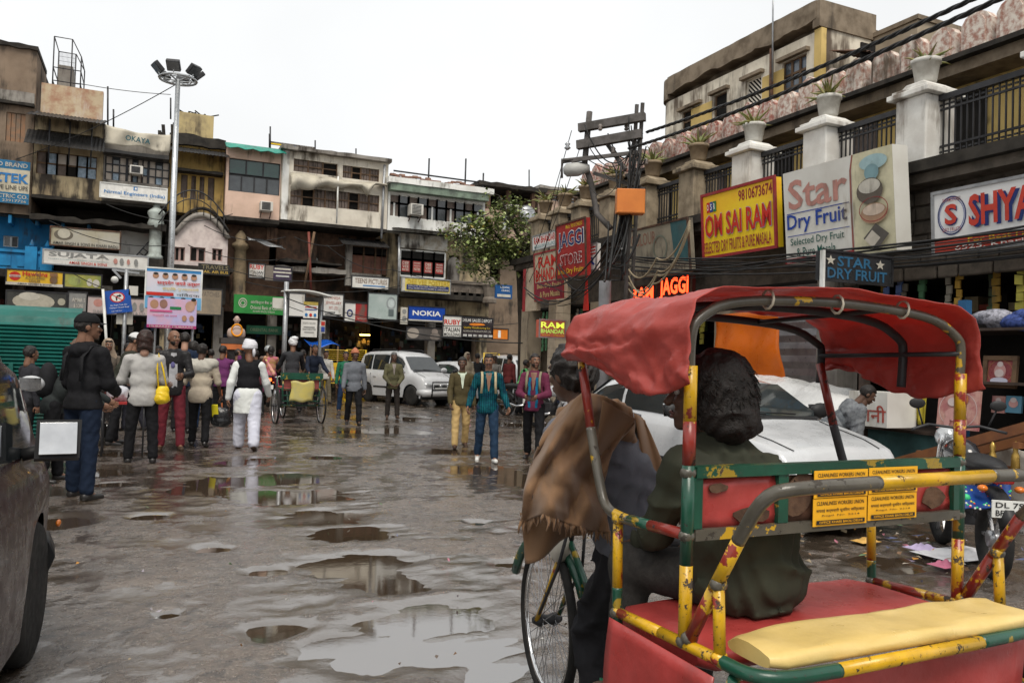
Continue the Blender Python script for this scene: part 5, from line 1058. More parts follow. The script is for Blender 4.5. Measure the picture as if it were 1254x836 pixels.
lp = P(690,209,.4); lq = P(722,206,.4); MB().tube([lp, lp.lerp(lq,.12), lp.lerp(lq,.55), lq], [.06,.13,.14,.07], 10).build('lamp_head', pmat('lamp_grey', (.4,.4,.38), rough=.5), ut, world=True)
ob = P(755,233,-.3), P(788,262,-.3)
cx_ = (ob[0]+ob[1])/2; mOr = pmat('orange_box', (.62,.2,.04), (.55,.17,.035), rough=.45, dirt=.12)
MB().obox(cx_, _r*.27, Vector((0,0,1))*.235, _F*.14).build('orange_box', mOr, ut, world=True, bevel=.01)
MB().obox(cx_-_F*.142, _r*.25, Vector((0,0,1))*.215, _F*.006).build('box_door', mOr, ut, world=True)
for k in range(8):
    p = P(735+k*8, 160+(k % 4)*14, .2); MB().lathe([(.03,0),(.05,.03),(.03,.06),(.05,.09),(.02,.13)], p, 8).build('insulator', pmat('porcelain', (.2,.17,.15), rough=.3), ut, world=True)
p = P(695,179,.5); MB().lathe([(.02,-.08),(.07,-.04),(.03,0),(.06,.04),(.02,.08)], p, 8).build('insulator', mGalv, ut, world=True)
gp = on_x(741, 350, 8.7); tag(MB().tube([(8.7, gp.y, 0), (8.7, gp.y, gp.z+.1)], .13, 10).build('steel_column', pmat('grey_paint', (.25,.25,.26), rough=.6, dirt=.3)), 'thick grey steel column under the tangled cables', 'column')
# ================================================================== CABLES
mCab = pmat('black_cable', (.02,.02,.02), rough=.5, bump=0)
def cable(lab, pts, sag, r=.012, n=16, m=mCab, grp=None):
    out = []; pts = [Vector(p) for p in pts]
    for i in range(len(pts)-1):
        for k in range(n+(1 if i == len(pts)-2 else 0)):
            t = k/n; p = pts[i].lerp(pts[i+1], t); p.z -= sag*4*t*(1-t); out.append(p)
    return tag(MB().tube(out, r, 5).build('cable', m), lab, 'cable', grp)
def twisted(lab, a, b, sag, r):
    mb = MB(); a, b = Vector(a), Vector(b); d = (b-a).normalized(); s_ = d.cross(Vector((0,0,1))).normalized(); u_ = s_.cross(d); n = 150
    for ph in (0, 2.09, 4.19):
        mb.tube([a.lerp(b, i/n)-Vector((0,0,sag*4*(i/n)*(1-i/n)))+(s_*math.cos(i*.6+ph)+u_*math.sin(i*.6+ph))*r*.9 for i in range(n+1)], r, 5)
    tag(mb.build('cable', mCab), lab, 'cable')
twisted('thick twisted cable crossing the upper storey, upper one', on_d(792,162,15.4), on_d(1330,-66,7.5), .12, .017)
twisted('thick twisted cable crossing the upper storey, lower one', on_d(770,182,15.4), on_d(1330,-50,7.0), .12, .017)
G1 = 'cables looping from the utility pole'; G2 = 'cables strung along the dry fruit shopfronts'; G3 = 'thin wires between the far house fronts'
r2 = random.Random(3)
for k in range(20):
    a = on_d(r2.uniform(745,785), r2.uniform(170,300), 15.5); b = on_d(r2.uniform(735,765), r2.uniform(300,345), 15.5+r2.uniform(-.5,.3))
    cable('black cable hanging down the utility pole', [a, b], r2.uniform(.0,.5), r2.choice((.012,.018,.025)), grp=G1)
for k in range(11):
    a = on_x(r2.uniform(742,760), r2.uniform(312,345), 9.0); y1_ = on_x(1254, 330, 9.0).y-1
    z1_ = r2.uniform(2.95,3.18); m_ = Vector((9.0+r2.uniform(-.15,.1), 9.5+r2.uniform(-1,1), z1_+r2.uniform(-.05,.18)))
    cable('black cable strung along the dry fruit shopfronts', [a, m_, (8.9+r2.uniform(-.1,.2), y1_, z1_+r2.uniform(-.15,.1))], r2.uniform(.03,.18), r2.choice((.008,.011,.016)), grp=G2)
for k in range(7):
    a = on_d(r2.uniform(740,765), r2.uniform(290,330), 15.6); b = on_x(r2.uniform(640,690), r2.uniform(320,390), 8.6)
    cable('black cable drooping from the utility pole across the corner boards', [a, b], r2.uniform(.2,.8), r2.choice((.01,.016)), grp='cables across the corner boards')
for k in range(12):
    a = on_d(r2.uniform(765,792), r2.uniform(140,235), 15.5); b = on_d(r2.uniform(705,790), r2.uniform(150,260), 15.6+r2.uniform(-.3,.5))
    cable('thin jumper wire looping between the crossarms', [a, b], r2.uniform(.05,.7), r2.choice((.007,.01,.014)), grp='jumper wires on the crossarms')
for k in range(4):
    a = on_d(845, 270+k*3, 13.2); b = on_d(770, 330+8*k, 15); m_ = on_d(800+r2.uniform(-8,8), 325+r2.uniform(-15,25), 14.2)
    cable('pale loop of spare cable in front of the faded board', [a, m_, b], .25, .016, m=pmat('tan_cable', (.28,.22,.14), rough=.6), grp='pale spare cable loops')
for k, (x0_, y0_, x1_, y1_, s_) in enumerate(((60,270,210,300,.3), (130,250,285,262,.4), (280,330,430,340,.25), (300,345,490,350,.3), (230,300,340,318,.2), (400,300,480,330,.3), (420,382,640,395,.3), (345,372,500,390,.35), (480,330,600,345,.2), (250,276,350,290,.3), (90,335,180,360,.2), (360,290,420,300,.15))):
    cable('thin black wire '+['over the faded yellow board and the painted column', 'from the white serif board to the arched front', 'over the red lettered board on the brick wall', 'above the green bank fascia toward the poster shop', 'across the arched white front', 'past the brown shutters above the watch advertisement', 'over the blue five letter board', 'from the grey post to the watch advertisement', 'below the red poster windows', 'under the peach wall', 'over the pinkish mixer board', 'by the two props under the cream house'][k], [on_y(x0_, y0_, 28.9), on_y(x1_, y1_, 28.9)], s_, .014, grp=G3)
cable('thin wire from the lamp mast down to the brown house', [(mp.x, 23, mtop-.1), on_y(20, 195, 29.5)], .15, .012)
cable('thin wire from the roof cage to the lamp mast', [on_y(100, 103, 30), on_y(209, 116, 30)], .05, .012)
cable('black wire from the grey post to the street corner', [on_y(351,365,23.9), on_x(640,420,8.9)], .3, .016)
for k, (px, py) in enumerate(((700,160),(712,175),(690,198))):
    cable(['wire from the top crossarm down to the corner tree', 'wire from the second crossarm down to the corner tree', 'wire from the lamp arm down to the corner tree'][k], [P(px,py,.5), on_x(640+k*8, 345, 9)], .2, .008)
# ================================================================== TREE at the corner
tr = on_y(639, 430, 21.6); tree = thing('street_tree', 'small leafy tree leaning out over the street corner', 'tree', (tr.x, 21.6, 0))
mBark = pmat('dark_bark', (.06,.05,.04), (.035,.03,.025), scale=6, rough=.9, bump=.6, bscale=18); mb = MB()
T = lambda px, py, dy=0: on_y(px, py, 21.6+dy)
trunk = [T(640,478), T(640,400), T(638,350), T(636,322)]; trunk[0].z = 0
mb.tube(trunk, [.17,.14,.13,.12], 8)
tips = []
for (pts, r0) in (([(636,322),(622,300),(605,285),(590,265)], .09), ([(636,322),(640,300),(625,270),(612,240)], .08), ([(636,322),(615,312),(592,302),(572,290)], .07), ([(636,322),(648,300),(650,285)], .06), ([(622,300),(610,310),(600,325)], .04), ([(605,285),(590,288),(570,280),(558,292)], .04), ([(625,270),(637,255)], .04), ([(592,302),(585,318),(580,330)], .04)):
    w_ = [T(x, y, rng.uniform(-.5,.5) if i else 0) for i, (x, y) in enumerate(pts)]; mb.tube(w_, [r0*(1-.75*i/(len(w_)-1)) for i in range(len(w_))], 6)
    for i in range(len(w_)-1):
        for s in range(5): tips.append(w_[i].lerp(w_[i+1], (s+1)/5) if i or len(w_) < 3 else w_[i].lerp(w_[i+1], .6+.08*s))
mb.build('trunk', mBark, tree, world=True)
mLeafs = [pmat('leaf_green', (.2,.26,.075), (.15,.2,.055), scale=3, rough=.45, bump=0), pmat('leaf_light', (.34,.38,.16), (.26,.3,.11), scale=3, rough=.45, bump=0), pmat('leaf_yellow', (.4,.3,.05), rough=.5, bump=0), pmat('leaf_dark', (.08,.115,.035), rough=.5, bump=0)]
lv = MB(); tw = MB()
for tip in tips:
    for c in range(3):
        e = tip+Vector((rng.gauss(0,.26), rng.gauss(0,.28), rng.gauss(.02,.22))); tw.tube([tip, e], [.012,.005], 4)
        for k in range(rng.randrange(10, 20)):
            c_ = e+Vector((rng.gauss(0,.13), rng.gauss(0,.13), rng.gauss(0,.1))); l = rng.uniform(.09,.17); a = rng.uniform(0,6.28); dr = rng.uniform(-.9,.3)
            d = Vector((math.cos(a)*math.cos(dr), math.sin(a)*math.cos(dr), math.sin(dr))); s_ = d.cross(Vector((rng.gauss(0,.3),rng.gauss(0,.3),1))).normalized()*l*.33; nn = s_.cross(d).normalized()*l*.08
            lv.mi = rng.choices((0,1,2,3), (5,4,.35,3))[0]
            lv.add([c_, c_+d*l*.45+s_+nn, c_+d*l, c_+d*l*.45-s_+nn, c_+d*l*.5-nn*.4], [(0,1,4),(1,2,4),(2,3,4),(3,0,4)], False)
lv.build('crown', mLeafs, tree, world=True); tw.build('twigs', mBark, tree, world=True)
# ================================================================== CARS
mTyre = pmat('tyre_rubber', (.018,.018,.018), (.03,.028,.026), scale=8, rough=.75, bump=.2); mRim = pmat('rim_steel', (.4,.4,.41), (.3,.3,.31), rough=.35, metal=.7)
mBlackP = pmat('black_plastic', (.02,.02,.021), rough=.5, bump=.05); mChrome = pmat('chrome', (.7,.7,.7), rough=.15, metal=1, bump=0)
mCarGlass = pmat('car_glass', (.016,.02,.022), (.03,.035,.036), scale=1.5, rough=.05, rvar=.03, spec=.9, bump=0)
mHead = pmat('headlamp_glass', (.55,.57,.58), (.35,.36,.37), scale=9, rough=.12, bump=.05, metal=.3); mTailL = pmat('tail_lamp', (.35,.01,.01), rough=.2, bump=0); mTailOn = pmat('tail_lamp_on', (1,.08,.02), emit=3, emitc=(1,.1,.02)); mAmber = pmat('amber_lens', (.75,.2,.02), rough=.2, bump=0)
def car(name, label, loc, rz, paint, kind='hatch', mirror_glass=True, group=None, plate='DL 6C 4092'):
    t = thing(name, label, 'car', loc, rz, group)
    if kind == 'hatch': L, Wd, wb, belt, zs = 3.55, 1.50, 2.36, .98, .24; top = [(-1.775,.62),(-1.76,1.0),(-1.70,1.35),(-1.58,1.60),(-1.3,1.66),(-.3,1.68),(.35,1.64),(.62,1.54),(1.12,1.06),(1.25,1.02),(1.60,.90),(1.72,.80),(1.775,.62)]
    elif kind == 'old': L, Wd, wb, belt, zs = 3.35, 1.44, 2.2, .97, .24; top = [(-1.675,.6),(-1.65,1.02),(-1.5,1.42),(-1.2,1.5),(-.3,1.53),(.5,1.5),(.75,1.44),(1.2,.98),(1.3,.95),(1.58,.84),(1.65,.75),(1.675,.6)]
    else: L, Wd, wb, belt, zs = 4.2, 1.68, 2.55, .93, .22; top = [(-2.1,.6),(-2.06,.95),(-1.7,1.02),(-1.45,1.05),(-.95,1.31),(-.5,1.385),(.1,1.395),(.45,1.33),(1.05,.99),(1.2,.94),(1.75,.83),(1.98,.76),(2.1,.55)]
    ys = [p[0] for p in top]; zsx = [p[1] for p in top]; W2 = Wd/2; wr = .335 if kind == 'old' else .315; ra = wr+.05
    def ztop(y): return float(np.interp(y, ys, zsx))
    def halfw(y): return W2*(1-.16*abs(y/(L/2))**7)*(1-.05*max(0, y/(L/2))**3)
    def sill(y):
        z = zs
        for wy in (wb/2, -wb/2):
            d = abs(y-wy)
            if d < ra: z = max(z, wr*.95+math.sqrt(max(0, ra*ra-d*d)))
        if abs(y) > L/2-.12: z = max(z, .3)
        return z
    def roofw(y): return min(halfw(y)*.95, W2*(.78 if kind != 'old' else .86))
    def section(y):
        w_ = halfw(y); zt = ztop(y); zb = min(belt+.03*(-y/(L/2)), zt-.03); z0 = min(sill(y), zb-.08); gh = zt-zb
        pts = [(w_*.97, z0), (w_*1.0, z0+(zb-z0)*.35), (w_*.995, z0+(zb-z0)*.72), (w_*.965, zb-.01), (w_*.93, zb+.02)]
        if gh > .12:
            wr_ = W2*.93+(roofw(y)-W2*.93)*min(1, gh/.6); e = (w_*.93, zb+.02); r_ = (min(wr_, w_*.93), zt-.07)
            pts += [(e[0]+(r_[0]-e[0])*.5+.012, e[1]+(r_[1]-e[1])*.5), r_, (r_[0]-.07, zt-.015), (r_[0]*.5, zt+.012), (0, zt+.02)]
        else: pts += [(w_*.88, zb+gh*.4+.012), (w_*.8, zt-.008), (w_*.7, zt), (w_*.4, zt+.012), (0, zt+.016)]
        return pts
    n = int(L/.05); Y = [-L/2+L*i/n for i in range(n+1)]; g = []
    for y in Y:
        s = section(y); g.append([(-a, y, b) for a, b in s]+[(a, y, b) for a, b in s[-2::-1]])
    mb = MB(); mb.sheet(g)
    for e in (0, -1):
        row = g[e]; o = len(mb.v); mb.v += row; mb.f.append(tuple(range(o, o+len(row)))); mb.m.append(0); mb.sm.append(False)
    body = mb.build('body', paint, t)
    md = body.modifiers.new('e', 'EDGE_SPLIT'); md.split_angle = R(38)
    u = MB().box(-W2*.86, W2*.86, -L/2+.1, L/2-.1, .2, .45); u.build('underbody', mBlackP, t)
    # glass
    def side_pane(s, y0, y1):
        k = 8; bot, tp = [], []
        for i in range(k+1):
            y = y0+(y1-y0)*i/k; sc = section(y); e, r_ = sc[4], sc[6]
            if ztop(y)-belt < .2: continue
            f0, f1 = .1, .93; m_ = sc[5]
            def at(f):
                if f < .5: a, b, q = e, m_, f*2
                else: a, b, q = m_, r_, f*2-1
                return (s*(a[0]+(b[0]-a[0])*q+.005), y, a[1]+(b[1]-a[1])*q)
            bot.append([at(f0), at(.5), at(f1)])
        if len(bot) > 1: return MB().sheet(bot).build('side_window', mCarGlass, t)
    cuts = {'hatch': [(-1.5,-.98),(-.92,-.06),(0,.78)], 'old': [(-1.3,-.4),(-.33,.86)], 'sedan': [(-1.2,-.5),(-.44,.66)]}[kind]
    for s in (-1, 1):
        for c in cuts: side_pane(s, *c)
    def slope_pane(name_, y0, y1):
        k = 6; gg = []
        for i in range(k+1):
            y = y0+(y1-y0)*i/k; sc = section(y); hw = min(sc[6][0]-.06, sc[7][0]+.02) if ztop(y)-belt > .12 else sc[6][0]-.04
            z = ztop(y); gg.append([(hw*a, y+.0, z+.012+.012*(1-a*a)) for a in (-1,-.5,0,.5,1)])
        return MB().sheet(gg).build(name_, mCarGlass, t)
    ws = {'hatch': (.66,1.13), 'old': (.8,1.18), 'sedan': (.49,1.05)}[kind]; slope_pane('windscreen', *ws)
    if kind == 'sedan': slope_pane('rear_window', -1.42, -.98)
    else:
        yb = -L/2; pts = [(-W2*.72, ztop(yb+.03)+.02), (W2*.72, ztop(yb+.03)+.02), (W2*.62, 1.48 if kind == 'hatch' else 1.28), (-W2*.62, 1.48 if kind == 'hatch' else 1.28)]
        def yr(z): return float(np.interp(z, zsx[:4], ys[:4]))
        MB().add([(x, yr(z)-.012, z) for x, z in pts], [(0,1,2,3)]) if False else None
        m_ = MB(); m_.add([(x, yr(z)-.012, z) for x, z in pts], [(0,1,2,3)]); m_.build('rear_window', mCarGlass, t)
    # wipers
    yc = ws[1]+.0; MB().tube([(-.35, yc+.02, ztop(yc)+.04), (.15, yc-.04, ztop(yc-.04)+.04)], .008, 5).build('wiper', mBlackP, t); MB().tube([(.05, yc+.02, ztop(yc)+.04), (.5, yc-.03, ztop(yc-.03)+.04)], .008, 5).build('wiper', mBlackP, t)
    MB().sheet([[(x_, yc+.0+d_, ztop(yc+d_)+.012+.01*(1-(x_/W2)**2)) for x_ in np.linspace(-W2*.78, W2*.78, 7)] for d_ in (.0, .07)]).build('cowl', mBlackP, t)
    for s in (-1, 1):
        MB().tube([(s*(section(y_)[7][0]+.02), y_, section(y_)[7][1]+.006) for y_ in np.linspace(yc+.1, L/2-.14, 8)], .005, 5).build('bonnet_seam', mBlackP, t)
    # front and rear furniture
    yf = L/2; wf = halfw(yf)
    bp = MB(); bp.tube([(-wf-.02, yf-.28, .42), (-wf*.98, yf-.02, .42), (-wf*.6, yf+.05, .42), (0, yf+.07, .42), (wf*.6, yf+.05, .42), (wf*.98, yf-.02, .42), (wf+.02, yf-.28, .42)], .11, 8); bp.build('front_bumper', paint if kind != 'old' else mBlackP, t)
    bp = MB(); bp.tube([(-wf-.02, -yf+.28, .45), (-wf*.98, -yf+.02, .45), (0, -yf-.04, .45), (wf*.98, -yf+.02, .45), (wf+.02, -yf+.28, .45)], .11, 8); bp.build('rear_bumper', paint if kind != 'old' else mBlackP, t)
    gm = MB()
    for i in range(4): gm.box(-wf*.42, wf*.42, yf+.005, yf+.03, .57+.028*i, .585+.028*i)
    gm.build('grille', mBlackP, t); MB().box(-wf*.5, wf*.5, yf+.06, yf+.08, .36, .42).build('intake', mBlackP, t)
    MB().lathe([(.0,0),(.05,0),(.05,.02),(0,.025)], (0, yf+.03, .63), 10, 'y').build('badge', mChrome, t)
    for s in (-1, 1):
        MB().ball((s*wf*.74, yf-.06, .66 if kind == 'hatch' else .56), (.17,.1,.1 if kind == 'hatch' else .075)).build('headlight', mHead, t); MB().ball((s*wf*.86, -yf+.03, .85 if kind != 'hatch' else 1.05), (.08,.06,.13 if kind != 'hatch' else .25)).build('tail_light', mTailL, t)
        MB().ball((s*wf*.8, yf+.03, .4), (.06,.03,.045)).build('fog_lamp', mHead, t)
        # mirrors
        ym = ws[1]-.28 if kind != 'old' else ws[1]-.48; xm = s*(halfw(ym)+(.13 if kind != 'old' else .085)); zm = belt+.12
        mr = (MB().ball((xm, ym+.03, zm), (.13,.06,.085), 12, 8) if kind != 'old' else MB().obox((xm, ym+.02, zm), (.085,.013,0), (-.006,.035,-.01), (0,.018,.082))).tube([(s*halfw(ym)*.93, ym, zm-.06), (xm-s*.05, ym+.02, zm-.04)], .03, 6).build('mirror', paint if kind == 'hatch' else mBlackP, t)
        if kind == 'old':
            n_ = Vector((s*.15,-.95,.27)).normalized(); h_ = Vector((.95,s*.15,0)).normalized(); MB().obox(Vector((xm, ym+.02, zm))+n_*.05, h_*.072, n_*.003, h_.cross(n_)*.07).build('mirror_glass', mChrome, mr, bevel=.002)
        else: MB().obox((xm, ym-.03, zm), (.1,0,0), (0,.004*math.cos(.22),.004*math.sin(.22)), (0,-.065*math.sin(.22),.065*math.cos(.22))).build('mirror_glass', mChrome, mr)
        for c in (cuts if kind == 'sedan' else cuts[-2:]):
            yh = c[0]+.12; x = s*(halfw(yh)+.012); MB().box(min(x, x-s*.03), max(x, x-s*.03), yh, yh+.17, belt-.14, belt-.11).build('door_handle', paint, t, bevel=.008)
        for c in cuts[-2:]:
            x = s*(halfw(c[0])+.001); MB().box(min(x, x-s*.02), max(x, x-s*.02), c[0]-.035, c[0]-.029, zs+.05, belt-.02).build('door_seam', mBlackP, t)
        if kind != 'old': MB().box(min(s*W2*1.0, s*W2*1.012), max(s*W2*1.0, s*W2*1.012), -.75, .72, .5, .55).build('rubbing_strip', mBlackP, t)
        for wy in (wb/2, -wb/2):
            x = s*(W2-.135)
            wh = MB().lathe([(wr*.62,-.085),(wr*.93,-.09),(wr,-.06),(wr,.06),(wr*.93,.09),(wr*.62,.085)], (x, wy, wr), 24, 'x').build('wheel', mTyre, t)
            ri = MB().lathe([(0,s*.05),(.05,s*.06),(.06,s*.04),(wr*.5,s*.03),(wr*.58,s*.07),(wr*.64,s*.075),(wr*.64,-s*.05)], (x, wy, wr), 20, 'x'); ri.build('rim', mRim, wh)
            for k in range(7): a = 2*math.pi*k/7; MB().obox((x+s*.042, wy+wr*.38*math.cos(a), wr+wr*.38*math.sin(a)), (.004,0,0), (0,.02*math.cos(a),.02*math.sin(a)), (0,-.012*math.sin(a),.012*math.cos(a))).build('vent_slot', mBlackP, wh)
            MB().lathe([(0,0),(ra+.01,0),(ra+.01,s*.02)], (s*(W2-.22), wy, wr), 18, 'x').build('wheel_well', mBlackP, t)
    for yy, sg in ((yf+.075, 1), (-yf-.07, -1)):
        z = .47 if sg > 0 else .62
        pb = MB().box(-.25, .25, yy-.01, yy+.01, z, z+.11).build('number_plate', mWFrame, t)
        items_on(Plane((.25*sg, yy+.011*sg, z+.11), (-sg,0,0), (0,0,1), .5, .11), [('t', .08,.2,.92,.8, plate, cBlack, .03)], pb, .001)
    if kind == 'hatch':
        for s in (-1, 1): MB().tube([(s*W2*.7, -1.2, 1.68), (s*W2*.7, -1.1, 1.73), (s*W2*.7, .1, 1.74), (s*W2*.7, .25, 1.68)], .015, 6).build('roof_rail', mBlackP, t)
    return t
mSilver = pmat('silver_paint', (.5,.51,.52), (.46,.47,.48), scale=2, rough=.35, metal=0, coat=.4, bump=0); mWhiteP = pmat('white_paint', (.5,.51,.52), (.46,.47,.48), scale=2, rough=.3, coat=.7, bump=0); mMaroon = pmat('wet_maroon_paint', (.026,.01,.011), (.031,.013,.013), scale=3, rough=.3, rvar=.2, coat=.25, spec=.3, bump=.08, bscale=260, dirt=.08, dcol=(.06,.05,.045))
silver = car('hatchback_car', 'silver hatchback with black bull bar facing the camera', (7.75, 25.2, 0), R(180)+math.atan2(.34,.94), mSilver, 'hatch', plate='DL 3C 8092')
MB().tube([(-.42,1.9,.3),(-.42,1.93,.75),(.42,1.93,.75),(.42,1.9,.3)], .025, 6).tube([(-.42,1.925,.52),(.42,1.925,.52)], .02, 6).build('bull_bar', mBlackP, silver)
car('saloon_car', 'white saloon car half hidden behind the silver hatchback', (10.1, 26.2, 0), R(200), mWhiteP, 'sedan')
car('hatchback_car', 'distant white hatchback behind the walkers with a yellow barricade beside it', (12.6, 27.0, 0), R(190), mWhiteP, 'hatch')
car('saloon_car', 'white saloon car parked beside the cycle rickshaw, facing the camera', (5.78, 7.35, 0), R(180), mWhiteP, 'sedan')
mar = car('hatchback_car', 'dark wet maroon car in the left foreground', (-1.19, 3.35, 0), R(-4), mMaroon, 'old')
car('hatchback_car', 'white car ahead of the dark maroon car at the left edge', (-2.0, 9.0, 0), R(-1), mWhiteP, 'hatch')
mb = MB(); q = (.732, 1.28, .62); mb.ball(q, (.012,.035,.018)); mb.build('side_indicator', mAmber, mar)
# ================================================================== BICYCLE / RICKSHAW PIECES
def spoked(root, c, r, rz=0, name='wheel', m=mTyre, spokes=36):
    c = Vector(c); M = Matrix.Translation(c) @ Matrix.Rotation(rz, 4, 'Z')
    w_ = MB().tube([(0, r*math.cos(a), r*math.sin(a)) for a in [2*math.pi*i/40 for i in range(40)]], .021, 8, closed=True); w_.xf(M); wo = w_.build(name, m, root)
    ri = MB().tube([(0, (r-.03)*math.cos(a), (r-.03)*math.sin(a)) for a in [2*math.pi*i/40 for i in range(40)]], .012, 6, closed=True); ri.xf(M); ri.build('rim', mChrome, wo)
    sp = MB()
    for k in range(spokes):
        a = 2*math.pi*k/spokes; b = a+(.5 if k % 2 else -.5); s = .03 if k % 4 < 2 else -.03
        sp.tube([(s, .025*math.cos(b), .025*math.sin(b)), (0, (r-.035)*math.cos(a), (r-.035)*math.sin(a))], .0022, 3, cap=False)
    sp.xf(M); sp.build('spokes', mRim, wo); hb = MB().lathe([(.012,-.07),(.03,-.04),(.02,0),(.03,.04),(.012,.07)], (0,0,0), 10, 'x'); hb.xf(M); hb.build('hub', mIron, wo)
    return wo
mGrn = pmat('chipped_green_paint', (.012,.075,.045), (.02,.05,.035), scale=12, rough=.4, bump=.15, bscale=60, dirt=.42, dcol=(.1,.06,.035), dscale=9, streak=0)
mYl = pmat('chipped_yellow_paint', (.68,.4,.012), (.55,.3,.01), scale=12, rough=.4, bump=.15, bscale=60, dirt=.5, dcol=(.05,.035,.025), dscale=10, streak=0)
mRd = pmat('chipped_red_paint', (.28,.035,.02), (.2,.03,.02), scale=12, rough=.4, bump=.15, bscale=60, dirt=.48, dcol=(.4,.25,.02), dscale=10, streak=0)
mSteelT = pmat('worn_steel_tube', (.16,.15,.12), (.1,.1,.09), scale=12, rough=.4, metal=.4, bump=.1, dirt=.5, dcol=(.5,.32,.02), dscale=9, streak=0)
mCanvas = pmat('faded_red_canvas', (.58,.105,.085), (.46,.075,.06), scale=3, rough=.36, bump=.45, bscale=14, transl=.42, dirt=.4, dcol=(.16,.03,.03), streak=.2)
mSeatR = pmat('red_vinyl', (.42,.055,.05), (.32,.04,.035), scale=4, rough=.38, bump=.3, bscale=16, dirt=.4, dcol=(.12,.04,.035))
mCush = pmat('yellow_vinyl', (.7,.52,.2), (.62,.45,.15), scale=4, rough=.4, bump=.3, bscale=18, dirt=.36, dcol=(.25,.18,.1))
def chip_mat(name, c, under, other, lo=.55):
    m = bpy.data.materials.new(name); m.use_nodes = True; t = m.node_tree; N = t.nodes; L = t.links; p = N['Principled BSDF']; src = N.new('ShaderNodeNewGeometry').outputs['Position']
    def nz(sc, d, r=.65, off=0):
        mp = N.new('ShaderNodeMapping'); mp.inputs['Location'].default_value = (off, off*.7, 0); L.new(src, mp.inputs[0]); n = N.new('ShaderNodeTexNoise'); n.inputs['Scale'].default_value = sc; n.inputs['Detail'].default_value = d; n.inputs['Roughness'].default_value = r; L.new(mp.outputs[0], n.inputs['Vector']); return n.outputs[0]
    def rp(f, a, b):
        r = N.new('ShaderNodeMapRange'); r.inputs['From Min'].default_value = a; r.inputs['From Max'].default_value = b; L.new(f, r.inputs['Value']); return r.outputs[0]
    def mx(f, a, b):
        x = N.new('ShaderNodeMix'); x.data_type = 'RGBA'; L.new(f, x.inputs[0])
        for k, v in ((6, a), (7, b)):
            if isinstance(v, tuple): x.inputs[k].default_value = (*v, 1)
            else: L.new(v, x.inputs[k])
        return x.outputs[2]
    base = mx(rp(nz(7, 4), .35, .7), c, tuple(x*.6 for x in c)); a = mx(rp(nz(9, 6, .6, 3), .585, .6), base, other); ch = rp(nz(26, 9, .7, 7), lo, lo+.025); cc = mx(ch, a, under)
    cc = mx(rp(nz(90, 4, .7, 1), .6, .75), cc, (.04,.03,.022)); L.new(cc, p.inputs['Base Color'])
    ro = N.new('ShaderNodeMapRange'); ro.inputs['To Min'].default_value = .28; ro.inputs['To Max'].default_value = .75; L.new(ch, ro.inputs['Value']); L.new(ro.outputs[0], p.inputs['Roughness'])
    b = N.new('ShaderNodeBump'); b.invert = True; b.inputs['Strength'].default_value = .5; b.inputs['Distance'].default_value = .002; L.new(ch, b.inputs['Height']); b2 = N.new('ShaderNodeBump'); b2.inputs['Strength'].default_value = .15; b2.inputs['Distance'].default_value = .004; L.new(nz(60, 5), b2.inputs['Height']); L.new(b.outputs[0], b2.inputs['Normal']); L.new(b2.outputs[0], p.inputs['Normal'])
    return m
mGrn = chip_mat('chipped_green_enamel', (.012,.075,.045), (.035,.022,.016), (.3,.2,.02), .62); mYl = chip_mat('chipped_yellow_enamel', (.66,.38,.012), (.04,.028,.02), (.25,.03,.02), .59); mRd = chip_mat('chipped_red_enamel', (.26,.03,.02), (.03,.022,.018), (.5,.3,.015), .6); mSteelT = chip_mat('worn_bare_tube', (.1,.09,.07), (.035,.028,.02), (.5,.3,.015), .6)
RW = thing('cycle_rickshaw', 'cycle rickshaw with red canvas canopy and chipped yellow, green and red frame in the foreground', 'rickshaw', (1.75, 1.64, 0))
XL, XR, YB = 1.25, 2.26, 1.64
def rt_(name, pts, r=.0165, m=mGrn, smooth=0):
    r *= .9
    if smooth:
        q = [Vector(p) for p in pts]
        for _ in range(smooth):
            o = [q[0]]
            for a, b in zip(q[:-1], q[1:]): o += [a.lerp(b,.25), a.lerp(b,.75)]
            o.append(q[-1]); q = o
        pts = q
    return MB().tube(pts, r, 10).build(name, m, RW, world=True)
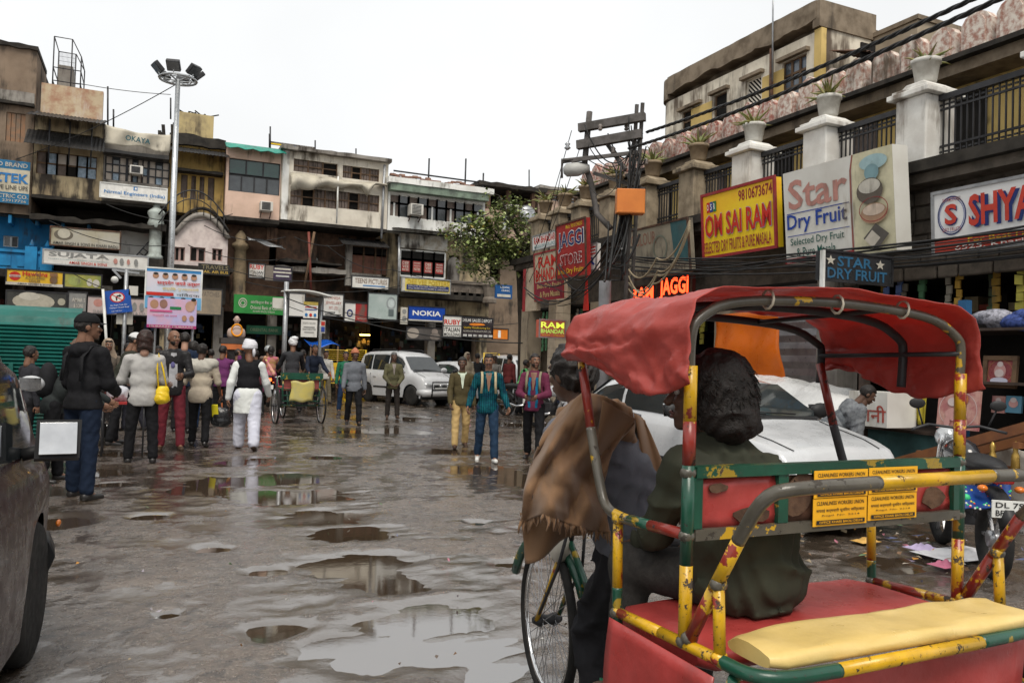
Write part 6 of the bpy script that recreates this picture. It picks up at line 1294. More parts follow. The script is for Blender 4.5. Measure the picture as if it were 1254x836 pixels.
for s, X in ((0, XL), (1, XR)):
    k = -1 if s == 0 else 1
    rt_('rear_post', [(X,YB,.80),(X,YB,1.0)], .019, mYl); rt_('rear_post', [(X,YB,1.0),(X,YB,1.25)], .019, mGrn); rt_('rear_post', [(X,YB,1.25),(X,YB,1.36)], .0192, mRd); rt_('rear_post', [(X,YB,1.36),(X,YB,1.5)], .019, mYl)
    rt_('front_post', [(X,2.2,1.52),(X,2.13,1.3)], .0165, mRd); rt_('front_post', [(X,2.13,1.3),(X,2.07,1.14),(X,2.03,1.07),(X,1.93,1.06),(X,1.86,1.063)], .0165, mSteelT if s == 0 else mIron, 2)
    rt_('arm_rest', [(X,1.9,1.062),(X,1.8,1.067)], .0166, mGrn); rt_('arm_rest', [(X,1.8,1.067),(X,YB,1.075)], .0166, mRd)
    rt_('arm_support', [(X,1.96,1.04),(X,1.955,.86)], .0166, mYl); rt_('arm_support', [(X,1.955,.86),(X,1.95,.74),(X,1.9,.68),(X,1.8,.66)], .0166, mGrn, 2)
    rt_('side_rail', [(X,1.95,.79),(X,1.74,.80)], .0165, mRd if s else mYl); rt_('side_rail', [(X,1.74,.80),(X,1.5,.81)], .0166, mYl)
    rt_('back_hoop', [(X,1.62,.82),(X,1.53,.97)], .0186, mRd); rt_('back_hoop', [(X,1.53,.97),(X,1.45,1.1)], .0185, mYl if s == 0 else mRd)
    rt_('hoop_strut', [(X,1.505,.82),(X,1.515,.985)], .0165, mYl)
    rt_('under_leg', [(X,1.45,.79),(X,1.6,.45),(X,1.75,.36)], .0165, mYl if s else mGrn)
    spoked(RW, Vector((X+k*.09, 1.6, .335))-Vector((1.75,1.64,0)), .335)
rt_('back_hoop', [(XL,1.45,1.1),(XL,1.37,1.22),(XL+.06,1.33,1.238),(XL+.3,1.325,1.242)], .0186, mSteelT, 2); rt_('back_hoop', [(XL+.3,1.325,1.242),(XR-.3,1.335,1.243)], .0185, mYl); rt_('back_hoop', [(XR-.3,1.335,1.243),(XR-.06,1.34,1.238),(XR,1.37,1.2),(XR,1.45,1.1)], .0186, mSteelT, 2)
rt_('rear_rail', [(XL,1.5,.81),(XL,1.4,.812),(XL+.06,1.36,.812),(XL+.22,1.355,.812)], .0186, mGrn, 2); rt_('rear_rail', [(XL+.22,1.355,.812),(XR-.28,1.37,.81)], .0185, mYl); rt_('rear_rail', [(XR-.28,1.37,.81),(XR-.06,1.38,.81),(XR,1.42,.81),(XR,1.5,.81)], .0186, mGrn, 2)
rt_('axle', [(XL-.1,1.6,.335),(XR+.1,1.6,.335)], .018, mIron)
for z, m in ((1.232, mGrn), (1.075, mYl)): MB().box(XL+.015, XR-.015, YB-.016, YB+.016, z-.014, z+.014).build('back_rail', m if z > 1.1 else mSteelT, RW, world=True)
for u_ in (.02, .30, .44, .78, .98):
    x = XL+(XR-XL)*u_; MB().box(x-.017, x+.017, YB-.012, YB+.014, 1.09, 1.218).build('back_stile', mGrn, RW, world=True)
MB().box(XL+.12, XL+.28, YB-.018, YB+.012, 1.07, 1.1).build('back_rail', mYl, RW, world=True) if False else None
rs = [(XL+.04, XL+.285), (XL+.32, XL+.43), (XL+.465, XL+.77), (XL+.805, XR-.04)]
for i, (a, b) in enumerate(rs):
    g = []
    for u_ in range(9):
        g.append([(a+(b-a)*u_/8, YB+.004+.008*noise.noise((u_*.9+i*5, v_*1.1, 0)), 1.088+.125*v_/5-(.03*max(0, noise.noise((u_*1.7+i, 4, 0))) if v_ in (0,) else 0)) for v_ in range(6)])
    MB().sheet(g).build('back_panel', mSeatR if i != 1 else pmat('worn_brown_vinyl', (.16,.08,.05), (.1,.05,.035), rough=.6), RW, world=True, solid=.006)
mPos = pmat('orange_yellow_paper', (.8,.42,.02), (.78,.36,.015), scale=3, rough=.5, bump=.05, dirt=.08)
for (a, b, z0, z1) in ((XL+.4, XL+.6, 1.075, 1.228), (XL+.605, XL+.8, 1.08, 1.23)):
    for h in range(2):
        zz0 = z0+(z1-z0)*h/2; pl = Plane((a, YB-.02-.002*h, zz0+(z1-z0)/2-.002), (1,0,0), (0,0,1), b-a, (z1-z0)/2-.002)
        po = MB().obox(pl.p(.5,.5), (pl.w/2,0,0), (0,0,pl.h/2), (0,.0008,0)).build('paper_notice', mPos, RW, world=True)
        items_on(pl, [('t', .06,.1,.94,.24, 'CLEANLINESS WORKERS UNION', cBlack, .02), ('t', .05,.36,.95,.52, 'सफाई कर्मचारी यूनियन जिन्दाबाद', cBlack, .03), ('t', .15,.58,.85,.66, 'Regd. No. 2214', cBlack, .01), ('r', .05,.78,.95,.93, cBlack), ('t', .1,.81,.9,.9, 'OFFICE KHARI BAOLI DELHI', mPos, .02)], po, .002, .0006)
# seats
def cushion(name, x0, x1, y0, y1, z0, z1, m, wob=.01, tilt=0):
    n, k = 24, 10; g = []
    prof = lambda t: (t, 0)
    ring = []
    for i in range(n+1):
        u_ = i/n; row = []
        for j in range(k*2):
            a = 2*math.pi*j/(k*2); e = .55
            cy = math.copysign(abs(math.cos(a))**e, math.cos(a)); cz = math.copysign(abs(math.sin(a))**e, math.sin(a))
            q = 1 if 0 < i < n else .8
            row.append((x0+(x1-x0)*u_, (y0+y1)/2+(y1-y0)/2*cy*q, (z0+z1)/2+(z1-z0)/2*cz*q+(wob*noise.noise((u_*6, a, 2)) if cz > 0 else 0)+tilt*(u_-.5)))
        row.append(row[0]); g.append(row)
    mb = MB(); mb.sheet(g)
    for e in (0, -1): o = len(mb.v); mb.v += g[e][:-1]; mb.f.append(tuple(range(o, o+len(g[e])-1))); mb.m.append(0); mb.sm.append(True)
    return mb.build(name, m, RW, world=True)
cushion('rear_cushion', XL+.05, XR-.03, 1.375, 1.555, .815, .858, mCush, .014)
cushion('main_seat', XL+.03, XR-.03, 1.58, 2.02, .73, .80, mSeatR, .006)
cloth_sheet(lambda u_, v_: (XL-.02-.015*math.sin(v_*2), 1.5+.46*u_, .775-.2*v_-.02*math.sin(u_*8)*v_), 14, 6).build('seat_skirt', mSeatR, RW, world=True, solid=.004)
cloth_sheet(lambda u_, v_: (XL+(XR-XL)*u_, 1.43+.02*math.sin(u_*14)*v_, .79-.24*v_), 24, 6).build('rear_skirt', mSeatR, RW, world=True, solid=.004)
for (y_, z_) in (): MB().tube([(XL+.07+(XR-XL-.12)*i/20, y_+.003*math.sin(i*1.9), z_+.004*noise.noise((i*.7, y_, 0))) for i in range(21)], .0035, 5).build('piping', pmat('dull_yellow_piping', (.45,.3,.08), rough=.5), RW, world=True)
for (x_, y_, z_, rr_) in [(X, y, z, .024) for X in (XL, XR) for (y, z) in ((YB,.81), (YB,1.072), (YB,1.23), (1.955,1.055), (1.95,.79), (1.505,.815), (1.62,.825), (1.515,.985))]:
    MB().ball((x_, y_, z_), (rr_, rr_*.8, rr_*.75), 10, 6).build('weld', mSteelT if y_ != 1.505 else mYl, RW, world=True)
foam = pmat('torn_foam', (.12,.07,.045), (.06,.035,.025), scale=20, rough=.9, bump=.5)
for (x_, z_, a_, b_) in ((XL+.2,1.115,.06,.022), (XL+.35,1.15,.05,.045), (XL+.375,1.2,.035,.02), (XR-.12,1.13,.045,.03), (XL+.09,1.19,.03,.012)):
    n_ = 14; pts_ = [(x_+a_*math.cos(t)*(1+.35*noise.noise((math.cos(t)*2+x_*9, math.sin(t)*2, 0))), z_+b_*math.sin(t)*(1+.4*noise.noise((math.cos(t)*2, math.sin(t)*2, x_*7)))) for t in [2*math.pi*i/n_ for i in range(n_)]]
    MB().prism(pts_, YB-.009, YB-.004).build('torn_patch', foam, RW, world=True)
# canopy: bows and cover
def bow(Y, zt, m, name='canopy_bow'):
    pts = [(XL,Y,1.45),(XL,Y,1.58),(XL+.02,Y,zt-.05),(XL+.12,Y,zt),(XL+.4,Y,zt+.015),(XR-.4,Y,zt+.015),(XR-.12,Y,zt-.005),(XR-.01,Y,zt-.06),(XR+.01,Y,1.58),(XR,Y,1.45)]
    return rt_(name, pts, .0155, m, 2)
bow(1.645, 1.672, mSteelT); bow(1.85, 1.668, mIron); bow(2.2, 1.652, mIron)
for X, z in ((XL+.0, 1.56), (XR, 1.56)): rt_('canopy_rail', [(X,1.64,z),(X,2.2,z-.01)], .009, mIron)
for X in (XL+.3, XR-.3): rt_('canopy_rail', [(X,1.66,1.68),(X,2.2,1.66)], .009, mIron)
def canopy(u_, v_):     # u across (left hem -> over the roof -> right hem), v rear -> front
    Y = 1.605+.62*v_; zr = 1.70-.02*v_; drop = .225+.04*math.sin(v_*5)-.03*v_
    wl, wr2 = XL-.03, XR+.03; per = [(wl, zr-.02-drop), (wl-.012, zr-.1), (wl+.015, zr-.035), (wl+.09, zr), ((wl+wr2)/2, zr+.025), (wr2-.09, zr), (wr2-.015, zr-.035), (wr2+.012, zr-.1), (wr2, zr-.02-drop)]
    acc = [0, .15, .21, .25, .5, .75, .79, .85, 1]
    x = float(np.interp(u_, acc, [p[0] for p in per])); z = float(np.interp(u_, acc, [p[1] for p in per]))
    rg = (1-abs(noise.noise((u_*8+v_*2.5, v_*3-u_*3, 6))))**4; r2_ = (1-abs(noise.noise((u_*15-v_*4, v_*7, 11))))**5
    side = max(0, 1-min(u_, 1-u_)/.22); nn = noise.noise((u_*11+3, v_*4, 1.3)); n2 = noise.noise((u_*26, v_*11+u_*9, 4.1))
    f = math.sin((v_*2.2+u_*9)*3.0+nn*2.5)
    x += (-1 if u_ < .5 else 1)*side*(.012*f+.012*nn+.010*n2+.006*noise.noise((u_*50, v_*24, 2))+.016*rg+.010*r2_-.004)
    z += (1-side)*min(1, .25+v_*2.5)*.6*(.016*nn+.012*n2+.005*noise.noise((u_*45, v_*20, 9))+.014*rg+.008*r2_-.008-.012*math.sin(v_*6.28*1.5)**2)+side*.012*n2
    return (x, Y+side*(.02*nn)-.03*side*(1-v_)*(1 if u_ < .5 else 0), z)
cloth_sheet(canopy, 110, 46).build('canopy_cover', mCanvas, RW, world=True, solid=.003)
# ties
for X in (XL+.25, XL+.5, XR-.25): MB().tube([(X+.0, 1.645+.022*math.cos(a), 1.683+.026*math.sin(a)) for a in [2*math.pi*i/10 for i in range(10)]], .004, 5, closed=True).build('tie', mTarp, RW, world=True)
# puller's cycle
B = Vector((-1.75,-1.64,0)); fw = Vector((1.69,3.22,.335))
spoked(RW, fw+B, .335, R(-8), 'front_wheel')
hd = Vector((1.69,3.0,.86)); bb_ = Vector((1.7,2.62,.3)); sd = Vector((1.7,2.42,.82))
rt_('head_tube', [hd, Vector((1.69,3.04,.7))], .02, mIron); rt_('handlebar_stem', [hd, Vector((1.69,2.98,.96))], .014, mChrome)
for s in (-1, 1):
    rt_('fork', [Vector((1.69+s*.03,3.05,.68)), Vector((1.69+s*.05,3.12,.5)), Vector((1.69+s*.055,3.22,.335))], .012, mYl if s < 0 else mGrn)
    rt_('brake_stay', [Vector((1.69+s*.055,3.22,.335)), Vector((1.69+s*.06,3.02,.62)), Vector((1.69+s*.04,2.97,.8))], .008, mIron)
rt_('handlebar', [(1.43,2.76,.91),(1.48,2.84,.925),(1.57,2.95,.95),(1.69,2.98,.955),(1.81,2.95,.95),(1.9,2.84,.925),(1.95,2.76,.91)], .012, mChrome, 2)
for x in (1.43, 1.95): rt_('grip', [(x,2.74,.908),(x+(.03 if x < 1.7 else -.03),2.82,.92)], .017, mBlackP)
rt_('top_tube', [Vector((1.69,3.01,.82)), sd], .014, mGrn); rt_('down_tube', [Vector((1.69,3.03,.73)), bb_], .015, mGrn); rt_('seat_tube', [sd, bb_], .015, mGrn); rt_('chain_stay', [bb_, Vector((1.75,1.78,.345))], .016, mGrn); rt_('saddle_stay', [sd, Vector((1.75,1.95,.68))], .014, mGrn)
MB().ball((1.7,2.4,.87), (.1,.13,.045)).build('saddle', mBlackP, RW, world=True)
MB().tube([Vector((1.69,3.22+.37*math.cos(a),.335+.37*math.sin(a))) for a in [R(20+10*i) for i in range(14)]], .022, 6).build('mudguard', mGrn, RW, world=True)
MB().ball((1.66,3.06,.72), (.06,.05,.09)).build('bag', pmat('white_plastic_bag', (.6,.57,.5), rough=.4), RW, world=True)
MB().tube([(1.78,2.62+.09*math.cos(a),.3+.09*math.sin(a)) for a in [2*math.pi*i/20 for i in range(20)]], .008, 5, closed=True).build('chainring', mIron, RW, world=True)
for s in (-1, 1): rt_('crank', [bb_+Vector((s*.07,0,0)), bb_+Vector((s*.09,s*.06,-s*-.14))], .01, mIron)
# ------------------------------------------------------------------ far green rickshaw, seen from behind
gl_, gr_ = on_ground(338, 518), on_ground(392, 520); gc = (gl_+gr_)/2; hw_ = (gr_-gl_).length/2
G = thing('cycle_rickshaw', 'green cycle rickshaw seen from behind with a yellow sack on it', 'rickshaw', (gc.x, gc.y, 0), R(2))
for s in (-1, 1): spoked(G, (s*hw_, 0, .4), .4)
def gt(name, pts, r=.018, m=mGrn): return MB().tube(pts, r, 8).build(name, m, G)
gt('axle', [(-hw_,0,.4),(hw_,0,.4)])
for s in (-1, 1):
    x = s*(hw_-.1); gt('post', [(x,-.2,.38),(x,-.22,1.0)]); gt('side_rail', [(x,-.2,.75),(x,.45,.75)]); gt('front_post', [(x,.45,.5),(x,.45,1.0)]); gt('leaf_spring', [(x,-.3,.48),(x,0,.42),(x,.3,.48)], .02, mIron)
for z in (.5, .62, .75): gt('cross_rail', [(-hw_+.1,-.2,z),(hw_-.1,-.2,z)], .014)
MB().box(-hw_+.04, hw_-.04, -.26, -.22, .96, 1.1).build('tail_board', mGrn, G)
items_on(Plane((-hw_+.04,-.262,1.1), (1,0,0), (0,0,1), 2*hw_-.08, .14), [('t', .15,.2,.85,.7, 'SBI LIC  ALL INDIA PERMIT', flat((.3,.45,.3)), .03)], G)
MB().box(-hw_+.1, hw_-.1, -.2, .45, .72, .8).build('seat', mSeatR, G, bevel=.02); MB().box(-hw_+.1, hw_-.1, -.21, -.19, .8, .95).build('seat_back', pmat('dull_red_panel', (.25,.06,.05), rough=.6), G)
cloth_sheet(lambda u_, v_: (-.24+.48*u_+.02*math.sin(v_*5), -.28-.05*math.sin(u_*3.1), .92-.42*v_+.02*math.sin(u_*9)), 10, 8).build('sack', pmat('yellow_sack', (.5,.42,.12), (.4,.36,.16), scale=6, rough=.6, bump=.3), G, solid=.02)
spoked(G, (0, 1.75, .34), .34, 0, 'front_wheel'); gt('top_tube', [(0,.5,.75),(0,1.0,.8),(0,1.5,.85)]); gt('down_tube', [(0,.45,.45),(0,1.1,.3),(0,1.5,.75)]); gt('fork', [(0,1.5,.95),(0,1.75,.34)]); gt('handlebar', [(-.28,1.35,.95),(0,1.5,1.0),(.28,1.35,.95)], .012, mChrome); gt('seat_tube', [(0,1.1,.3),(0,1.0,.85)])
MB().ball((0,.98,.9), (.09,.13,.045)).build('saddle', mBlackP, G)
# ------------------------------------------------------------------ motorcycles
def motorcycle(label, loc, rz, tank, lit=False, group='motorcycles on the square', lean=0):
    t = thing('motorcycle', label, 'motorcycle', loc, rz, group); t.rotation_euler = (0, lean, rz)
    for y in (.62, -.6):
        w_ = MB().tube([(0, y+.26*math.cos(a), .3+.26*math.sin(a)) for a in [2*math.pi*i/24 for i in range(24)]], .045, 8, closed=True).build('wheel', mTyre, t)
        MB().lathe([(0,-.03),(.06,-.04),(.06,.04),(0,.03)], (0,y,.3), 10, 'x').build('hub', mRim, w_)
        r_ = MB()
        for k in range(6): a = math.pi*k/3; r_.bar((0,y,.3), (0,y+.23*math.cos(a),.3+.23*math.sin(a)), .02)
        r_.build('rim', mRim, w_)
    for s in (-1, 1): MB().tube([(s*.08,.62,.3),(s*.08,.42,.85),(s*.08,.36,.98)], .022, 6).build('fork', mChrome, t)
    MB().tube([(0,.36,.8),(0,.1,.45),(0,-.25,.4),(0,-.3,.7),(0,.3,.8)], .03, 6).build('frame', mIron, t)
    MB().ball((0,.15,.84), (.13,.27,.13)).build('tank', tank, t); MB().ball((0,-.32,.82), (.13,.4,.07)).build('seat', mBlackP, t)
    MB().box(-.12,.12,-.1,.2,.3,.58).ball((0,.1,.45),(.13,.12,.14)).build('engine', mIron, t, bevel=.02)
    MB().tube([(.12,.2,.35),(.16,-.1,.3),(.17,-.4,.36),(.17,-.75,.42)], [.025,.025,.045,.05], 8).build('exhaust', mChrome, t)
    MB().tube([(-.36,.2,1.02),(-.2,.33,1.06),(0,.36,1.04),(.2,.33,1.06),(.36,.2,1.02)], .013, 6).build('handlebar', mIron, t)
    MB().lathe([(.0,-.06),(.07,-.04),(.1,.04),(.09,.06),(0,.07)], (0,.47,.95), 12, 'y').build('headlight', mHead, t)
    for s in (-1, 1):
        m_ = MB().tube([(s*.25,.3,1.05),(s*.3,.26,1.2)], .008, 5).build('mirror_stalk', mIron, t); MB().ball((s*.31,.25,1.24), (.065,.015,.045)).build('mirror', mBlackP, m_)
        MB().ball((s*.12,-.72,.68), (.035,.04,.025)).build('indicator', mAmber, t)
    MB().tube([(0,.62+.32*math.cos(a),.3+.32*math.sin(a)) for a in [R(20+14*i) for i in range(10)]], .05, 6).build('front_mudguard', tank, t); MB().tube([(0,-.6+.33*math.cos(a),.3+.33*math.sin(a)) for a in [R(30+14*i) for i in range(10)]], .06, 6).build('rear_mudguard', mBlackP, t)
    MB().box(-.07,.07,-.78,-.72,.72,.8).build('tail_light', mTailOn if lit else mTailL, t, bevel=.015)
    MB().box(-.11,.11,-.88,-.865,.5,.62).build('number_plate', mWFrame, t)
    return t
mRedT = pmat('red_tank', (.3,.015,.02), rough=.2, coat=.6, bump=0); mBlkT = pmat('black_tank', (.02,.02,.024), rough=.2, coat=.6, bump=0); mBluT = pmat('blue_tank', (.02,.05,.2), rough=.2, coat=.6, bump=0)
g_ = on_ground(128, 540); motorcycle('motorcycle with red tail lamp beside the man in the black cap', (g_.x-.1, g_.y, 0), R(-10), mRedT)
g_ = on_ground(328, 497); BK = motorcycle('motorcycle carrying a couple, its tail lamp lit', (g_.x, g_.y+.3, 0), R(-4), mBlkT, True)
g_ = on_ground(640, 512); motorcycle('black motorcycle parked behind the man in the maroon shirt', (g_.x+.15, g_.y+.3, 0), R(205), mBlkT)
g_ = on_ground(672, 524); motorcycle('motorcycle with white bodywork parked at the street corner', (g_.x, g_.y, 0), R(190), mWhiteP)
for k, (px, py, rz_) in enumerate(((700,505,180),(655,500,200))): g_ = on_ground(px, py); motorcycle(['motorcycle nearest the tiled column', 'farther black motorcycle in the parked row'][k], (g_.x, g_.y, 0), R(rz_), [mBluT, mBlkT][k])
g_ = on_d(1238, 625, 5.55); bkr = motorcycle('parked motorcycle with a blue sequinned cover at the right edge', (g_.x+.6*.9, g_.y+.8*.9, 0), R(-37), mBlkT)
# ================================================================== STALL AND CLUTTER AT THE RIGHT EDGE
mStallW = pmat('dark_stall_wood', (.07,.05,.04), (.04,.03,.025), scale=5, rough=.8, bump=.3); mTealW = pmat('teal_counter', (.06,.13,.13), (.04,.08,.08), scale=3, rough=.7, dirt=.35); mBluePost = pmat('blue_post', (.02,.09,.2), rough=.6, dirt=.3); mBeam = pmat('orange_brown_beam', (.22,.09,.035), (.15,.06,.03), scale=4, rough=.55, bump=.25)
st = thing('market_stall', 'dark wooden stall with shelves of framed pictures at the right edge', 'stall', (9.0, 5.9, 0))
for (x, y) in ((8.6,4.2),(8.6,6.2),(8.6,7.6),(9.6,4.2),(9.6,7.6)): MB().box(x-.05, x+.05, y-.05, y+.05, 0, 2.35).build('post', mBluePost if y == 6.2 else mStallW, st, world=True)
for z in (.78, 1.42, 2.02): MB().box(8.55, 9.7, 3.6, 7.7 if z != 1.42 else 6.3, z-.03, z).build('shelf', mStallW, st, world=True)
MB().box(8.62, 9.6, 6.25, 7.6, .12, .75).build('counter', mTealW, st, world=True); MB().box(9.66, 9.7, 3.6, 7.7, 0, 2.3).build('back_board', mDark, st, world=True)
# yellow hanging cloths
mYC = pmat('yellow_cloth', (.5,.42,.05), (.4,.33,.04), scale=6, rough=.75, bump=.15)
for k, (x0_, x1_) in enumerate(((1092,1108),(1110,1134))):
    a, b = on_x(x0_, 478, 8.5), on_x(x1_, 520, 8.5); c_ = thing('hanging_cloth', ['narrow yellow cloth hanging left in the stall', 'wide yellow cloth hanging beside the narrow one in the stall'][k], 'cloth', (8.5, (a.y+b.y)/2, b.z))
    cloth_sheet(lambda u_, v_: (8.5+.03*math.sin(u_*22+v_*2), a.y+(b.y-a.y)*u_, a.z+(b.z-a.z)*v_*(1+.06*math.sin(u_*9))), 24, 6).build('cloth', mYC, c_, world=True, solid=.004)
def picture(lab, r, X, frame, face, items, tilt=R(-6)):
    a, b = fxx(*r, X); return board('framed_picture', lab, a, b, face, items, 'x', .03, frame, .05, tilt, 'picture')
mCrim = pmat('crimson_print', (.22,.04,.05), (.3,.08,.07), scale=9, rough=.35); mPkPr = pmat('pink_brown_print', (.35,.13,.13), (.5,.3,.25), scale=8, rough=.35)
cPal = flat((.6,.5,.48)); cPk = flat((.55,.3,.28))
picture('ornate dark framed crimson print with a pale seated figure on the shelf', (1206,438,1242,473), 8.7, mWood, mCrim, [('ring', .08,.06,.92,.94, flat((.4,.2,.08)), .96), ('e', .3,.2,.7,.75, cPk), ('e', .4,.12,.6,.32, cPal), ('e', .2,.7,.8,.95, flat((.5,.5,.6))), ('e', .35,.4,.65,.7, cPal)])
picture('large pink brown print with a pale curved figure leaning on the counter', (1147,476,1197,528), 8.45, None, mPkPr, [('ring', .04,.03,.96,.97, cPal, .97), ('e', .2,.45,.75,.8, cPk), ('e', .25,.2,.5,.42, cPal), ('e', .42,.08,.75,.4, flat((.45,.16,.05))), ('e', .2,.7,.35,.95, cPk), ('e', .6,.7,.78,.95, cPk), ('e', .5,.16,.68,.34, cPal)])
for k, (x0_, x1_) in enumerate(((1214,1230),(1231,1250))): picture(['small pink print under the shelf, left one', 'small blue print under the shelf, right one'][k], (x0_,484,x1_,506), 8.7, None, [mPkPr, flat((.1,.25,.35))][k], [('e', .2,.2,.8,.7, cPk), ('e', .3,.1,.7,.4, cPal)])
# cloth bundle on top shelf
for k, (y_, c_) in enumerate(((6.0, (.35,.35,.4)), (5.55, (.05,.08,.25)), (5.2,(.5,.4,.12)), (4.8,(.3,.3,.32)))):
    mb = MB()
    for i in range(5): mb.ball((8.75+rng.uniform(-.05,.1), y_+rng.uniform(-.15,.15), 2.06+rng.uniform(0,.12)), (.16,.2,.09), 10, 6)
    tag(mb.build('cloth_bundle', pmat('bundle_%d' % k, c_, tuple(x*.35 for x in c_), scale=25, rough=.8, bump=.3)), ['pale patterned cloth bundle on the top shelf, leftmost', 'dark blue cloth bundle on the top shelf', 'mustard cloth bundle on the top shelf', 'grey cloth bundle on the top shelf, rightmost'][k], 'cloth')
# wooden cart shafts with tassels
ct = thing('wooden_cart', 'orange brown wooden cart shaft with brass tassels in front of the stall', 'cart', (7.9, 5.4, 0))
a, b = on_x(1100, 566, 7.8), on_x(1262, 522, 7.8)
MB().bar(a, b+(b-a)*.3, .12, .1).build('shaft', mBeam, ct, world=True); MB().bar(a+Vector((.35,0,-.05)), b+(b-a)*.3+Vector((.35,0,-.06)), .12, .1).build('shaft', mBeam, ct, world=True)
MB().bar((7.7,5.0,.82),(8.4,5.0,.82), .06).build('crossbar', mBeam, ct, world=True); MB().box(7.75,8.3,5.6,6.6,.28,.33).build('bed', mWood, ct, world=True)
for (x, y) in ((7.8,5.15),(8.15,6.4)): MB().bar((x,y,0),(x,y,.6), .06).build('leg', mBeam, ct, world=True)
for px in (1216, 1244):
    p = on_x(px, 540, 7.75); MB().lathe([(.008,0),(.03,-.05),(.02,-.1),(.035,-.14),(.045,-.3),(.0,-.3)], p, 8).build('tassel', pmat('brass', (.5,.32,.08), rough=.35, metal=.7), ct, world=True)
p = on_x(1228, 572, 8.4); tag(cloth_sheet(lambda u_, v_: (8.35+.1*math.sin(u_*7)+.12*v_, p.y+.45-.9*u_, .75-.62*v_+.04*math.sin(u_*13)), 20, 8).build('white_sack', pmat('dirty_white_cloth', (.5,.47,.42), (.35,.32,.28), scale=4, rough=.8, dirt=.3), solid=.02), 'dirty white sheet hanging below the cart shaft', 'cloth')
# blue sequinned cover over the parked motorcycle + plate
g_ = on_d(1190, 607, 6.0); cv = thing('sequinned_cover', 'blue cover dotted with bright sequins over the parked motorcycle', 'cover', (g_.x, g_.y, g_.z))
cd = lambda u_, v_: tuple(on_d(1168+70*u_, 600+28*v_-14*u_, 5.9-.25*v_+.1*u_)+Vector((0,0,.015*math.sin(u_*8))))
cloth_sheet(cd, 16, 8).build('cloth', pmat('blue_sequin_cloth', (.01,.05,.22), (.01,.03,.14), scale=6, rough=.4, bump=.2), cv, world=True, solid=.01)
sq = MB(); sp = [flat((.7,.7,.65)), flat((.6,.05,.05)), flat((.7,.5,.05)), flat((.05,.5,.2))]
for k in range(60): c_ = Vector(cd(rng.random(), rng.random()))-_F*.012; sq.mi = rng.randrange(4); sq.ball(c_, .009 if k else .03, 6, 4)
tag(sq.build('sequins', sp, cv, world=True), kind='stuff')
Mb = bkr.matrix_basis; pl = Plane(Mb @ Vector((-.11,-.882,.62)), Mb.to_3x3() @ Vector((1,0,0)), Vector((0,0,1)), .22, .12)
items_on(pl, [('t', .1,.1,.9,.42, 'DL 7S', cBlack, .03), ('t', .1,.55,.9,.9, 'BF 6899', cBlack, .03)], bkr, .002, .001)
# orange tarpaulin behind the canopy
a, b = fxx(874, 402, 953, 466, 9.3)
ot = thing('orange_tarpaulin', 'translucent orange tarpaulin hung in front of the roller shutter', 'tarpaulin', (9.3, (a.y+b.y)/2, b.z))
cloth_sheet(lambda u_, v_: (9.3+.06*math.sin(u_*11+v_*3)+.03*math.sin(v_*9), a.y+(b.y-a.y)*u_*(1+.05*v_), a.z+.25+(b.z-a.z-.35)*v_), 26, 14).build('sheet', pmat('orange_plastic', (.85,.2,.015), (.75,.16,.01), scale=3, rough=.35, bump=.2, bscale=9, transl=.3), ot, world=True, solid=.006)  # thin orange plastic, lets daylight through and emits nothing
# white plastic sheet over goods, painted water tank
wt = thing('covered_goods', 'heap of goods under a crumpled white plastic sheet behind the white saloon', 'goods', (8.3, 9.0, 0))
cloth_sheet(lambda u_, v_: (7.6+1.4*v_, 10.2-2.6*u_, .2+1.15*math.sin(min(1, v_*1.5)*1.57)*(1-.25*u_**3)+.07*noise.noise((u_*7, v_*6, 1))-.5*max(0, .15-v_)), 40, 16).build('plastic_sheet', pmat('white_plastic', (.6,.6,.59), (.5,.5,.49), scale=4, rough=.3, bump=.3, bscale=9), wt, world=True, solid=.006)
MB().box(7.75, 8.9, 7.8, 10.1, 0, .9).build('crates', mWood, wt, world=True)
a, b = fxx(1040, 478, 1086, 524, 8.0)
board('painted_panel', 'white panel with large red hand painted letters beside the bent man', a, b, mDirtyW, [('t', .3,.08,.7,.26, 'ठण्डा', flat((.35,.06,.04)), .03), ('t', .2,.38,.98,.86, 'पानी', flat((.42,.08,.06)), .02)], 'x', .5, None, cat='panel')
# hanging strings of packets beside the neon, small flags
fl = on_x(718, 375, 8.9); tag(MB().prism([(fl.y-.12, fl.z-.1), (fl.y+.12, fl.z-.1), (fl.y, fl.z+.75)], 8.88, 8.9, 'yz').build('red_pennant', cRed), 'tall narrow red pennant under the red corner board', 'flag')
pb = on_x(808, 400, 9.0)
# ================================================================== LITTER
lt = MB(); lp_ = [flat((.7,.68,.64)), flat((.4,.15,.2)), flat((.12,.2,.1)), flat((.5,.24,.05)), flat((.12,.14,.25)), flat((.3,.24,.16)), flat((.35,.32,.36)), flat((.2,.12,.07)), flat((.12,.09,.07)), flat((.4,.36,.3))]
def scrap(x, y, s):
    a = rng.uniform(0, 6.28); c_, d = math.cos(a)*s, math.sin(a)*s; z = .03
    lt.mi = rng.randrange(len(lp_)); lt.add([(x-c_, y-d, z), (x+d*.6, y-c_*.6, z+rng.uniform(0,.02)), (x+c_, y+d, z+rng.uniform(0,.025)), (x-d*.5, y+c_*.5, z+rng.uniform(0,.02))], [(0,1,2),(0,2,3)], False)
for k in range(110):
    u_ = rng.gauss(0,1); p = on_ground(1120+75*u_, 672+16*rng.gauss(0,1)+.08*75*u_); scrap(p.x, p.y, rng.uniform(.012,.06))
for k in range(70): p = on_ground(rng.uniform(430,700), rng.uniform(495,530)); scrap(p.x, p.y, rng.uniform(.02,.06))
for k in range(90): p = on_ground(rng.uniform(60,1254), rng.uniform(540,830)); scrap(p.x, p.y, rng.uniform(.008,.02))
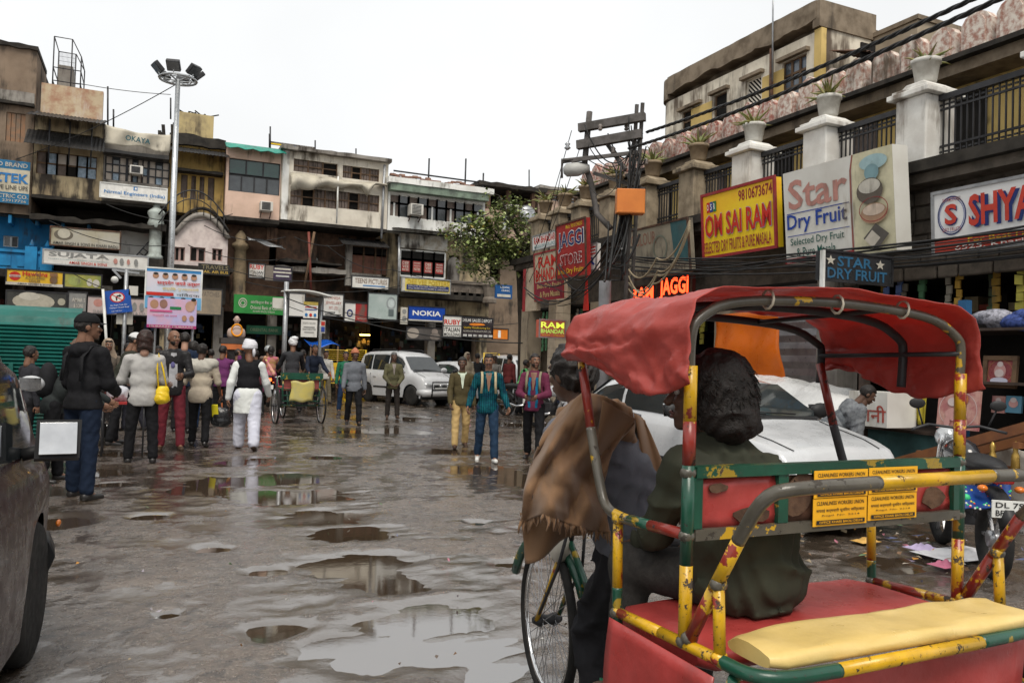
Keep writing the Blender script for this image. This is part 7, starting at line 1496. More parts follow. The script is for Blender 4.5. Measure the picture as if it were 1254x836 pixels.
tag(lt.build('litter', lp_), 'scraps of paper, petals and plastic strewn on the wet road', kind='stuff')
for k, (px, py, w_, h_, c_, lab) in enumerate(((1175,683,.42,.2,(.66,.66,.68),'crumpled white plastic bag lying in the litter'), (1130,676,.16,.1,(.5,.42,.62),'lilac plastic scrap left of the white bag'), (1158,697,.14,.08,(.65,.2,.3),'pink paper scrap below the white bag'), (1060,667,.14,.07,(.6,.36,.1),'orange leaf litter beside the rickshaw post'))):
    p = on_ground(px, py); o = cloth_sheet(lambda u_, v_: (p.x+w_*(u_-.5)*1.6, p.y+h_*(v_-.5)*2, .035+.05*abs(noise.noise((u_*4+k, v_*4, k)))*math.sin(3.14*u_)*math.sin(3.14*v_)*2), 14, 10).build('litter_scrap', flat(c_), solid=.003); tag(o, lab, 'litter')
# ================================================================== PEOPLE: smooth-blended solids meshed with surface nets
def _sd_cone(P, a, b, ra, rb):
    a = np.array(a, dtype=np.float32); b = np.array(b, dtype=np.float32); ab = b-a; l2 = float(ab @ ab)+1e-9
    t = np.clip(((P-a) @ ab)/l2, 0, 1); return np.linalg.norm(P-a-t[..., None]*ab, axis=-1)-(ra+(rb-ra)*t)
def _sd_ell(P, c, r, M=None):
    q = P-np.array(c, dtype=np.float32)
    if M is not None: q = q @ np.array(M, dtype=np.float32)       # columns = axes
    r = np.array(r, dtype=np.float32); k0 = np.linalg.norm(q/r, axis=-1); k1 = np.linalg.norm(q/(r*r), axis=-1)+1e-6
    return k0*(k0-1)/k1
def sdf_mesh(mb, prims, h, k=.03, cut=None, wrinkle=0, wf=1.0, pad=.05, seed=0):
    """prims: ('c',a,b,ra,rb) tapered limb, ('e',centre,radii[,axes]) ellipsoid. cut: function(P)->signed distance kept where < 0"""
    lo = np.full(3, 1e9); hi = -lo
    for p in prims:
        if p[0] == 'c':
            for q, r in ((p[1], p[3]), (p[2], p[4])): lo = np.minimum(lo, np.array(q)-r); hi = np.maximum(hi, np.array(q)+r)
        else: r = max(p[2]); lo = np.minimum(lo, np.array(p[1])-r); hi = np.maximum(hi, np.array(p[1])+r)
    lo -= pad; hi += pad; n = np.maximum(((hi-lo)/h).astype(int)+2, 4)
    ax = [lo[i]+h*np.arange(n[i]) for i in range(3)]; P = np.stack(np.meshgrid(*ax, indexing='ij'), -1).astype(np.float32); F = None
    for p in prims:
        d = _sd_cone(P, *p[1:5]) if p[0] == 'c' else _sd_ell(P, p[1], p[2], p[3] if len(p) > 3 else None)
        if F is None: F = d
        else:
            e = np.clip(.5+.5*(F-d)/k, 0, 1); F = F*(1-e)+d*e-k*e*(1-e)
    if wrinkle:
        x, y, z = P[..., 0]*wf, P[..., 1]*wf, P[..., 2]*wf; s = seed*1.7
        F = F+wrinkle*(.9*(.35-(1-np.abs(np.sin(6.5*z+5*x+1.6*np.sin(6*y+s)+1.3*np.sin(9*z-5*x+s))))**3)+.55*(.3-(1-np.abs(np.sin(9*z-8*x+5*y+1.9*np.sin(7*x+4*z-s))))**3)+np.sin(26*z+9*np.sin(7*x+s)+6*np.sin(8*y-s))*np.sin(5*x+4*y+3*z+s)*.6+.4*np.sin(15*x+11*z+4*np.sin(9*z+s))*np.sin(13*y-7*z+s))
    if cut is not None: F = np.maximum(F, cut(P))
    S = F < 0; nx, ny, nz = n
    c8 = [S[i:nx-1+i, j:ny-1+j, l:nz-1+l] for i in (0,1) for j in (0,1) for l in (0,1)]
    cnt = sum(c.astype(np.int8) for c in c8); act = (cnt > 0) & (cnt < 8)
    if not act.any(): return mb
    I = np.argwhere(act); pos = np.zeros((len(I), 3)); num = np.zeros(len(I))
    offs = [(i,j,l) for i in (0,1) for j in (0,1) for l in (0,1)]
    for a in range(8):
        for b in range(a+1, 8):
            oa, ob = np.array(offs[a]), np.array(offs[b])
            if abs(oa-ob).sum() != 1: continue
            fa = F[I[:,0]+oa[0], I[:,1]+oa[1], I[:,2]+oa[2]]; fb = F[I[:,0]+ob[0], I[:,1]+ob[1], I[:,2]+ob[2]]
            m = (fa < 0) != (fb < 0); t = np.where(m, fa/(fa-fb+1e-12), 0)[:, None]
            pos += np.where(m[:, None], oa+(ob-oa)*t, 0); num += m
    V = lo+h*(I+pos/num[:, None]); idx = -np.ones((nx-1, ny-1, nz-1), dtype=int); idx[act] = np.arange(len(I)); Q = []
    for d in range(3):
        sl = [slice(None)]*3; s2 = [slice(None)]*3; sl[d] = slice(0, -1); s2[d] = slice(1, None)
        cr = S[tuple(sl)] != S[tuple(s2)]; E = np.argwhere(cr); u, v = [(1,2),(2,0),(0,1)][d]
        ok = (E[:,u] > 0) & (E[:,v] > 0) & (E[:,u] < n[u]-1) & (E[:,v] < n[v]-1); E = E[ok]
        ins = S[E[:,0], E[:,1], E[:,2]]
        def at(du, dv): e = E.copy(); e[:,u] += du; e[:,v] += dv; return idx[e[:,0], e[:,1], e[:,2]]
        q = np.stack([at(-1,-1), at(0,-1), at(0,0), at(-1,0)], 1); q[~ins] = q[~ins][:, ::-1]; Q.append(q)
    Q = np.concatenate(Q); Q = Q[(Q >= 0).all(1)]
    o = len(mb.v); mb.v += [tuple(p) for p in V.tolist()]; mb.f += [tuple(q) for q in (Q+o).tolist()]; mb.m += [mb.mi]*len(Q); mb.sm += [True]*len(Q)
    return mb
_fab = {}
def fab(c, c2=None, rough=.8, kind=None, scale=8):
    k = (c, c2, kind)
    if k in _fab: return _fab[k]
    m = pmat('cloth_%d' % len(_fab), c, c2 or tuple(x*.75 for x in c), scale=scale, rough=rough, rvar=.08, bump=.25, bscale=45, coords='obj', spec=.12); _fab[k] = m
    if kind == 'check':
        t = m.node_tree; N = t.nodes; L = t.links; p = N['Principled BSDF']; src = p.inputs['Base Color'].links[0].from_socket
        ch = N.new('ShaderNodeTexBrick'); ch.inputs['Scale'].default_value = 16; ch.inputs['Color1'].default_value = (1,1,1,1); ch.inputs['Color2'].default_value = (.75,.75,.75,1); ch.inputs['Mortar'].default_value = (.08,.1,.12,1); ch.inputs['Mortar Size'].default_value = .07; ch.offset = 0
        tc = N.new('ShaderNodeTexCoord'); mp = N.new('ShaderNodeMapping'); mp.inputs['Rotation'].default_value = (R(90),0,0); L.new(tc.outputs['Object'], mp.inputs[0]); L.new(mp.outputs[0], ch.inputs[0])
        mx = N.new('ShaderNodeMix'); mx.data_type = 'RGBA'; mx.blend_type = 'MULTIPLY'; mx.inputs[0].default_value = 1; L.new(src, mx.inputs[6]); L.new(ch.outputs[0], mx.inputs[7]); L.new(mx.outputs[2], p.inputs['Base Color'])
    return m
mSkin = pmat('brown_skin', (.2,.105,.065), (.16,.08,.05), scale=12, rough=.5, bump=.05, coords='obj'); mSkinL = pmat('light_skin', (.42,.25,.18), (.36,.2,.14), scale=12, rough=.5, bump=.05, coords='obj'); mSkinD = pmat('dark_skin', (.11,.06,.04), (.085,.045,.03), scale=12, rough=.5, bump=.05, coords='obj')
mEye = pmat('eye_dark', (.02,.014,.012), rough=.2, bump=0); mEyeW = pmat('eye_white', (.5,.47,.44), rough=.25, bump=0); mLip = pmat('lip', (.2,.075,.06), rough=.4, bump=0)
mHair = pmat('black_hair', (.012,.01,.009), (.02,.016,.014), scale=30, rough=.5, bump=.6, bscale=90, coords='obj'); mHairB = pmat('auburn_hair', (.03,.011,.007), (.013,.006,.004), scale=40, rough=.45, bump=.5, bscale=90, coords='obj'); mHairG = pmat('grey_hair', (.12,.115,.11), (.05,.05,.05), scale=30, rough=.6, bump=.6, bscale=90, coords='obj')
mShoeB = pmat('black_leather', (.018,.016,.015), rough=.4, bump=.1); mShoeW = pmat('white_trainer', (.6,.6,.58), (.45,.44,.42), scale=12, rough=.5, bump=.1); mShoeBr = pmat('brown_sandal', (.06,.035,.022), rough=.6, bump=.1)
def V3(*a): return Vector(a)
def hand(mb, wr, d, side, curl=.5, up=V3(0,1,0), s=1.0, gap=0):
    """palm, four fingers of unequal length and a thumb leaving the side of the palm"""
    d = d.normalized(); n = (up-d*up.dot(d)); n = n.normalized() if n.length > .1 else d.orthogonal().normalized(); t = d.cross(n)*side
    mb.obox(wr+d*.045*s, d*.045*s, t*.038*s, n*.013*s) if False else mb.ball(wr+d*.045*s, (.5,.5,.5), 4, 2) if False else None
    Mx = Matrix((t, d, n)).transposed(); mb.ball(wr+d*.045*s, (.041*s, .055*s, .019*s), 10, 6, Mx)
    for k, (o, l) in enumerate(((-.03,.072), (-.01,.082), (.01,.076), (.028,.06))):
        p = wr+d*.085*s+t*o*s; q = [p]; ang = 0
        for j, f in enumerate((.45,.32,.23)):
            ang += curl*(.6 if j == 0 else .9); q.append(q[-1]+(d*math.cos(ang)+n*math.sin(ang))*l*f*s)
        mb.tube(q, [.0095*s,.009*s,.008*s,.006*s], 6)
    p = wr+d*.03*s-t*.034*s; q = [p, p+(d*.6-t*.6+n*.25)*.035*s, p+(d*.9-t*.4+n*.5)*.062*s, p+(d*1.0-t*.1+n*.7)*.078*s]; mb.tube(q, [.012*s,.0105*s,.009*s,.007*s], 6)
def axes_from(f, u):
    f = f.normalized(); r = f.cross(u).normalized(); u2 = r.cross(f); return r, f, u2
def make_head(body, root, c, f, u, s, skin_i=0, hair='short', hm=None, moust=False, beard=False, hat=None, hatm=None, vox=.0095, seed=1):
    r, f, u = axes_from(f, u); A = [[r[i], f[i], u[i]] for i in range(3)]
    L = lambda a, b, c_: tuple(c+r*a*s+f*b*s+u*c_*s)
    body.mi = skin_i
    pr = [('e', L(0,-.008,.022), (.074*s,.094*s,.092*s), A), ('e', L(0,.022,-.045), (.057*s,.064*s,.066*s), A), ('c', L(0,.07,-.09), L(0,.055,-.085), .02*s, .026*s), ('c', L(0,.088,.012), L(0,.108,-.022), .009*s, .015*s), ('e', L(.03,.075,-.02), (.02*s,.018*s,.018*s), A), ('e', L(-.03,.075,-.02), (.02*s,.018*s,.018*s), A), ('c', L(-.034,.082,.03), L(.034,.082,.03), .011*s, .011*s),
          ('e', L(-.079,-.01,-.005), (.011*s,.022*s,.032*s), A), ('e', L(.079,-.01,-.005), (.011*s,.022*s,.032*s), A), ('c', L(0,-.03,-.05), L(0,-.05,-.16), .05*s, .055*s), ('c', L(-.018,.086,-.062), L(.018,.086,-.062), .010*s, .010*s)]
    sdf_mesh(body, pr, vox*s, .016*s)
    for sx in (-1, 1):
        body.mi = 2; body.ball(L(sx*.03,.0815,.012), .0115*s, 8, 6); body.mi = 1; body.ball(L(sx*.03,.089,.012), .007*s, 8, 5)
        body.tube([L(sx*.014,.094,.03), L(sx*.03,.095,.036), L(sx*.05,.082,.03)], [.0035*s,.0045*s,.003*s], 5)
    body.mi = 3; body.tube([L(-.026,.09,-.056), L(-.01,.1,-.053), L(.01,.1,-.053), L(.026,.09,-.056)], [.003*s,.0055*s,.0055*s,.003*s], 6); body.tube([L(-.022,.09,-.064), L(0,.098,-.067), L(.022,.09,-.064)], [.003*s,.006*s,.003*s], 6)
    body.mi = 1
    if moust: body.tube([L(-.034,.088,-.05), L(-.014,.102,-.04), L(0,.105,-.038), L(.014,.102,-.04), L(.034,.088,-.05)], [.003*s,.0075*s,.0075*s,.0075*s,.003*s], 6)
    body.mi = 0
    cn = np.array(c); fn, un = np.array(f), np.array(u)
    if hair:
        h = MB(); g = .012 if hair == 'short' else .034
        pr = [('e', L(0,-.016,.032), ((.078+g*.7)*s,(.096+g)*s,(.092+g)*s), A)]
        if hair == 'long': pr += [('c', L(0,-.05,.0), L(0,-.07,-.14), .085*s, .075*s)]
        if hair == 'bob': pr += [('c', L(0,-.045,.02), L(0,-.055,-.1), .1*s, .098*s), ('c', L(.06,0,0), L(.065,-.0,-.07), .035*s, .03*s), ('c', L(-.06,0,0), L(-.065,-.0,-.07), .035*s, .03*s)]
        if hair == 'bald': pr = [('e', L(0,-.03,-.005), (.082*s,.085*s,.06*s), A)]
        th = .035*s
        def cut(P):
            q = P-cn; a = q @ fn; b = q @ un
            face = np.minimum(a-.02*s, .062*s-b); return np.maximum(face, -(b+(.075*s if hair in ('short','bald') else .17*s)+a*.5))
        sdf_mesh(h, pr, .009*s, .02*s, cut, .006, 2.2, seed=seed); h.build('hair', hm or mHair, root)
        if beard:
            h = MB(); sdf_mesh(h, [('e', L(0,.024,-.05), (.061*s,.068*s,.066*s), A)], .009*s, .02, lambda P: np.maximum((P-cn) @ un+.045*s, -((P-cn) @ fn)), .004, 2); h.build('beard', hm or mHair, root)
    if hat:
        h = MB()
        if hat == 'turban':
            for k in range(6):
                a0 = k*.9; t_ = .0+.021*k; rr_ = .1-.0035*k*k*.45; tl = .25*math.sin(a0)
                h.tube([L(rr_*math.cos(a)*.95, rr_*math.sin(a)*1.12-.01, .045+t_+tl*rr_*math.cos(a)*.6) for a in [2*math.pi*i/20 for i in range(20)]], .027*s, 8, closed=True)
            h.ball(L(0,-.01,.12), (.075*s,.085*s,.05*s)); h.tube([L(.05,-.1,.05), L(.06,-.12,-.04), L(.055,-.11,-.1)], [.02*s,.025*s,.015*s], 8)
        elif hat == 'cap':
            sdf_mesh(h, [('e', L(0,-.012,.045), (.09*s,.112*s,.098*s), A)], .009*s, .02, lambda P: -((P-cn) @ un-.04*s)); h.sheet([[L((j-4)*.02, .085+.085*(1-((j-4)/4.6)**2)*i/3, .052-.012*i/3-.012*((j-4)/4)**2) for j in range(9)] for i in range(4)])
        elif hat == 'beanie':
            sdf_mesh(h, [('e', L(0,-.014,.04), (.092*s,.114*s,.108*s), A), ('e', L(0,-.015,.14), (.03*s,.03*s,.03*s), A)], .009*s, .03, lambda P: -((P-cn) @ un-.03*s-.12*((P-cn) @ fn)), .004, 2.5); h.tube([L(.095*math.cos(a), .115*math.sin(a)-.014, .04+.012*math.sin(a)) for a in [2*math.pi*i/20 for i in range(20)]], .012*s, 6, closed=True)
        elif hat == 'helmet': sdf_mesh(h, [('e', L(0,-.01,.03), (.115*s,.135*s,.125*s), A)], .011*s, .03, lambda P: np.maximum(-((P-cn) @ un+.04*s), np.minimum((P-cn) @ fn-.07*s, .03*s-(P-cn) @ un)))
        elif hat == 'wrap': sdf_mesh(h, [('e', L(0,-.012,.045), (.1*s,.12*s,.11*s), A), ('e', L(.03,-.03,.13), (.08*s,.09*s,.05*s), A), ('c', L(0,-.06,0), L(0,-.07,-.06), .06*s, .05*s)], .010*s, .03, lambda P: -((P-cn) @ un-.0*s+.3*((P-cn) @ -fn)), .008, 2)
        elif hat == 'hood': sdf_mesh(h, [('e', L(0,-.016,.02), (.1*s,.12*s,.125*s), A), ('c', L(0,-.03,-.05), L(0,-.03,-.2), .1*s, .16*s)], .011*s, .04, lambda P: np.minimum((P-cn) @ fn-.045*s, .09*s-(P-cn) @ un+0*s), .006, 2)
        h.build(dict(turban='turban', cap='cap', beanie='beanie', helmet='helmet', wrap='head_wrap', hood='head_scarf')[hat], hatm, root)
def person(label, foot, head, face, top, bottom, skin=None, legs=((8,4,3),(-6,8,3)), arms=((5,8,12,0),(-5,8,12,0)), lean=3, headyaw=0, headpitch=0, hair='short', hm=None, hat=None, hatm=None, moust=False, beard=False,
           hem=.47, skirt=0, skirtw=.13, sleeve=1.0, shoe=None, build=1.0, z0=0, H=None, seat=None, collar=None, vox=.0145, group='people in the market square', seed=1, inner=None, fcurl=.7, trw=1.0, loc=None):
    """pose angles in degrees; legs (hip flex, knee flex, abduction); arms (flex, abduction, elbow, inward)"""
    g = Vector(loc) if loc is not None else on_ground(*foot); hz = head_z(*head, g) if H is None else H; H = hz if H is None else H
    rd = ray(*foot) if foot else Vector((g.x, g.y, 0)); th = math.atan2(rd.x, rd.y)+R(face); root = thing('person', label, 'person', (g.x, g.y, z0), -th, group)
    s = H/1.70; b = build; skin = skin or mSkin
    sv = V3(0, math.sin(R(lean)), math.cos(R(lean))); Pv = V3(0, 0, .525*H)
    hipj = [Pv+V3(x*.052*H, 0, -.01*H) for x in (-1, 1)]; kn, an, ft = [], [], []
    for i, (hf, kf, ab) in enumerate(legs):
        sx = (-1, 1)[i]; a = R(hf); d = V3(sx*math.sin(R(ab)), math.sin(a), -math.cos(a)).normalized(); k_ = hipj[i]+d*.24*H; a2 = R(hf-kf); d2 = V3(sx*math.sin(R(ab))*.5, math.sin(a2), -math.cos(a2)).normalized()
        n_ = k_+d2*.235*H; kn.append(k_); an.append(n_); ft.append(V3(sx*.12, math.cos(R(max(-35, (hf-kf)*.8))), math.sin(R(max(-35, (hf-kf)*.8)))*.9).normalized())
    drop = min(a.z for a in an)-.043*H if seat is None else Pv.z-seat
    for lst in (hipj, kn, an):
        for q in lst: q.z -= drop
    Pv.z -= drop
    sc = Pv+sv*.285*H; nk = Pv+sv*.315*H; shj = [sc+V3(x*.103*H*b, -.005*H, -.012*H) for x in (-1, 1)]; hv = (sv+V3(0,0,1)).normalized()
    hc = nk+hv*.098*H; f = V3(math.sin(R(headyaw))*math.cos(R(headpitch)), math.cos(R(headyaw))*math.cos(R(headpitch)), math.sin(R(headpitch))); u = V3(0, -math.sin(R(headpitch)), 1)
    el, wr, hd_ = [], [], []
    for i, (fl, ab, eb, inw) in enumerate(arms):
        sx = (-1, 1)[i]; a = R(fl); d = V3(sx*math.sin(R(ab)), math.sin(a)*math.cos(R(ab)), -math.cos(a)*math.cos(R(ab))).normalized(); e_ = shj[i]+d*.172*H; a2 = R(fl+eb)
        d2 = V3(sx*math.sin(R(ab))*.6-sx*math.sin(R(inw)), math.sin(a2)*math.cos(R(inw)), -math.cos(a2)).normalized(); el.append(e_); wr.append(e_+d2*.148*H); hd_.append(d2)
    # ---- body (one skin mesh: head, neck, trunk, limbs, fingers)
    body = MB(); T = lambda v: tuple(v)
    pr = [('e', T(Pv+sv*.19*H), (.088*H*b,.052*H*b,.12*H)), ('e', T(Pv), (.082*H*b,.055*H*b,.07*H)), ('c', T(nk-hv*.02*H), T(hc-hv*.03*H), .034*H, .03*H)]
    for i in (0, 1):
        pr += [('c', T(shj[i]), T(el[i]), .027*H, .021*H), ('c', T(el[i]), T(wr[i]), .0215*H, .0145*H), ('c', T(hipj[i]), T(kn[i]), .045*H*b, .03*H), ('c', T(kn[i]), T(an[i]), .029*H, .02*H), ('c', T(an[i]), T(an[i]+ft[i]*.05*H-V3(0,0,.02*H)), .02*H, .016*H)]
    sdf_mesh(body, pr, .02*s, .025)
    for i in (0, 1): hand(body, wr[i], hd_[i], (-1, 1)[i], fcurl, V3((1, -1)[i], .3, 0), s)
    make_head(body, root, hc, f, u, s*1.0, 0, hair, hm, moust, beard, hat, hatm, seed=seed)
    body.build('body', [skin, mEye, mEyeW, mLip], root)
    # ---- upper garment
    tp = MB(); bw = b
    pr = [('e', T(Pv+sv*.215*H), (.093*H*bw,.065*H*bw,.105*H)), ('e', T(Pv+sv*.11*H), (.094*H*bw,.066*H*bw,.1*H)), ('e', T(Pv-sv*.025*H), (.103*H*bw,.075*H*bw,.12*H)), ('c', T(shj[0]+V3(.025*H,0,-.004*H)), T(shj[1]+V3(-.025*H,0,-.004*H)), .033*H*bw, .033*H*bw), ('c', T(shj[0]+V3(.03*H,0,.012*H)), T(nk-sv*.012*H), .022*H, .03*H), ('c', T(shj[1]+V3(-.03*H,0,.012*H)), T(nk-sv*.012*H), .022*H, .03*H), ('c', T(nk-sv*.035*H), T(nk-sv*.008*H), .04*H, .033*H)]
    for i in (0, 1):
        pr.append(('c', T(shj[i]), T(el[i]), .035*H*bw, .032*H*bw))
        if sleeve > .5: pr.append(('c', T(el[i]), T(el[i].lerp(wr[i], min(1, sleeve*.97))), .035*H*bw, .0265*H*bw))
    if skirt: pr += [('c', T(Pv), T(V3(0, -.01*H, max(.06*H, Pv.z-skirt*H))), .085*H*b, skirtw*.8*H), ('c', T(Pv+V3(-.04*H,0,0)), T(V3(-.05*H,.01*H,max(.06*H,Pv.z-skirt*H))), .07*H*b, skirtw*.7*H), ('c', T(Pv+V3(.04*H,0,0)), T(V3(.05*H,.0,max(.06*H,Pv.z-skirt*H))), .07*H*b, skirtw*.7*H)]
    hz_ = Pv.z-skirt*H if skirt else Pv.z-(.525-hem)*H; svn = np.array(sv); pvn = np.array(Pv)
    cutf = (lambda P: np.minimum(hz_-P[..., 2], np.abs(P[..., 0])-.125*H) if False else hz_-P[..., 2]) if seat is None else (lambda P: -((P-pvn) @ svn)-.05*H)
    sm = MB()
    arms_low = any(w.z < hz_+.05 for w in wr)
    if arms_low:       # sleeves reach below the hem: mesh them apart from the cut trunk
        trunk = [p for p in pr[:7]]+pr[7+(4 if sleeve > .5 else 2):]; sdf_mesh(tp, trunk, vox*s, .03, cutf, .0036, 2.5, seed=seed); sdf_mesh(tp, pr[7:7+(4 if sleeve > .5 else 2)], vox*s, .015, None, .004, 2.5, seed=seed)
    else: sdf_mesh(tp, pr, vox*s, .03, cutf, .0036, 2.5, seed=seed)
    tp.build('top', top, root)
    # ---- trousers
    tr = MB(); pr = [('e', T(Pv), (.089*H*b,.064*H*b,.075*H))]
    for i in (0, 1): pr += [('c', T(hipj[i]), T(kn[i]), .054*H*b*trw, .042*H*trw), ('c', T(kn[i]), T(kn[i].lerp(an[i], .93)), .041*H*trw, .0375*H*trw)]
    sdf_mesh(tr, pr, vox*s, .018, None, .0065, 2.0, seed=seed+3); tr.build('trousers', bottom, root)
    for i in (0, 1):
        sh = MB(); sdf_mesh(sh, [('c', T(an[i]-ft[i]*.012*H-V3(0,0,.022*H)), T(an[i]+ft[i]*.085*H-V3(0,0,.027*H)), .0235*H, .0195*H), ('c', T(an[i]+V3(0,0,.0)), T(an[i]-V3(0,0,.015*H)), .023*H, .024*H)], .011*s, .02); sh.build('shoe', shoe or mShoeB, root)
    if collar:
        cl = MB(); k = nk-sv*.004*H
        cl.tube([k+V3(.042*H*math.sin(a), .038*H*math.cos(a)+.008*H, -.022*H*max(0, math.cos(a))) for a in [2*math.pi*i/16 for i in range(16)]], .011*H, 6, closed=True); cl.build('collar', collar, root)
    if inner:     # a wedge of undershirt / open shirt front
        iv = MB(); k = Pv+sv*.29*H; fr_ = .066*H*b+.012
        iv.add([k+V3(-.03*H, fr_*.6, .018*H), k+V3(.03*H, fr_*.6, .018*H), Pv+sv*.14*H+V3(.004*H, fr_+.007, 0), Pv+sv*.14*H+V3(-.004*H, fr_+.007, 0), k+V3(0, fr_*.95, -.02*H)], [(0,1,4),(1,2,4),(2,3,4),(3,0,4)], True); iv.build('shirt_front', inner, root)
    root['_H'] = H
    return dict(root=root, P=Pv, sv=sv, nk=nk, sh=shj, wr=wr, el=el, H=H, hc=hc, hd=hd_, f=f)
def on_person(p, mb, name, m, **k): return mb.build(name, m, p['root'], **k)
def strap(p, m, side=0, back=True):
    H = p['H']
    for sx in (-1, 1):
        mb = MB(); x = sx*.062*H; P = p['P']; sv = p['sv']; pts = []
        for t, y in ((.12,.078),(.2,.086),(.27,.074),(.318,.02),(.31,-.03),(.25,-.085),(.12,-.09)): pts.append(P+sv*t*H+V3(x*(1.0+.1*(t < .2)), y*H, 0))
        mb.sheet([[q+V3(-.011*H,0,0), q+V3(.011*H,0,0)] for q in pts]); on_person(p, mb, 'backpack_strap', m, solid=.008)
def backpack(p, m):
    H = p['H']; mb = MB(); c = p['P']+p['sv']*.18*H+V3(0,-.115*H,0); sdf_mesh(mb, [('e', tuple(c), (.085*H,.06*H,.13*H)), ('e', tuple(c+V3(0,-.03*H,-.05*H)), (.06*H,.045*H,.06*H))], .014, .03, None, .004); on_person(p, mb, 'backpack', m)
jean = fab((.02,.04,.09), (.012,.026,.06)); blk = fab((.014,.014,.016), (.009,.009,.01)); blk2 = fab((.022,.02,.022))
# ---- left group
p = person('man in black cap and hoodie with dark jeans and a backpack, back turned', (97,611), (100,387), 48, blk, fab((.012,.02,.04)), mSkin, ((4,2,4),(-2,2,4)), ((10,10,35,10),(12,6,60,32)), 2, 35, 0, 'short', hat='cap', hatm=fab((.012,.012,.013)), build=1.12, hem=.49, seed=2); H = p['H']; mb = MB(); sdf_mesh(mb, [('e', tuple(p['nk']+V3(0,-.05*H,-.03*H)), (.07*H,.045*H,.045*H)), ('e', tuple(p['nk']), (.062*H,.05*H,.025*H))], .013, .03, None, .005, 2); on_person(p, mb, 'hood', blk); strap(p, fab((.02,.02,.022)))
p = person('woman in pale grey jumper and black trousers with a yellow shoulder bag', (172,567), (181,408), -4, fab((.42,.41,.39), (.35,.34,.33)), blk, mSkinL, ((3,2,6),(-2,2,5)), ((15,14,70,25),(12,10,80,30)), 1, 10, -5, 'bob', mHairB, hem=.44, build=1.08, shoe=mShoeB, seed=3)
H = p['H']; bg = thing('shoulder_bag', 'bright yellow leather bag on the shoulder of the woman in grey', 'bag', tuple(p['root'].matrix_basis @ (p['P']+V3(.13*H,-.06*H,.0))), p['root'].rotation_euler.z)
mYB = pmat('yellow_leather', (.75,.52,.01), (.66,.44,.01), scale=8, rough=.4, bump=.15, coords='obj')
mb = MB(); sdf_mesh(mb, [('e', (0,0,.04), (.085,.06,.1)), ('e', (0,0,-.05), (.1,.065,.07)), ('e', (0,-.03,-.03), (.075,.05,.06))], .012, .03, lambda P: P[...,2]-.12, .006, 2); mb.build('pouch', mYB, bg); MB().tube([(-.05,.02,.1),(-.07,.05,.35),(-.06,.06,.55),(.0,.05,.35),(.05,.0,.1)], .012, 6).build('strap', mYB, bg)
p = person('bearded man in black leather jacket, white printed shirt and maroon trousers', (208,551), (206,405), 178, fab((.02,.019,.02), rough=.35), fab((.16,.025,.035), (.12,.02,.03)), mSkin, ((4,3,4),(-2,2,4)), ((18,10,70,30),(10,12,60,35)), 1, -25, 0, 'bald', beard=True, inner=None, hem=.46, shoe=mShoeBr, seed=4)
H = p['H']; P_, sv = p['P'], p['sv']; mb = MB(); mb.sheet([[P_+sv*(.0+.29*t)*H+V3(x*H*(1-.4*t**3), 0.0695*H-.018*H*t**3-abs(x)*.15*H+.004, 0) for x in (-.034,-.016,0,.016,.034)] for t in (0,.25,.5,.75,.92,1)]); wsf = on_person(p, mb, 'white_shirt', fab((.42,.42,.44)))
MB().add([], [])
pl = None
mb = MB().ball(P_+sv*.19*H+V3(.01,.073*H,0), (.03,.006,.045)); on_person(p, mb, 'shirt_print', fab((.12,.11,.25)))
p = person('man in beige shirt with a pale shawl round his shoulders, back turned', (243,546), (248,422), 8, fab((.46,.4,.31), (.4,.34,.27)), blk, mSkinD, ((10,6,3),(-8,10,3)), ((-4,14,10,0),(5,14,20,0)), 4, 10, 0, 'short', hem=.43, build=1.12, sleeve=.4, seed=5)
H = p['H']; mb = MB(); sdf_mesh(mb, [('c', tuple(p['sh'][0]+V3(0,-.01,.03)), tuple(p['sh'][1]+V3(0,-.01,.03)), .05*H, .05*H), ('e', tuple(p['P']+p['sv']*.25*H+V3(-.02*H,-.035*H,0)), (.12*H,.06*H,.075*H)), ('c', tuple(p['sh'][0]+V3(.02,-.08,-.05)), tuple(p['sh'][0]+V3(.03,-.1,-.2)), .035*H, .02*H), ('e', tuple(p['nk']), (.06*H,.055*H,.03*H))], .015, .03, None, .009, 1.2); on_person(p, mb, 'shawl', fab((.42,.4,.35)))
w_ = p['root'].matrix_basis @ p['wr'][1]; hb = thing('carrier_bag', 'black carrier bag with a yellow stripe held by the man in beige', 'bag', (w_.x+.02, w_.y, w_.z-.5), p['root'].rotation_euler.z)
mb = MB(); sdf_mesh(mb, [('e', (0,0,.16), (.15,.08,.15)), ('e', (0,0,.08), (.16,.1,.09)), ('c', (-.05,0,.25), (0,0,.42), .03, .015)], .014, .03, None, .008, 1.5); mb.build('bag', pmat('black_polythene', (.015,.015,.016), rough=.25, bump=.3, bscale=20), hb); cloth_sheet(lambda u_, v_: (-.15+.1*u_+.02*v_, -.05-.02*u_, .36-.2*v_)).build('yellow_stripe', flat((.7,.6,.02)), hb, solid=.004)
p = person('man in white turban, black waistcoat and white kurta walking away', (301,551), (302,419), 4, fab((.66,.68,.66), (.58,.6,.58)), fab((.55,.56,.64), (.48,.49,.57)), mSkin, ((16,6,4),(-16,14,4)), ((-10,14,18,0),(12,16,25,0)), 3, -8, 0, None, hat='turban', hatm=fab((.66,.66,.7)), skirt=.17, skirtw=.11, build=1.06, trw=1.35, shoe=mShoeBr, seed=6)
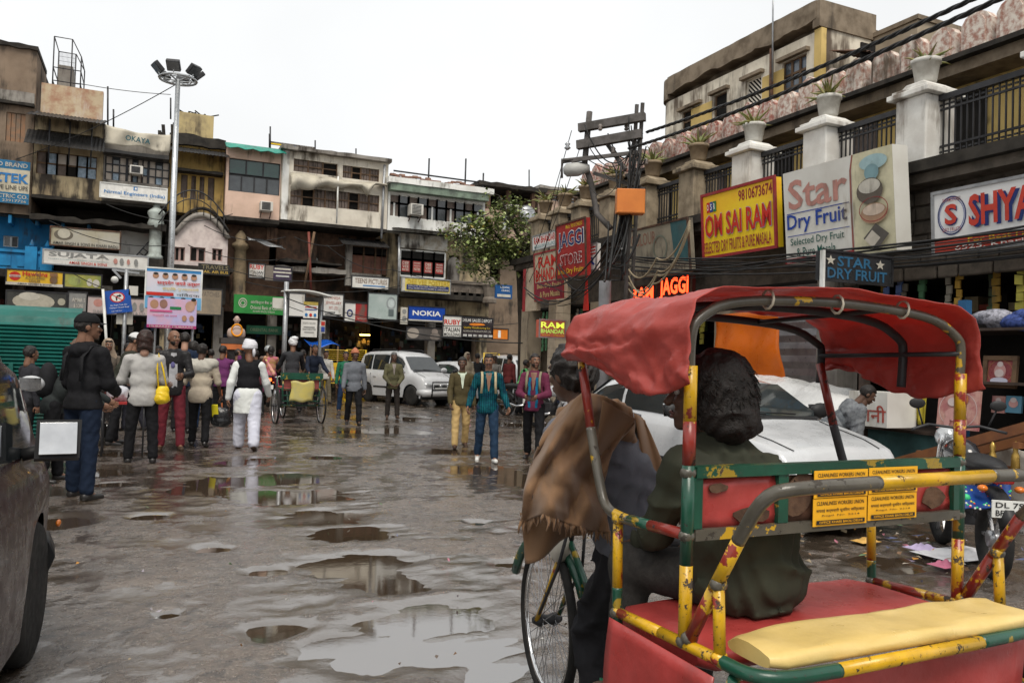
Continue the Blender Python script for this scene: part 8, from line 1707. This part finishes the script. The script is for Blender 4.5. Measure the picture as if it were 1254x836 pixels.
H = p['H']; mb = MB(); sv = p['sv']; sdf_mesh(mb, [('e', tuple(p['P']+sv*.215*H), (.108*H,.076*H,.112*H)), ('e', tuple(p['P']+sv*.1*H), (.104*H,.077*H,.11*H)), ('c', tuple(p['sh'][0]+V3(.035*H,0,.015*H)), tuple(p['sh'][1]+V3(-.035*H,0,.015*H)), .04*H, .04*H)], .014, .03, lambda P: (p['P'].z+.03*H)-P[...,2], .004); on_person(p, mb, 'waistcoat', fab((.012,.012,.014)))
p = person('man in purple shirt holding a phone to his ear, behind the crowd', (270,517), (270,424), 10, fab((.14,.035,.12), (.1,.025,.09)), blk, mSkin, arms=((5,12,20,0),(60,30,120,20)), headyaw=20, build=1.05, seed=7)
person('man in navy jacket half hidden behind the leather jacket man', (222,530), (221,408), 5, fab((.015,.025,.05)), blk2, mSkinL, seed=8)
p = person('dark haired person in lilac top with a purple backpack', (233,527), (237,420), 15, fab((.3,.22,.4)), jean, mSkin, hair='long', seed=9); backpack(p, fab((.16,.07,.3)))
person('man in black white striped shirt beyond the turbaned man', (288,512), (289,428), 20, fab((.1,.1,.11), (.5,.5,.5), scale=20), blk2, mSkin, seed=10)
p = person('man in brown striped woollen hat and dark jacket bending over by the teal hut', (62,590), (60,411), 95, fab((.03,.035,.035)), blk, mSkin, ((6,4,4),(-4,6,4)), ((30,8,30,0),(20,8,40,0)), 24, 20, -20, 'short', hat='beanie', hatm=fab((.17,.11,.08), (.08,.06,.05), scale=30), seed=11); backpack(p, fab((.018,.018,.02)))
person('person in dark jacket beside the teal hut at the left edge', (30,560), (38,425), 60, fab((.03,.03,.035)), blk, mSkin, seed=12)
person('person with tan scarf between the hut and the black capped man', (128,530), (131,416), 170, fab((.12,.1,.08)), blk2, mSkin, hat='hood', hatm=fab((.35,.27,.2)), seed=13)
person('man in white cap and dark olive jacket bending to the vendor board', (140,545), (148,405), 70, fab((.035,.037,.028)), blk, mSkin, ((6,8,4),(-6,6,4)), ((45,6,40,0),(40,6,45,0)), 24, 25, -15, 'short', hat='cap', hatm=fab((.62,.62,.62)), seed=14)
vt = on_ground(140, 556); vd = thing('vendor_table', 'small folding vendor table with red edge beside the woman in grey', 'table', (vt.x+.1, vt.y, 0))
MB().box(-.3,.3,-.22,.22,.72,.75).build('tabletop', flat((.35,.03,.03)), vd)
for x in (-.26,.26):
    for y in (-.18,.18): MB().tube([(x,y,0),(x,y,.72)], .014, 6).build('leg', mIron, vd)
mb = MB(); sdf_mesh(mb, [('e',(0,0,.86),(.16,.12,.12)),('e',(.1,.03,.8),(.1,.1,.07))], .018, .04, None, .012, 2); tag(mb.move((vt.x+.02, vt.y, .0)).build('plastic_bundle', pmat('clear_polythene', (.5,.5,.53), (.35,.35,.4), scale=9, rough=.25, bump=.4, bscale=25)), 'crumpled clear plastic bundle on the vendor table', 'bundle')
tag(MB().ball((vt.x+.24, vt.y-.05, .81), .06).build('yellow_ball', flat((.75,.5,.02))), 'small yellow ball on the vendor table', 'ball')
# ---- couple on the motorcycle, rickshaw riders
bk = BK.location
person('helmeted rider on the motorcycle', (323,497), None, -4, fab((.16,.12,.1)), blk, mSkin, ((62,85,12),(62,85,12)), ((45,12,20,-5),(45,12,20,-5)), 8, 0, 0, 'short', hat='helmet', hatm=pmat('grey_helmet', (.3,.32,.33), rough=.25, coat=.5, bump=0), H=1.66, seat=.9, loc=(bk.x, bk.y+.0, 0), seed=15)
p = person('woman in pink and yellow scarf riding pillion on the motorcycle', (327,497), None, -2, fab((.35,.22,.08), (.45,.1,.2), scale=6), fab((.3,.07,.16)), mSkin, ((55,80,16),(55,80,16)), ((30,12,40,0),(30,12,40,0)), 4, 8, 0, 'long', H=1.56, seat=.92, loc=(bk.x+.03, bk.y-.38, 0), seed=16)
H = p['H']; mb = MB(); sdf_mesh(mb, [('c', tuple(p['sh'][0]+V3(0,0,.03)), tuple(p['P']+V3(.08,-.12,.0)), .04, .05)], .014, .02, None, .008, 1.5); on_person(p, mb, 'scarf', fab((.6,.2,.28), (.62,.5,.2), scale=9))
Gl = G.location
person('rider of the green rickshaw in a white cloth cap and dark jumper', (352,505), None, -6, fab((.035,.036,.04)), blk2, mSkin, ((50,55,8),(20,45,8)), ((40,14,25,0),(40,14,25,0)), 10, 0, 0, None, hat='wrap', hatm=fab((.68,.69,.7)), H=1.72, seat=1.02, loc=(Gl.x, Gl.y+.95, 0), seed=17)
p = person('man in dark blue jacket leaning forward by the blue tarpaulin', (381,500), (381,422), 160, fab((.015,.02,.035)), blk, mSkin, lean=14, arms=((30,12,30,0),(30,12,30,0)), seed=18)
person('boy in white shirt and khaki trousers walking between the rickshaw and barricades', (397,494), (394,429), 165, fab((.55,.54,.5)), fab((.14,.12,.08)), mSkin, ((14,4,3),(-12,10,3)), seed=19)
person('person in green jacket behind the man in the orange woollen hat', (421,505), (426,431), 170, fab((.02,.13,.07)), jean, mSkin, seed=20)
p = person('man in grey jacket and orange woollen hat walking toward the camera', (432,520), (433,428), 176, fab((.14,.15,.17), (.11,.12,.135)), blk, mSkinD, ((12,4,3),(-12,12,3)), ((-12,8,14,0),(10,8,18,0)), 2, -12, 0, 'short', hat='beanie', hatm=fab((.42,.16,.09)), hem=.45, build=1.05, seed=21)
p = person('man in olive jacket with hands clasped in front of the silver hatchback', (480,512), (479,432), 172, fab((.1,.095,.05), (.07,.065,.04)), fab((.03,.025,.022)), mSkinD, ((6,3,3),(-4,4,3)), ((8,10,40,35),(8,10,40,35)), 3, -8, -6, 'short', mHairG, hem=.45, inner=fab((.25,.22,.2)), shoe=mShoeBr, seed=22)
# ---- three walkers in front
p = person('young man in olive jumper and tan trousers', (563,548), (559,437), 172, fab((.075,.06,.028), (.06,.048,.024)), fab((.46,.32,.14), (.38,.26,.11)), mSkinD, ((-8,14,3),(14,4,3)), ((-6,9,14,0),(8,9,22,5)), 1, 12, 0, 'short', hem=.475, inner=fab((.55,.62,.5)), collar=fab((.5,.58,.46)), shoe=mShoeBr, seed=23)
p = person('man in teal checked shirt and blue jeans with backpack straps', (595,565), (597,434), 176, fab((.01,.17,.2), (.005,.05,.1), kind='check'), fab((.02,.042,.08), (.012,.026,.05)), mSkin, ((12,4,3),(-10,14,3)), ((0,16,40,-4),(0,16,40,-4)), 1, 6, 0, 'short', moust=True, hem=.455, inner=mSkin, collar=fab((.01,.12,.15)), shoe=mShoeW, seed=24); strap(p, fab((.42,.35,.22)))
p = person('man in maroon shirt with blue panels looking aside, holding a phone', (652,563), (657,433), 190, fab((.13,.025,.055), (.1,.02,.045)), blk, mSkin, ((14,3,4),(-14,10,4)), ((12,12,70,38),(12,12,70,38)), 1, -28, 4, 'short', beard=True, hem=.47, inner=mSkin, shoe=mShoeB, seed=25); strap(p, fab((.22,.2,.13)))
H = p['H']; 
for sx in (-1, 1):
    mb = MB()
    for k in range(7): c_ = p['P']+p['sv']*(.0+.04*k)*H+V3(sx*(.033+.004*(k % 2))*H, .071*H-(.012*H if k > 5 else 0), 0); mb.obox(c_, (.012*H,0,0), (0,.004,0), (0,0,.021*H))
    on_person(p, mb, 'blue_panel', fab((.01,.14,.26)))
hm_ = p['root'].matrix_basis @ ((p['wr'][0]+p['wr'][1])/2+V3(0,.1,.01)); tag(MB().box(hm_.x-.035, hm_.x+.035, hm_.y-.06, hm_.y+.06, hm_.z, hm_.z+.012).build('mobile_phone', mBlackP), 'dark mobile phone in the hands of the man in maroon', 'phone')
person('person in bright green shirt among the parked motorcycles', (636,508), (640,440), 70, fab((.1,.34,.12)), blk, mSkinD, lean=18, seed=26)
person('man in pale shirt and dark trousers walking away behind the shawled puller', (689,520), (690,428), 5, fab((.52,.48,.5)), fab((.03,.04,.07)), mSkin, ((10,4,3),(-8,8,3)), arms=((-10,8,50,20),(-10,8,50,20)), headyaw=0, seed=27)
person('man in black leather jacket walking away behind the walkers', (583,498), (582,433), -10, fab((.02,.02,.022), rough=.4), blk, mSkin, seed=28)
person('woman covered in a beige shawl behind the olive jumper', (570,498), (570,432), 150, fab((.32,.27,.2)), fab((.2,.17,.13)), mSkin, hat='hood', hatm=fab((.34,.28,.21)), skirt=.35, skirtw=.1, seed=29)
person('man by the scooters in a dark red jacket under the tree', (622,500), (622,434), 40, fab((.14,.03,.03)), blk, mSkin, seed=30)
for k, (ft, hd, fc, c1, c2, lab) in enumerate((((255,506),(256,428),20,(.03,.03,.035),(.02,.02,.025),'person in dark clothes between the purple shirt and the beige shirt'), ((312,508),(313,429),-30,(.12,.03,.04),(.02,.02,.02),'person in maroon beside the motorcycle couple'), ((366,497),(366,428),30,(.1,.07,.05),(.03,.03,.035),'person in brown beyond the green rickshaw'), ((190,512),(191,424),160,(.05,.06,.07),(.02,.02,.02),'person in slate jacket behind the woman in grey'), ((84,560),(86,424),100,(.04,.042,.045),(.015,.015,.016),'person in dark grey stooping behind the black capped man'), ((162,528),(161,420),-60,(.02,.02,.025),(.03,.03,.04),'person in black behind the vendor table'), ((604,496),(605,436),175,(.3,.28,.25),(.02,.02,.025),'person in cream top behind the checked shirt'), ((716,512),(717,436),30,(.08,.09,.1),(.02,.02,.02),'person in grey by the tiled column'))):
    person(lab, ft, hd, fc, fab(c1), fab(c2), mSkinD, ((10,6,3),(-8,8,3)), lean=4+5*(k % 3), headyaw=-20+13*k, seed=40+k, vox=.017)
# ---- bent man at the stall
p = person('man in grey patterned shawl bending over beside the stall', (1018,568), None, 80, fab((.12,.13,.14), (.07,.08,.09), scale=25), blk, mSkinD, ((10,14,4),(-4,10,4)), ((-8,4,30,12),(-10,4,30,12)), 50, 0, -30, 'short', H=1.5, loc=(7.35, 7.0, 0), seed=31)
H = p['H']; mb = MB(); sv = p['sv']; sdf_mesh(mb, [('e', tuple(p['P']+sv*.2*H), (.118*H,.085*H,.13*H)), ('e', tuple(p['P']+sv*.05*H), (.112*H,.085*H,.11*H)), ('c', tuple(p['sh'][0]), tuple(p['el'][0]), .046*H, .05*H), ('c', tuple(p['sh'][1]), tuple(p['el'][1]), .046*H, .05*H), ('c', tuple(p['P']), tuple(p['P']-V3(0,.02,.2*H)), .09*H, .1*H)], .013, .05, None, .013, 1.8); on_person(p, mb, 'shawl', fab((.17,.18,.19), (.1,.105,.115), scale=25))
# ================================================================== THE PULLER AND HIS PASSENGER
def raw_person(label, base, group='people on the rickshaw'): return thing('person', label, 'person', base, 0, group)
# --- puller
PP = raw_person('rickshaw puller in grey jumper with a brown fringed shawl, back turned', (1.62, 2.45, 0))
greyS = pmat('grey_fleece', (.13,.135,.155), (.105,.11,.128), scale=9, rough=.9, bump=.3, bscale=120, spec=.1, bdist=.004); trB = pmat('black_denim', (.02,.02,.023), (.014,.014,.016), scale=9, rough=.85, bump=.3, bscale=150, bdist=.003)
pel = V3(1.65,2.44,.84); nk = V3(1.49,2.6,1.335); hcn = V3(1.455,2.63,1.455); shl, shr = V3(1.385,2.58,1.24), V3(1.69,2.58,1.245)
ell, wrl = V3(1.38,2.66,1.03), V3(1.455,2.74,.935); elr, wrr = V3(1.81,2.66,1.02), V3(1.93,2.75,.94)
knl, anl = V3(1.56,2.62,.5), V3(1.55,2.55,.1); knr, anr = V3(1.80,2.78,.66), V3(1.79,2.66,.28); hl, hr = V3(1.58,2.46,.8), V3(1.74,2.46,.8)
body = MB(); sdf_mesh(body, [('e', (1.57,2.52,1.1), (.13,.09,.2)), ('e', tuple(pel), (.13,.1,.1)), ('c', tuple(nk), tuple(hcn), .052, .05), ('c', tuple(shl), tuple(ell), .045,.035), ('c', tuple(ell), tuple(wrl), .035,.025), ('c', tuple(shr), tuple(elr), .045,.035), ('c', tuple(elr), tuple(wrr), .035,.025), ('c', tuple(hl), tuple(knl), .07,.05), ('c', tuple(knl), tuple(anl), .045,.032), ('c', tuple(hr), tuple(knr), .07,.05), ('c', tuple(knr), tuple(anr), .045,.032)], .018, .03)
hand(body, wrl, V3(-.15,.2,-.1), -1, 1.2, V3(0,0,-1)); hand(body, wrr, V3(.15,.1,-.1), 1, 1.2, V3(0,0,-1))
off = Matrix.Translation(Vector((-1.62,-2.45,0)))
make_head(body, PP, hcn, V3(-.25,.97,-.05), V3(-.08,0,1), .94, 0, None, vox=.008)
body.xf(off); 
for o_ in [x for x in col.objects if x.parent == PP]: o_.data.transform(off)
body.build('body', [mSkinD, mEye, mEyeW, mLip], PP)
h = MB(); sdf_mesh(h, [('e', (1.452,2.61,1.485), (.086,.1,.092)), ('e', (1.46,2.575,1.45), (.073,.07,.07))], .007, .02, lambda P: np.minimum(P[...,1]-2.66, 1.49-P[...,2]), .008, 4); h.build('hair', mHair, PP, world=True)
tp = MB(); sdf_mesh(tp, [('e', (1.535,2.55,1.2), (.17,.115,.13)), ('e', (1.59,2.5,1.05), (.16,.12,.17)), ('e', (1.64,2.46,.88), (.158,.125,.15)), ('c', tuple(shl), tuple(ell), .06,.05), ('c', tuple(ell), tuple(wrl), .05,.035), ('c', tuple(shr), tuple(elr), .062,.054), ('c', tuple(elr), tuple(wrr), .054,.036), ('c', tuple(shl+V3(.04,0,.03)), tuple(shr+V3(-.04,0,.03)), .05,.05)], .0095, .035, lambda P: .72+.0*P[...,0]-P[...,2], .012, 1.9, seed=4); tp.build('jumper', greyS, PP, world=True)
tr = MB(); sdf_mesh(tr, [('e', tuple(pel+V3(0,0,-.04)), (.15,.115,.12)), ('c', tuple(hl), tuple(knl), .085,.064), ('c', tuple(knl), tuple(anl), .062,.056), ('c', tuple(hr), tuple(knr), .085,.064), ('c', tuple(knr), tuple(anr), .062,.056)], .0095, .03, None, .013, 1.8, seed=6); tr.build('trousers', trB, PP, world=True)
for a in (anl, anr): s_ = MB(); sdf_mesh(s_, [('c', tuple(a+V3(0,-.03,-.05)), tuple(a+V3(0,.13,-.065)), .042,.035)], .012, .02); s_.build('shoe', mShoeBr, PP, world=True)
# --- his shawl: a draped sheet across the left back, a roll round the neck, fringe on the hem
SH = thing('shawl', 'brown woollen shawl with a fringed hem over the rickshaw puller', 'shawl', (1.45, 2.4, .9))
mSh = pmat('camel_wool', (.2,.118,.066), (.165,.095,.053), scale=5, rough=.95, bump=.3, bscale=160, spec=.1, sheen=.15, bdist=.003)
lx = lambda v: float(np.interp(v, [0,.2,.45,.7,1], [688,666,652,643,638])); rx_ = lambda v: float(np.interp(v, [0,.12,.3,.6,1], [772,778,752,738,746]))
ty0 = lambda u: float(np.interp(u, [0,.3,.6,1], [505,482,484,500])); ty1 = lambda u: float(np.interp(u, [0,.25,.5,.75,1], [640,630,640,648,652]))
def shawl(u, v):
    px = lx(v)+(rx_(v)-lx(v))*u; py = ty0(u)+(ty1(u)-ty0(u))*v
    Yd = 2.375-.05*math.sin(math.pi*min(1, u*1.05))-.035*v+.17*max(0, .22-u)*2.2+.05*max(0, .25-v)*2
    fold = .03*math.sin((u*2.6+v*1.5)*6.28+1.3*noise.noise((u*2, v*2, 0)))*min(1, v*2.2)+.02*math.sin((u*1.4-v*2.3)*6.28)*(1-v*.4)+.02*noise.noise((u*4, v*3, 7))+.009*noise.noise((u*11, v*9, 3))
    fold += .012*(1-abs(noise.noise((u*3.2+v*1.6, v*1.5-u*.8, 5))))**5*min(1, v*3)+.007*(1-abs(noise.noise((u*6-v*3, v*2.2+u, 9))))**5-.012
    p = on_y(px, py, Yd-fold); return tuple(p)
cloth_sheet(shawl, 60, 60).build('drape', mSh, SH, world=True, solid=.012)
mb = MB()
roll = [(-.115,.03,-.05),(-.09,-.06,-.015),(-.02,-.105,.0),(.06,-.1,-.01),(.12,-.06,-.045),(.135,.02,-.07),(.07,.1,-.1),(-.03,.12,-.1),(-.1,.09,-.08)]
prl = []
for k, (dr, rr_) in enumerate((((.01,0,.015), .032), ((.015,-.012,-.03), .04), ((.02,-.01,-.075), .038))):
    ps_ = [V3(1.5,2.575,1.33)+V3(*q)*(.85+.1*k)+V3(*dr)+V3(0,0,.01*math.sin(i*2.1+k)) for i, q in enumerate(roll)]
    prl += [('c', tuple(ps_[i]), tuple(ps_[(i+1) % len(ps_)]), rr_*(.85+.3*((i*7+k*3) % 5)/5), rr_*(.85+.3*(((i+1)*7+k*3) % 5)/5)) for i in range(len(ps_))]
sdf_mesh(mb, prl, .008, .012, None, .007, 2.4, seed=5); mb.build('neck_roll', mSh, SH, world=True)
def tail(u, v):
    px = 776+(14+26*v)*u+22*v; py = 505+120*v+10*u; return tuple(on_y(px, py, 2.47+.05*u-.012*math.sin(u*7+v*3)))
cloth_sheet(tail, 12, 20).build('tail', mSh, SH, world=True, solid=.01)
def front_fold(u, v):
    px = 738+(40-22*v)*u-10*v; py = 490+66*v+22*u*(1-v); return tuple(on_y(px, py, 2.325+.03*u-.02*math.sin(u*5+v*2)+.02*v))
cloth_sheet(front_fold, 16, 24).build('shoulder_fold', mSh, SH, world=True, solid=.016)
fr_ = MB()
for i in range(46):
    u = i/45; a = Vector(shawl(u, .985)); b = a+V3(rng.uniform(-.012,.012), rng.uniform(-.01,.01), -rng.uniform(.022,.05)); fr_.tube([a, a.lerp(b,.5)+V3(rng.uniform(-.006,.006),0,0), b], [.006,.005,.002], 5)
for i in range(8):
    u = i/7; a = Vector(tail(u, .98)); fr_.tube([a, a+V3(rng.uniform(-.01,.01),0,-rng.uniform(.02,.045))], [.006,.002], 5)
tag(fr_.build('fringe', mSh, SH, world=True), kind='stuff')
def cuff(u, v):     # lower corner of the shawl hanging over the left hand
    px = 638+85*u+6*v; py = 628+62*v*(1-.8*u)+5*math.sin(u*9); return tuple(on_y(px, py, 2.46+.03*math.sin(u*8+v*3)+.02*v))
cloth_sheet(cuff, 20, 12).build('lower_corner', mSh, SH, world=True, solid=.012)
# --- passenger
QQ = raw_person('rickshaw passenger in dark olive jacket with thick black hair, seen from behind', (1.6, 1.85, 0))
mOl = pmat('olive_jacket', (.05,.053,.036), (.036,.038,.027), scale=5, rough=.75, bump=.25, bscale=60, spec=.12, bdist=.004); mGryT = pmat('charcoal_tweed', (.05,.047,.043), (.035,.033,.031), scale=30, rough=.9, bump=.3, bscale=120)
qp = V3(1.64,1.84,.87); qn = V3(1.52,1.86,1.30); qh = V3(1.475,1.87,1.415); ql, qr = V3(1.40,1.87,1.205), V3(1.70,1.86,1.18)
qel, qwl = V3(1.41,2.0,1.0), V3(1.46,2.16,.93); qer, qwr = V3(1.77,1.97,.98), V3(1.72,2.15,.92)
qkl, qal = V3(1.43,2.16,.86), V3(1.42,2.18,.46); qkr, qar = V3(1.75,2.18,.86), V3(1.74,2.2,.46)
body = MB(); sdf_mesh(body, [('e', (1.58,1.85,1.08), (.14,.09,.2)), ('e', tuple(qp), (.14,.1,.1)), ('c', tuple(qn), tuple(qh), .052,.05), ('c', tuple(ql), tuple(qel), .045,.035), ('c', tuple(qel), tuple(qwl), .035,.025), ('c', tuple(qr), tuple(qer), .045,.035), ('c', tuple(qer), tuple(qwr), .035,.025), ('c', tuple(qp+V3(-.08,.02,0)), tuple(qkl), .07,.05), ('c', tuple(qkl), tuple(qal), .045,.032), ('c', tuple(qp+V3(.08,.02,0)), tuple(qkr), .07,.05), ('c', tuple(qkr), tuple(qar), .045,.032), ('c', tuple(qal), tuple(qal+V3(-.02,.12,-.04)), .03,.025)], .018, .03)
hand(body, qwl, V3(.2,.7,-.3), -1, .6, V3(0,0,-1)); hand(body, qwr, V3(-.2,.7,-.3), 1, .6, V3(0,0,-1))
make_head(body, QQ, qh, V3(-.8,.6,0), V3(-.05,0,1), .95, 0, None, vox=.008)
body.build('body', [mSkinD, mEye, mEyeW, mLip], QQ, world=True)
h = MB(); hp = [('e', (1.5,1.84,1.455), (.105,.1,.1)), ('e', (1.51,1.81,1.38), (.1,.075,.095)), ('e', (1.535,1.80,1.335), (.085,.055,.05))]
sdf_mesh(h, hp, .0075, .03, lambda P: np.minimum(.045-((P-np.array((1.5,1.84,1.45))) @ np.array((.8,-.6,0))), 0) *0+np.minimum(((P-np.array((1.475,1.87,1.415))) @ np.array((-.8,.6,0)))-.03, 1.475-P[...,2]), .006, 3.2, seed=9); h.build('hair', mHair, QQ, world=True)
cu = MB(); r3 = random.Random(12)
for k in range(1100):       # loose curls standing off the head
    th_, ph_ = r3.uniform(0, 6.28), r3.uniform(-.9, 1.4); n_ = V3(math.cos(th_)*math.cos(ph_), math.sin(th_)*math.cos(ph_), math.sin(ph_)); c_ = V3(1.505,1.835,1.43)+V3(n_.x*.1, n_.y*.09, n_.z*.11)
    if n_.x < -.35 and n_.y > 0 and n_.z < .5: continue
    r_ = r3.uniform(.012,.026); a = n_.orthogonal().normalized(); b = n_.cross(a); st_ = r3.uniform(0, 6.28)
    cu.tube([c_+(a*math.cos(st_+t*.8)+b*math.sin(st_+t*.8))*r_*.6+n_*(r_*.24*t-.004)-V3(0,0,.004*t) for t in range(5)], [.0024,.0024,.002,.0016,.0008], 4)
cu.build('curls', mHair, QQ, world=True)
tp = MB(); sdf_mesh(tp, [('e', (1.555,1.84,1.15), (.18,.11,.14)), ('e', (1.6,1.83,1.0), (.178,.12,.18)), ('e', (1.625,1.83,.88), (.185,.13,.12)), ('c', tuple(ql), tuple(qel), .064,.052), ('c', tuple(qel), tuple(qwl), .05,.038), ('c', tuple(qr), tuple(qer), .066,.055), ('c', tuple(qer), tuple(qwr), .054,.038), ('c', tuple(ql+V3(.03,0,.02)), tuple(qn-V3(0,0,.03)), .05,.06), ('c', tuple(qr+V3(-.03,0,.02)), tuple(qn-V3(0,0,.03)), .05,.06), ('c', tuple(qn-V3(0,0,.03)), tuple(qn+V3(0,0,.02)), .068,.06)], .0095, .03, lambda P: .803-P[...,2], .014, 1.7, seed=8); tp.build('jacket', mOl, QQ, world=True)
tr = MB(); sdf_mesh(tr, [('e', tuple(qp-V3(0,-.06,.0)), (.17,.12,.08)), ('c', tuple(qp+V3(-.09,.02,.0)), tuple(qkl), .085,.068), ('c', tuple(qkl), tuple(qal), .066,.05), ('c', tuple(qp+V3(.08,.02,0)), tuple(qkr), .085,.068), ('c', tuple(qkr), tuple(qar), .066,.05)], .012, .03, lambda P: np.where(P[...,1] < 2.02, .802-P[...,2], -1), .006, 1.1, seed=2); tr.build('trousers', mGryT, QQ, world=True)
for a in (qal, qar):
    s_ = MB(); s_.prism([(a.x+.045*math.cos(t)*(1 if math.sin(t) > 0 else .8), a.y+.05+.13*math.sin(t)) for t in [2*math.pi*i/20 for i in range(20)]], a.z-.085, a.z-.062, 'xy'); s_.tube([(a.x-.045,a.y+.07,a.z-.06),(a.x-.02,a.y+.08,a.z-.015),(a.x,a.y+.13,a.z-.02),(a.x+.02,a.y+.08,a.z-.015),(a.x+.045,a.y+.07,a.z-.06)], .009, 6); s_.build('slipper', pmat('green_rubber', (.02,.2,.1), rough=.5), QQ, world=True)
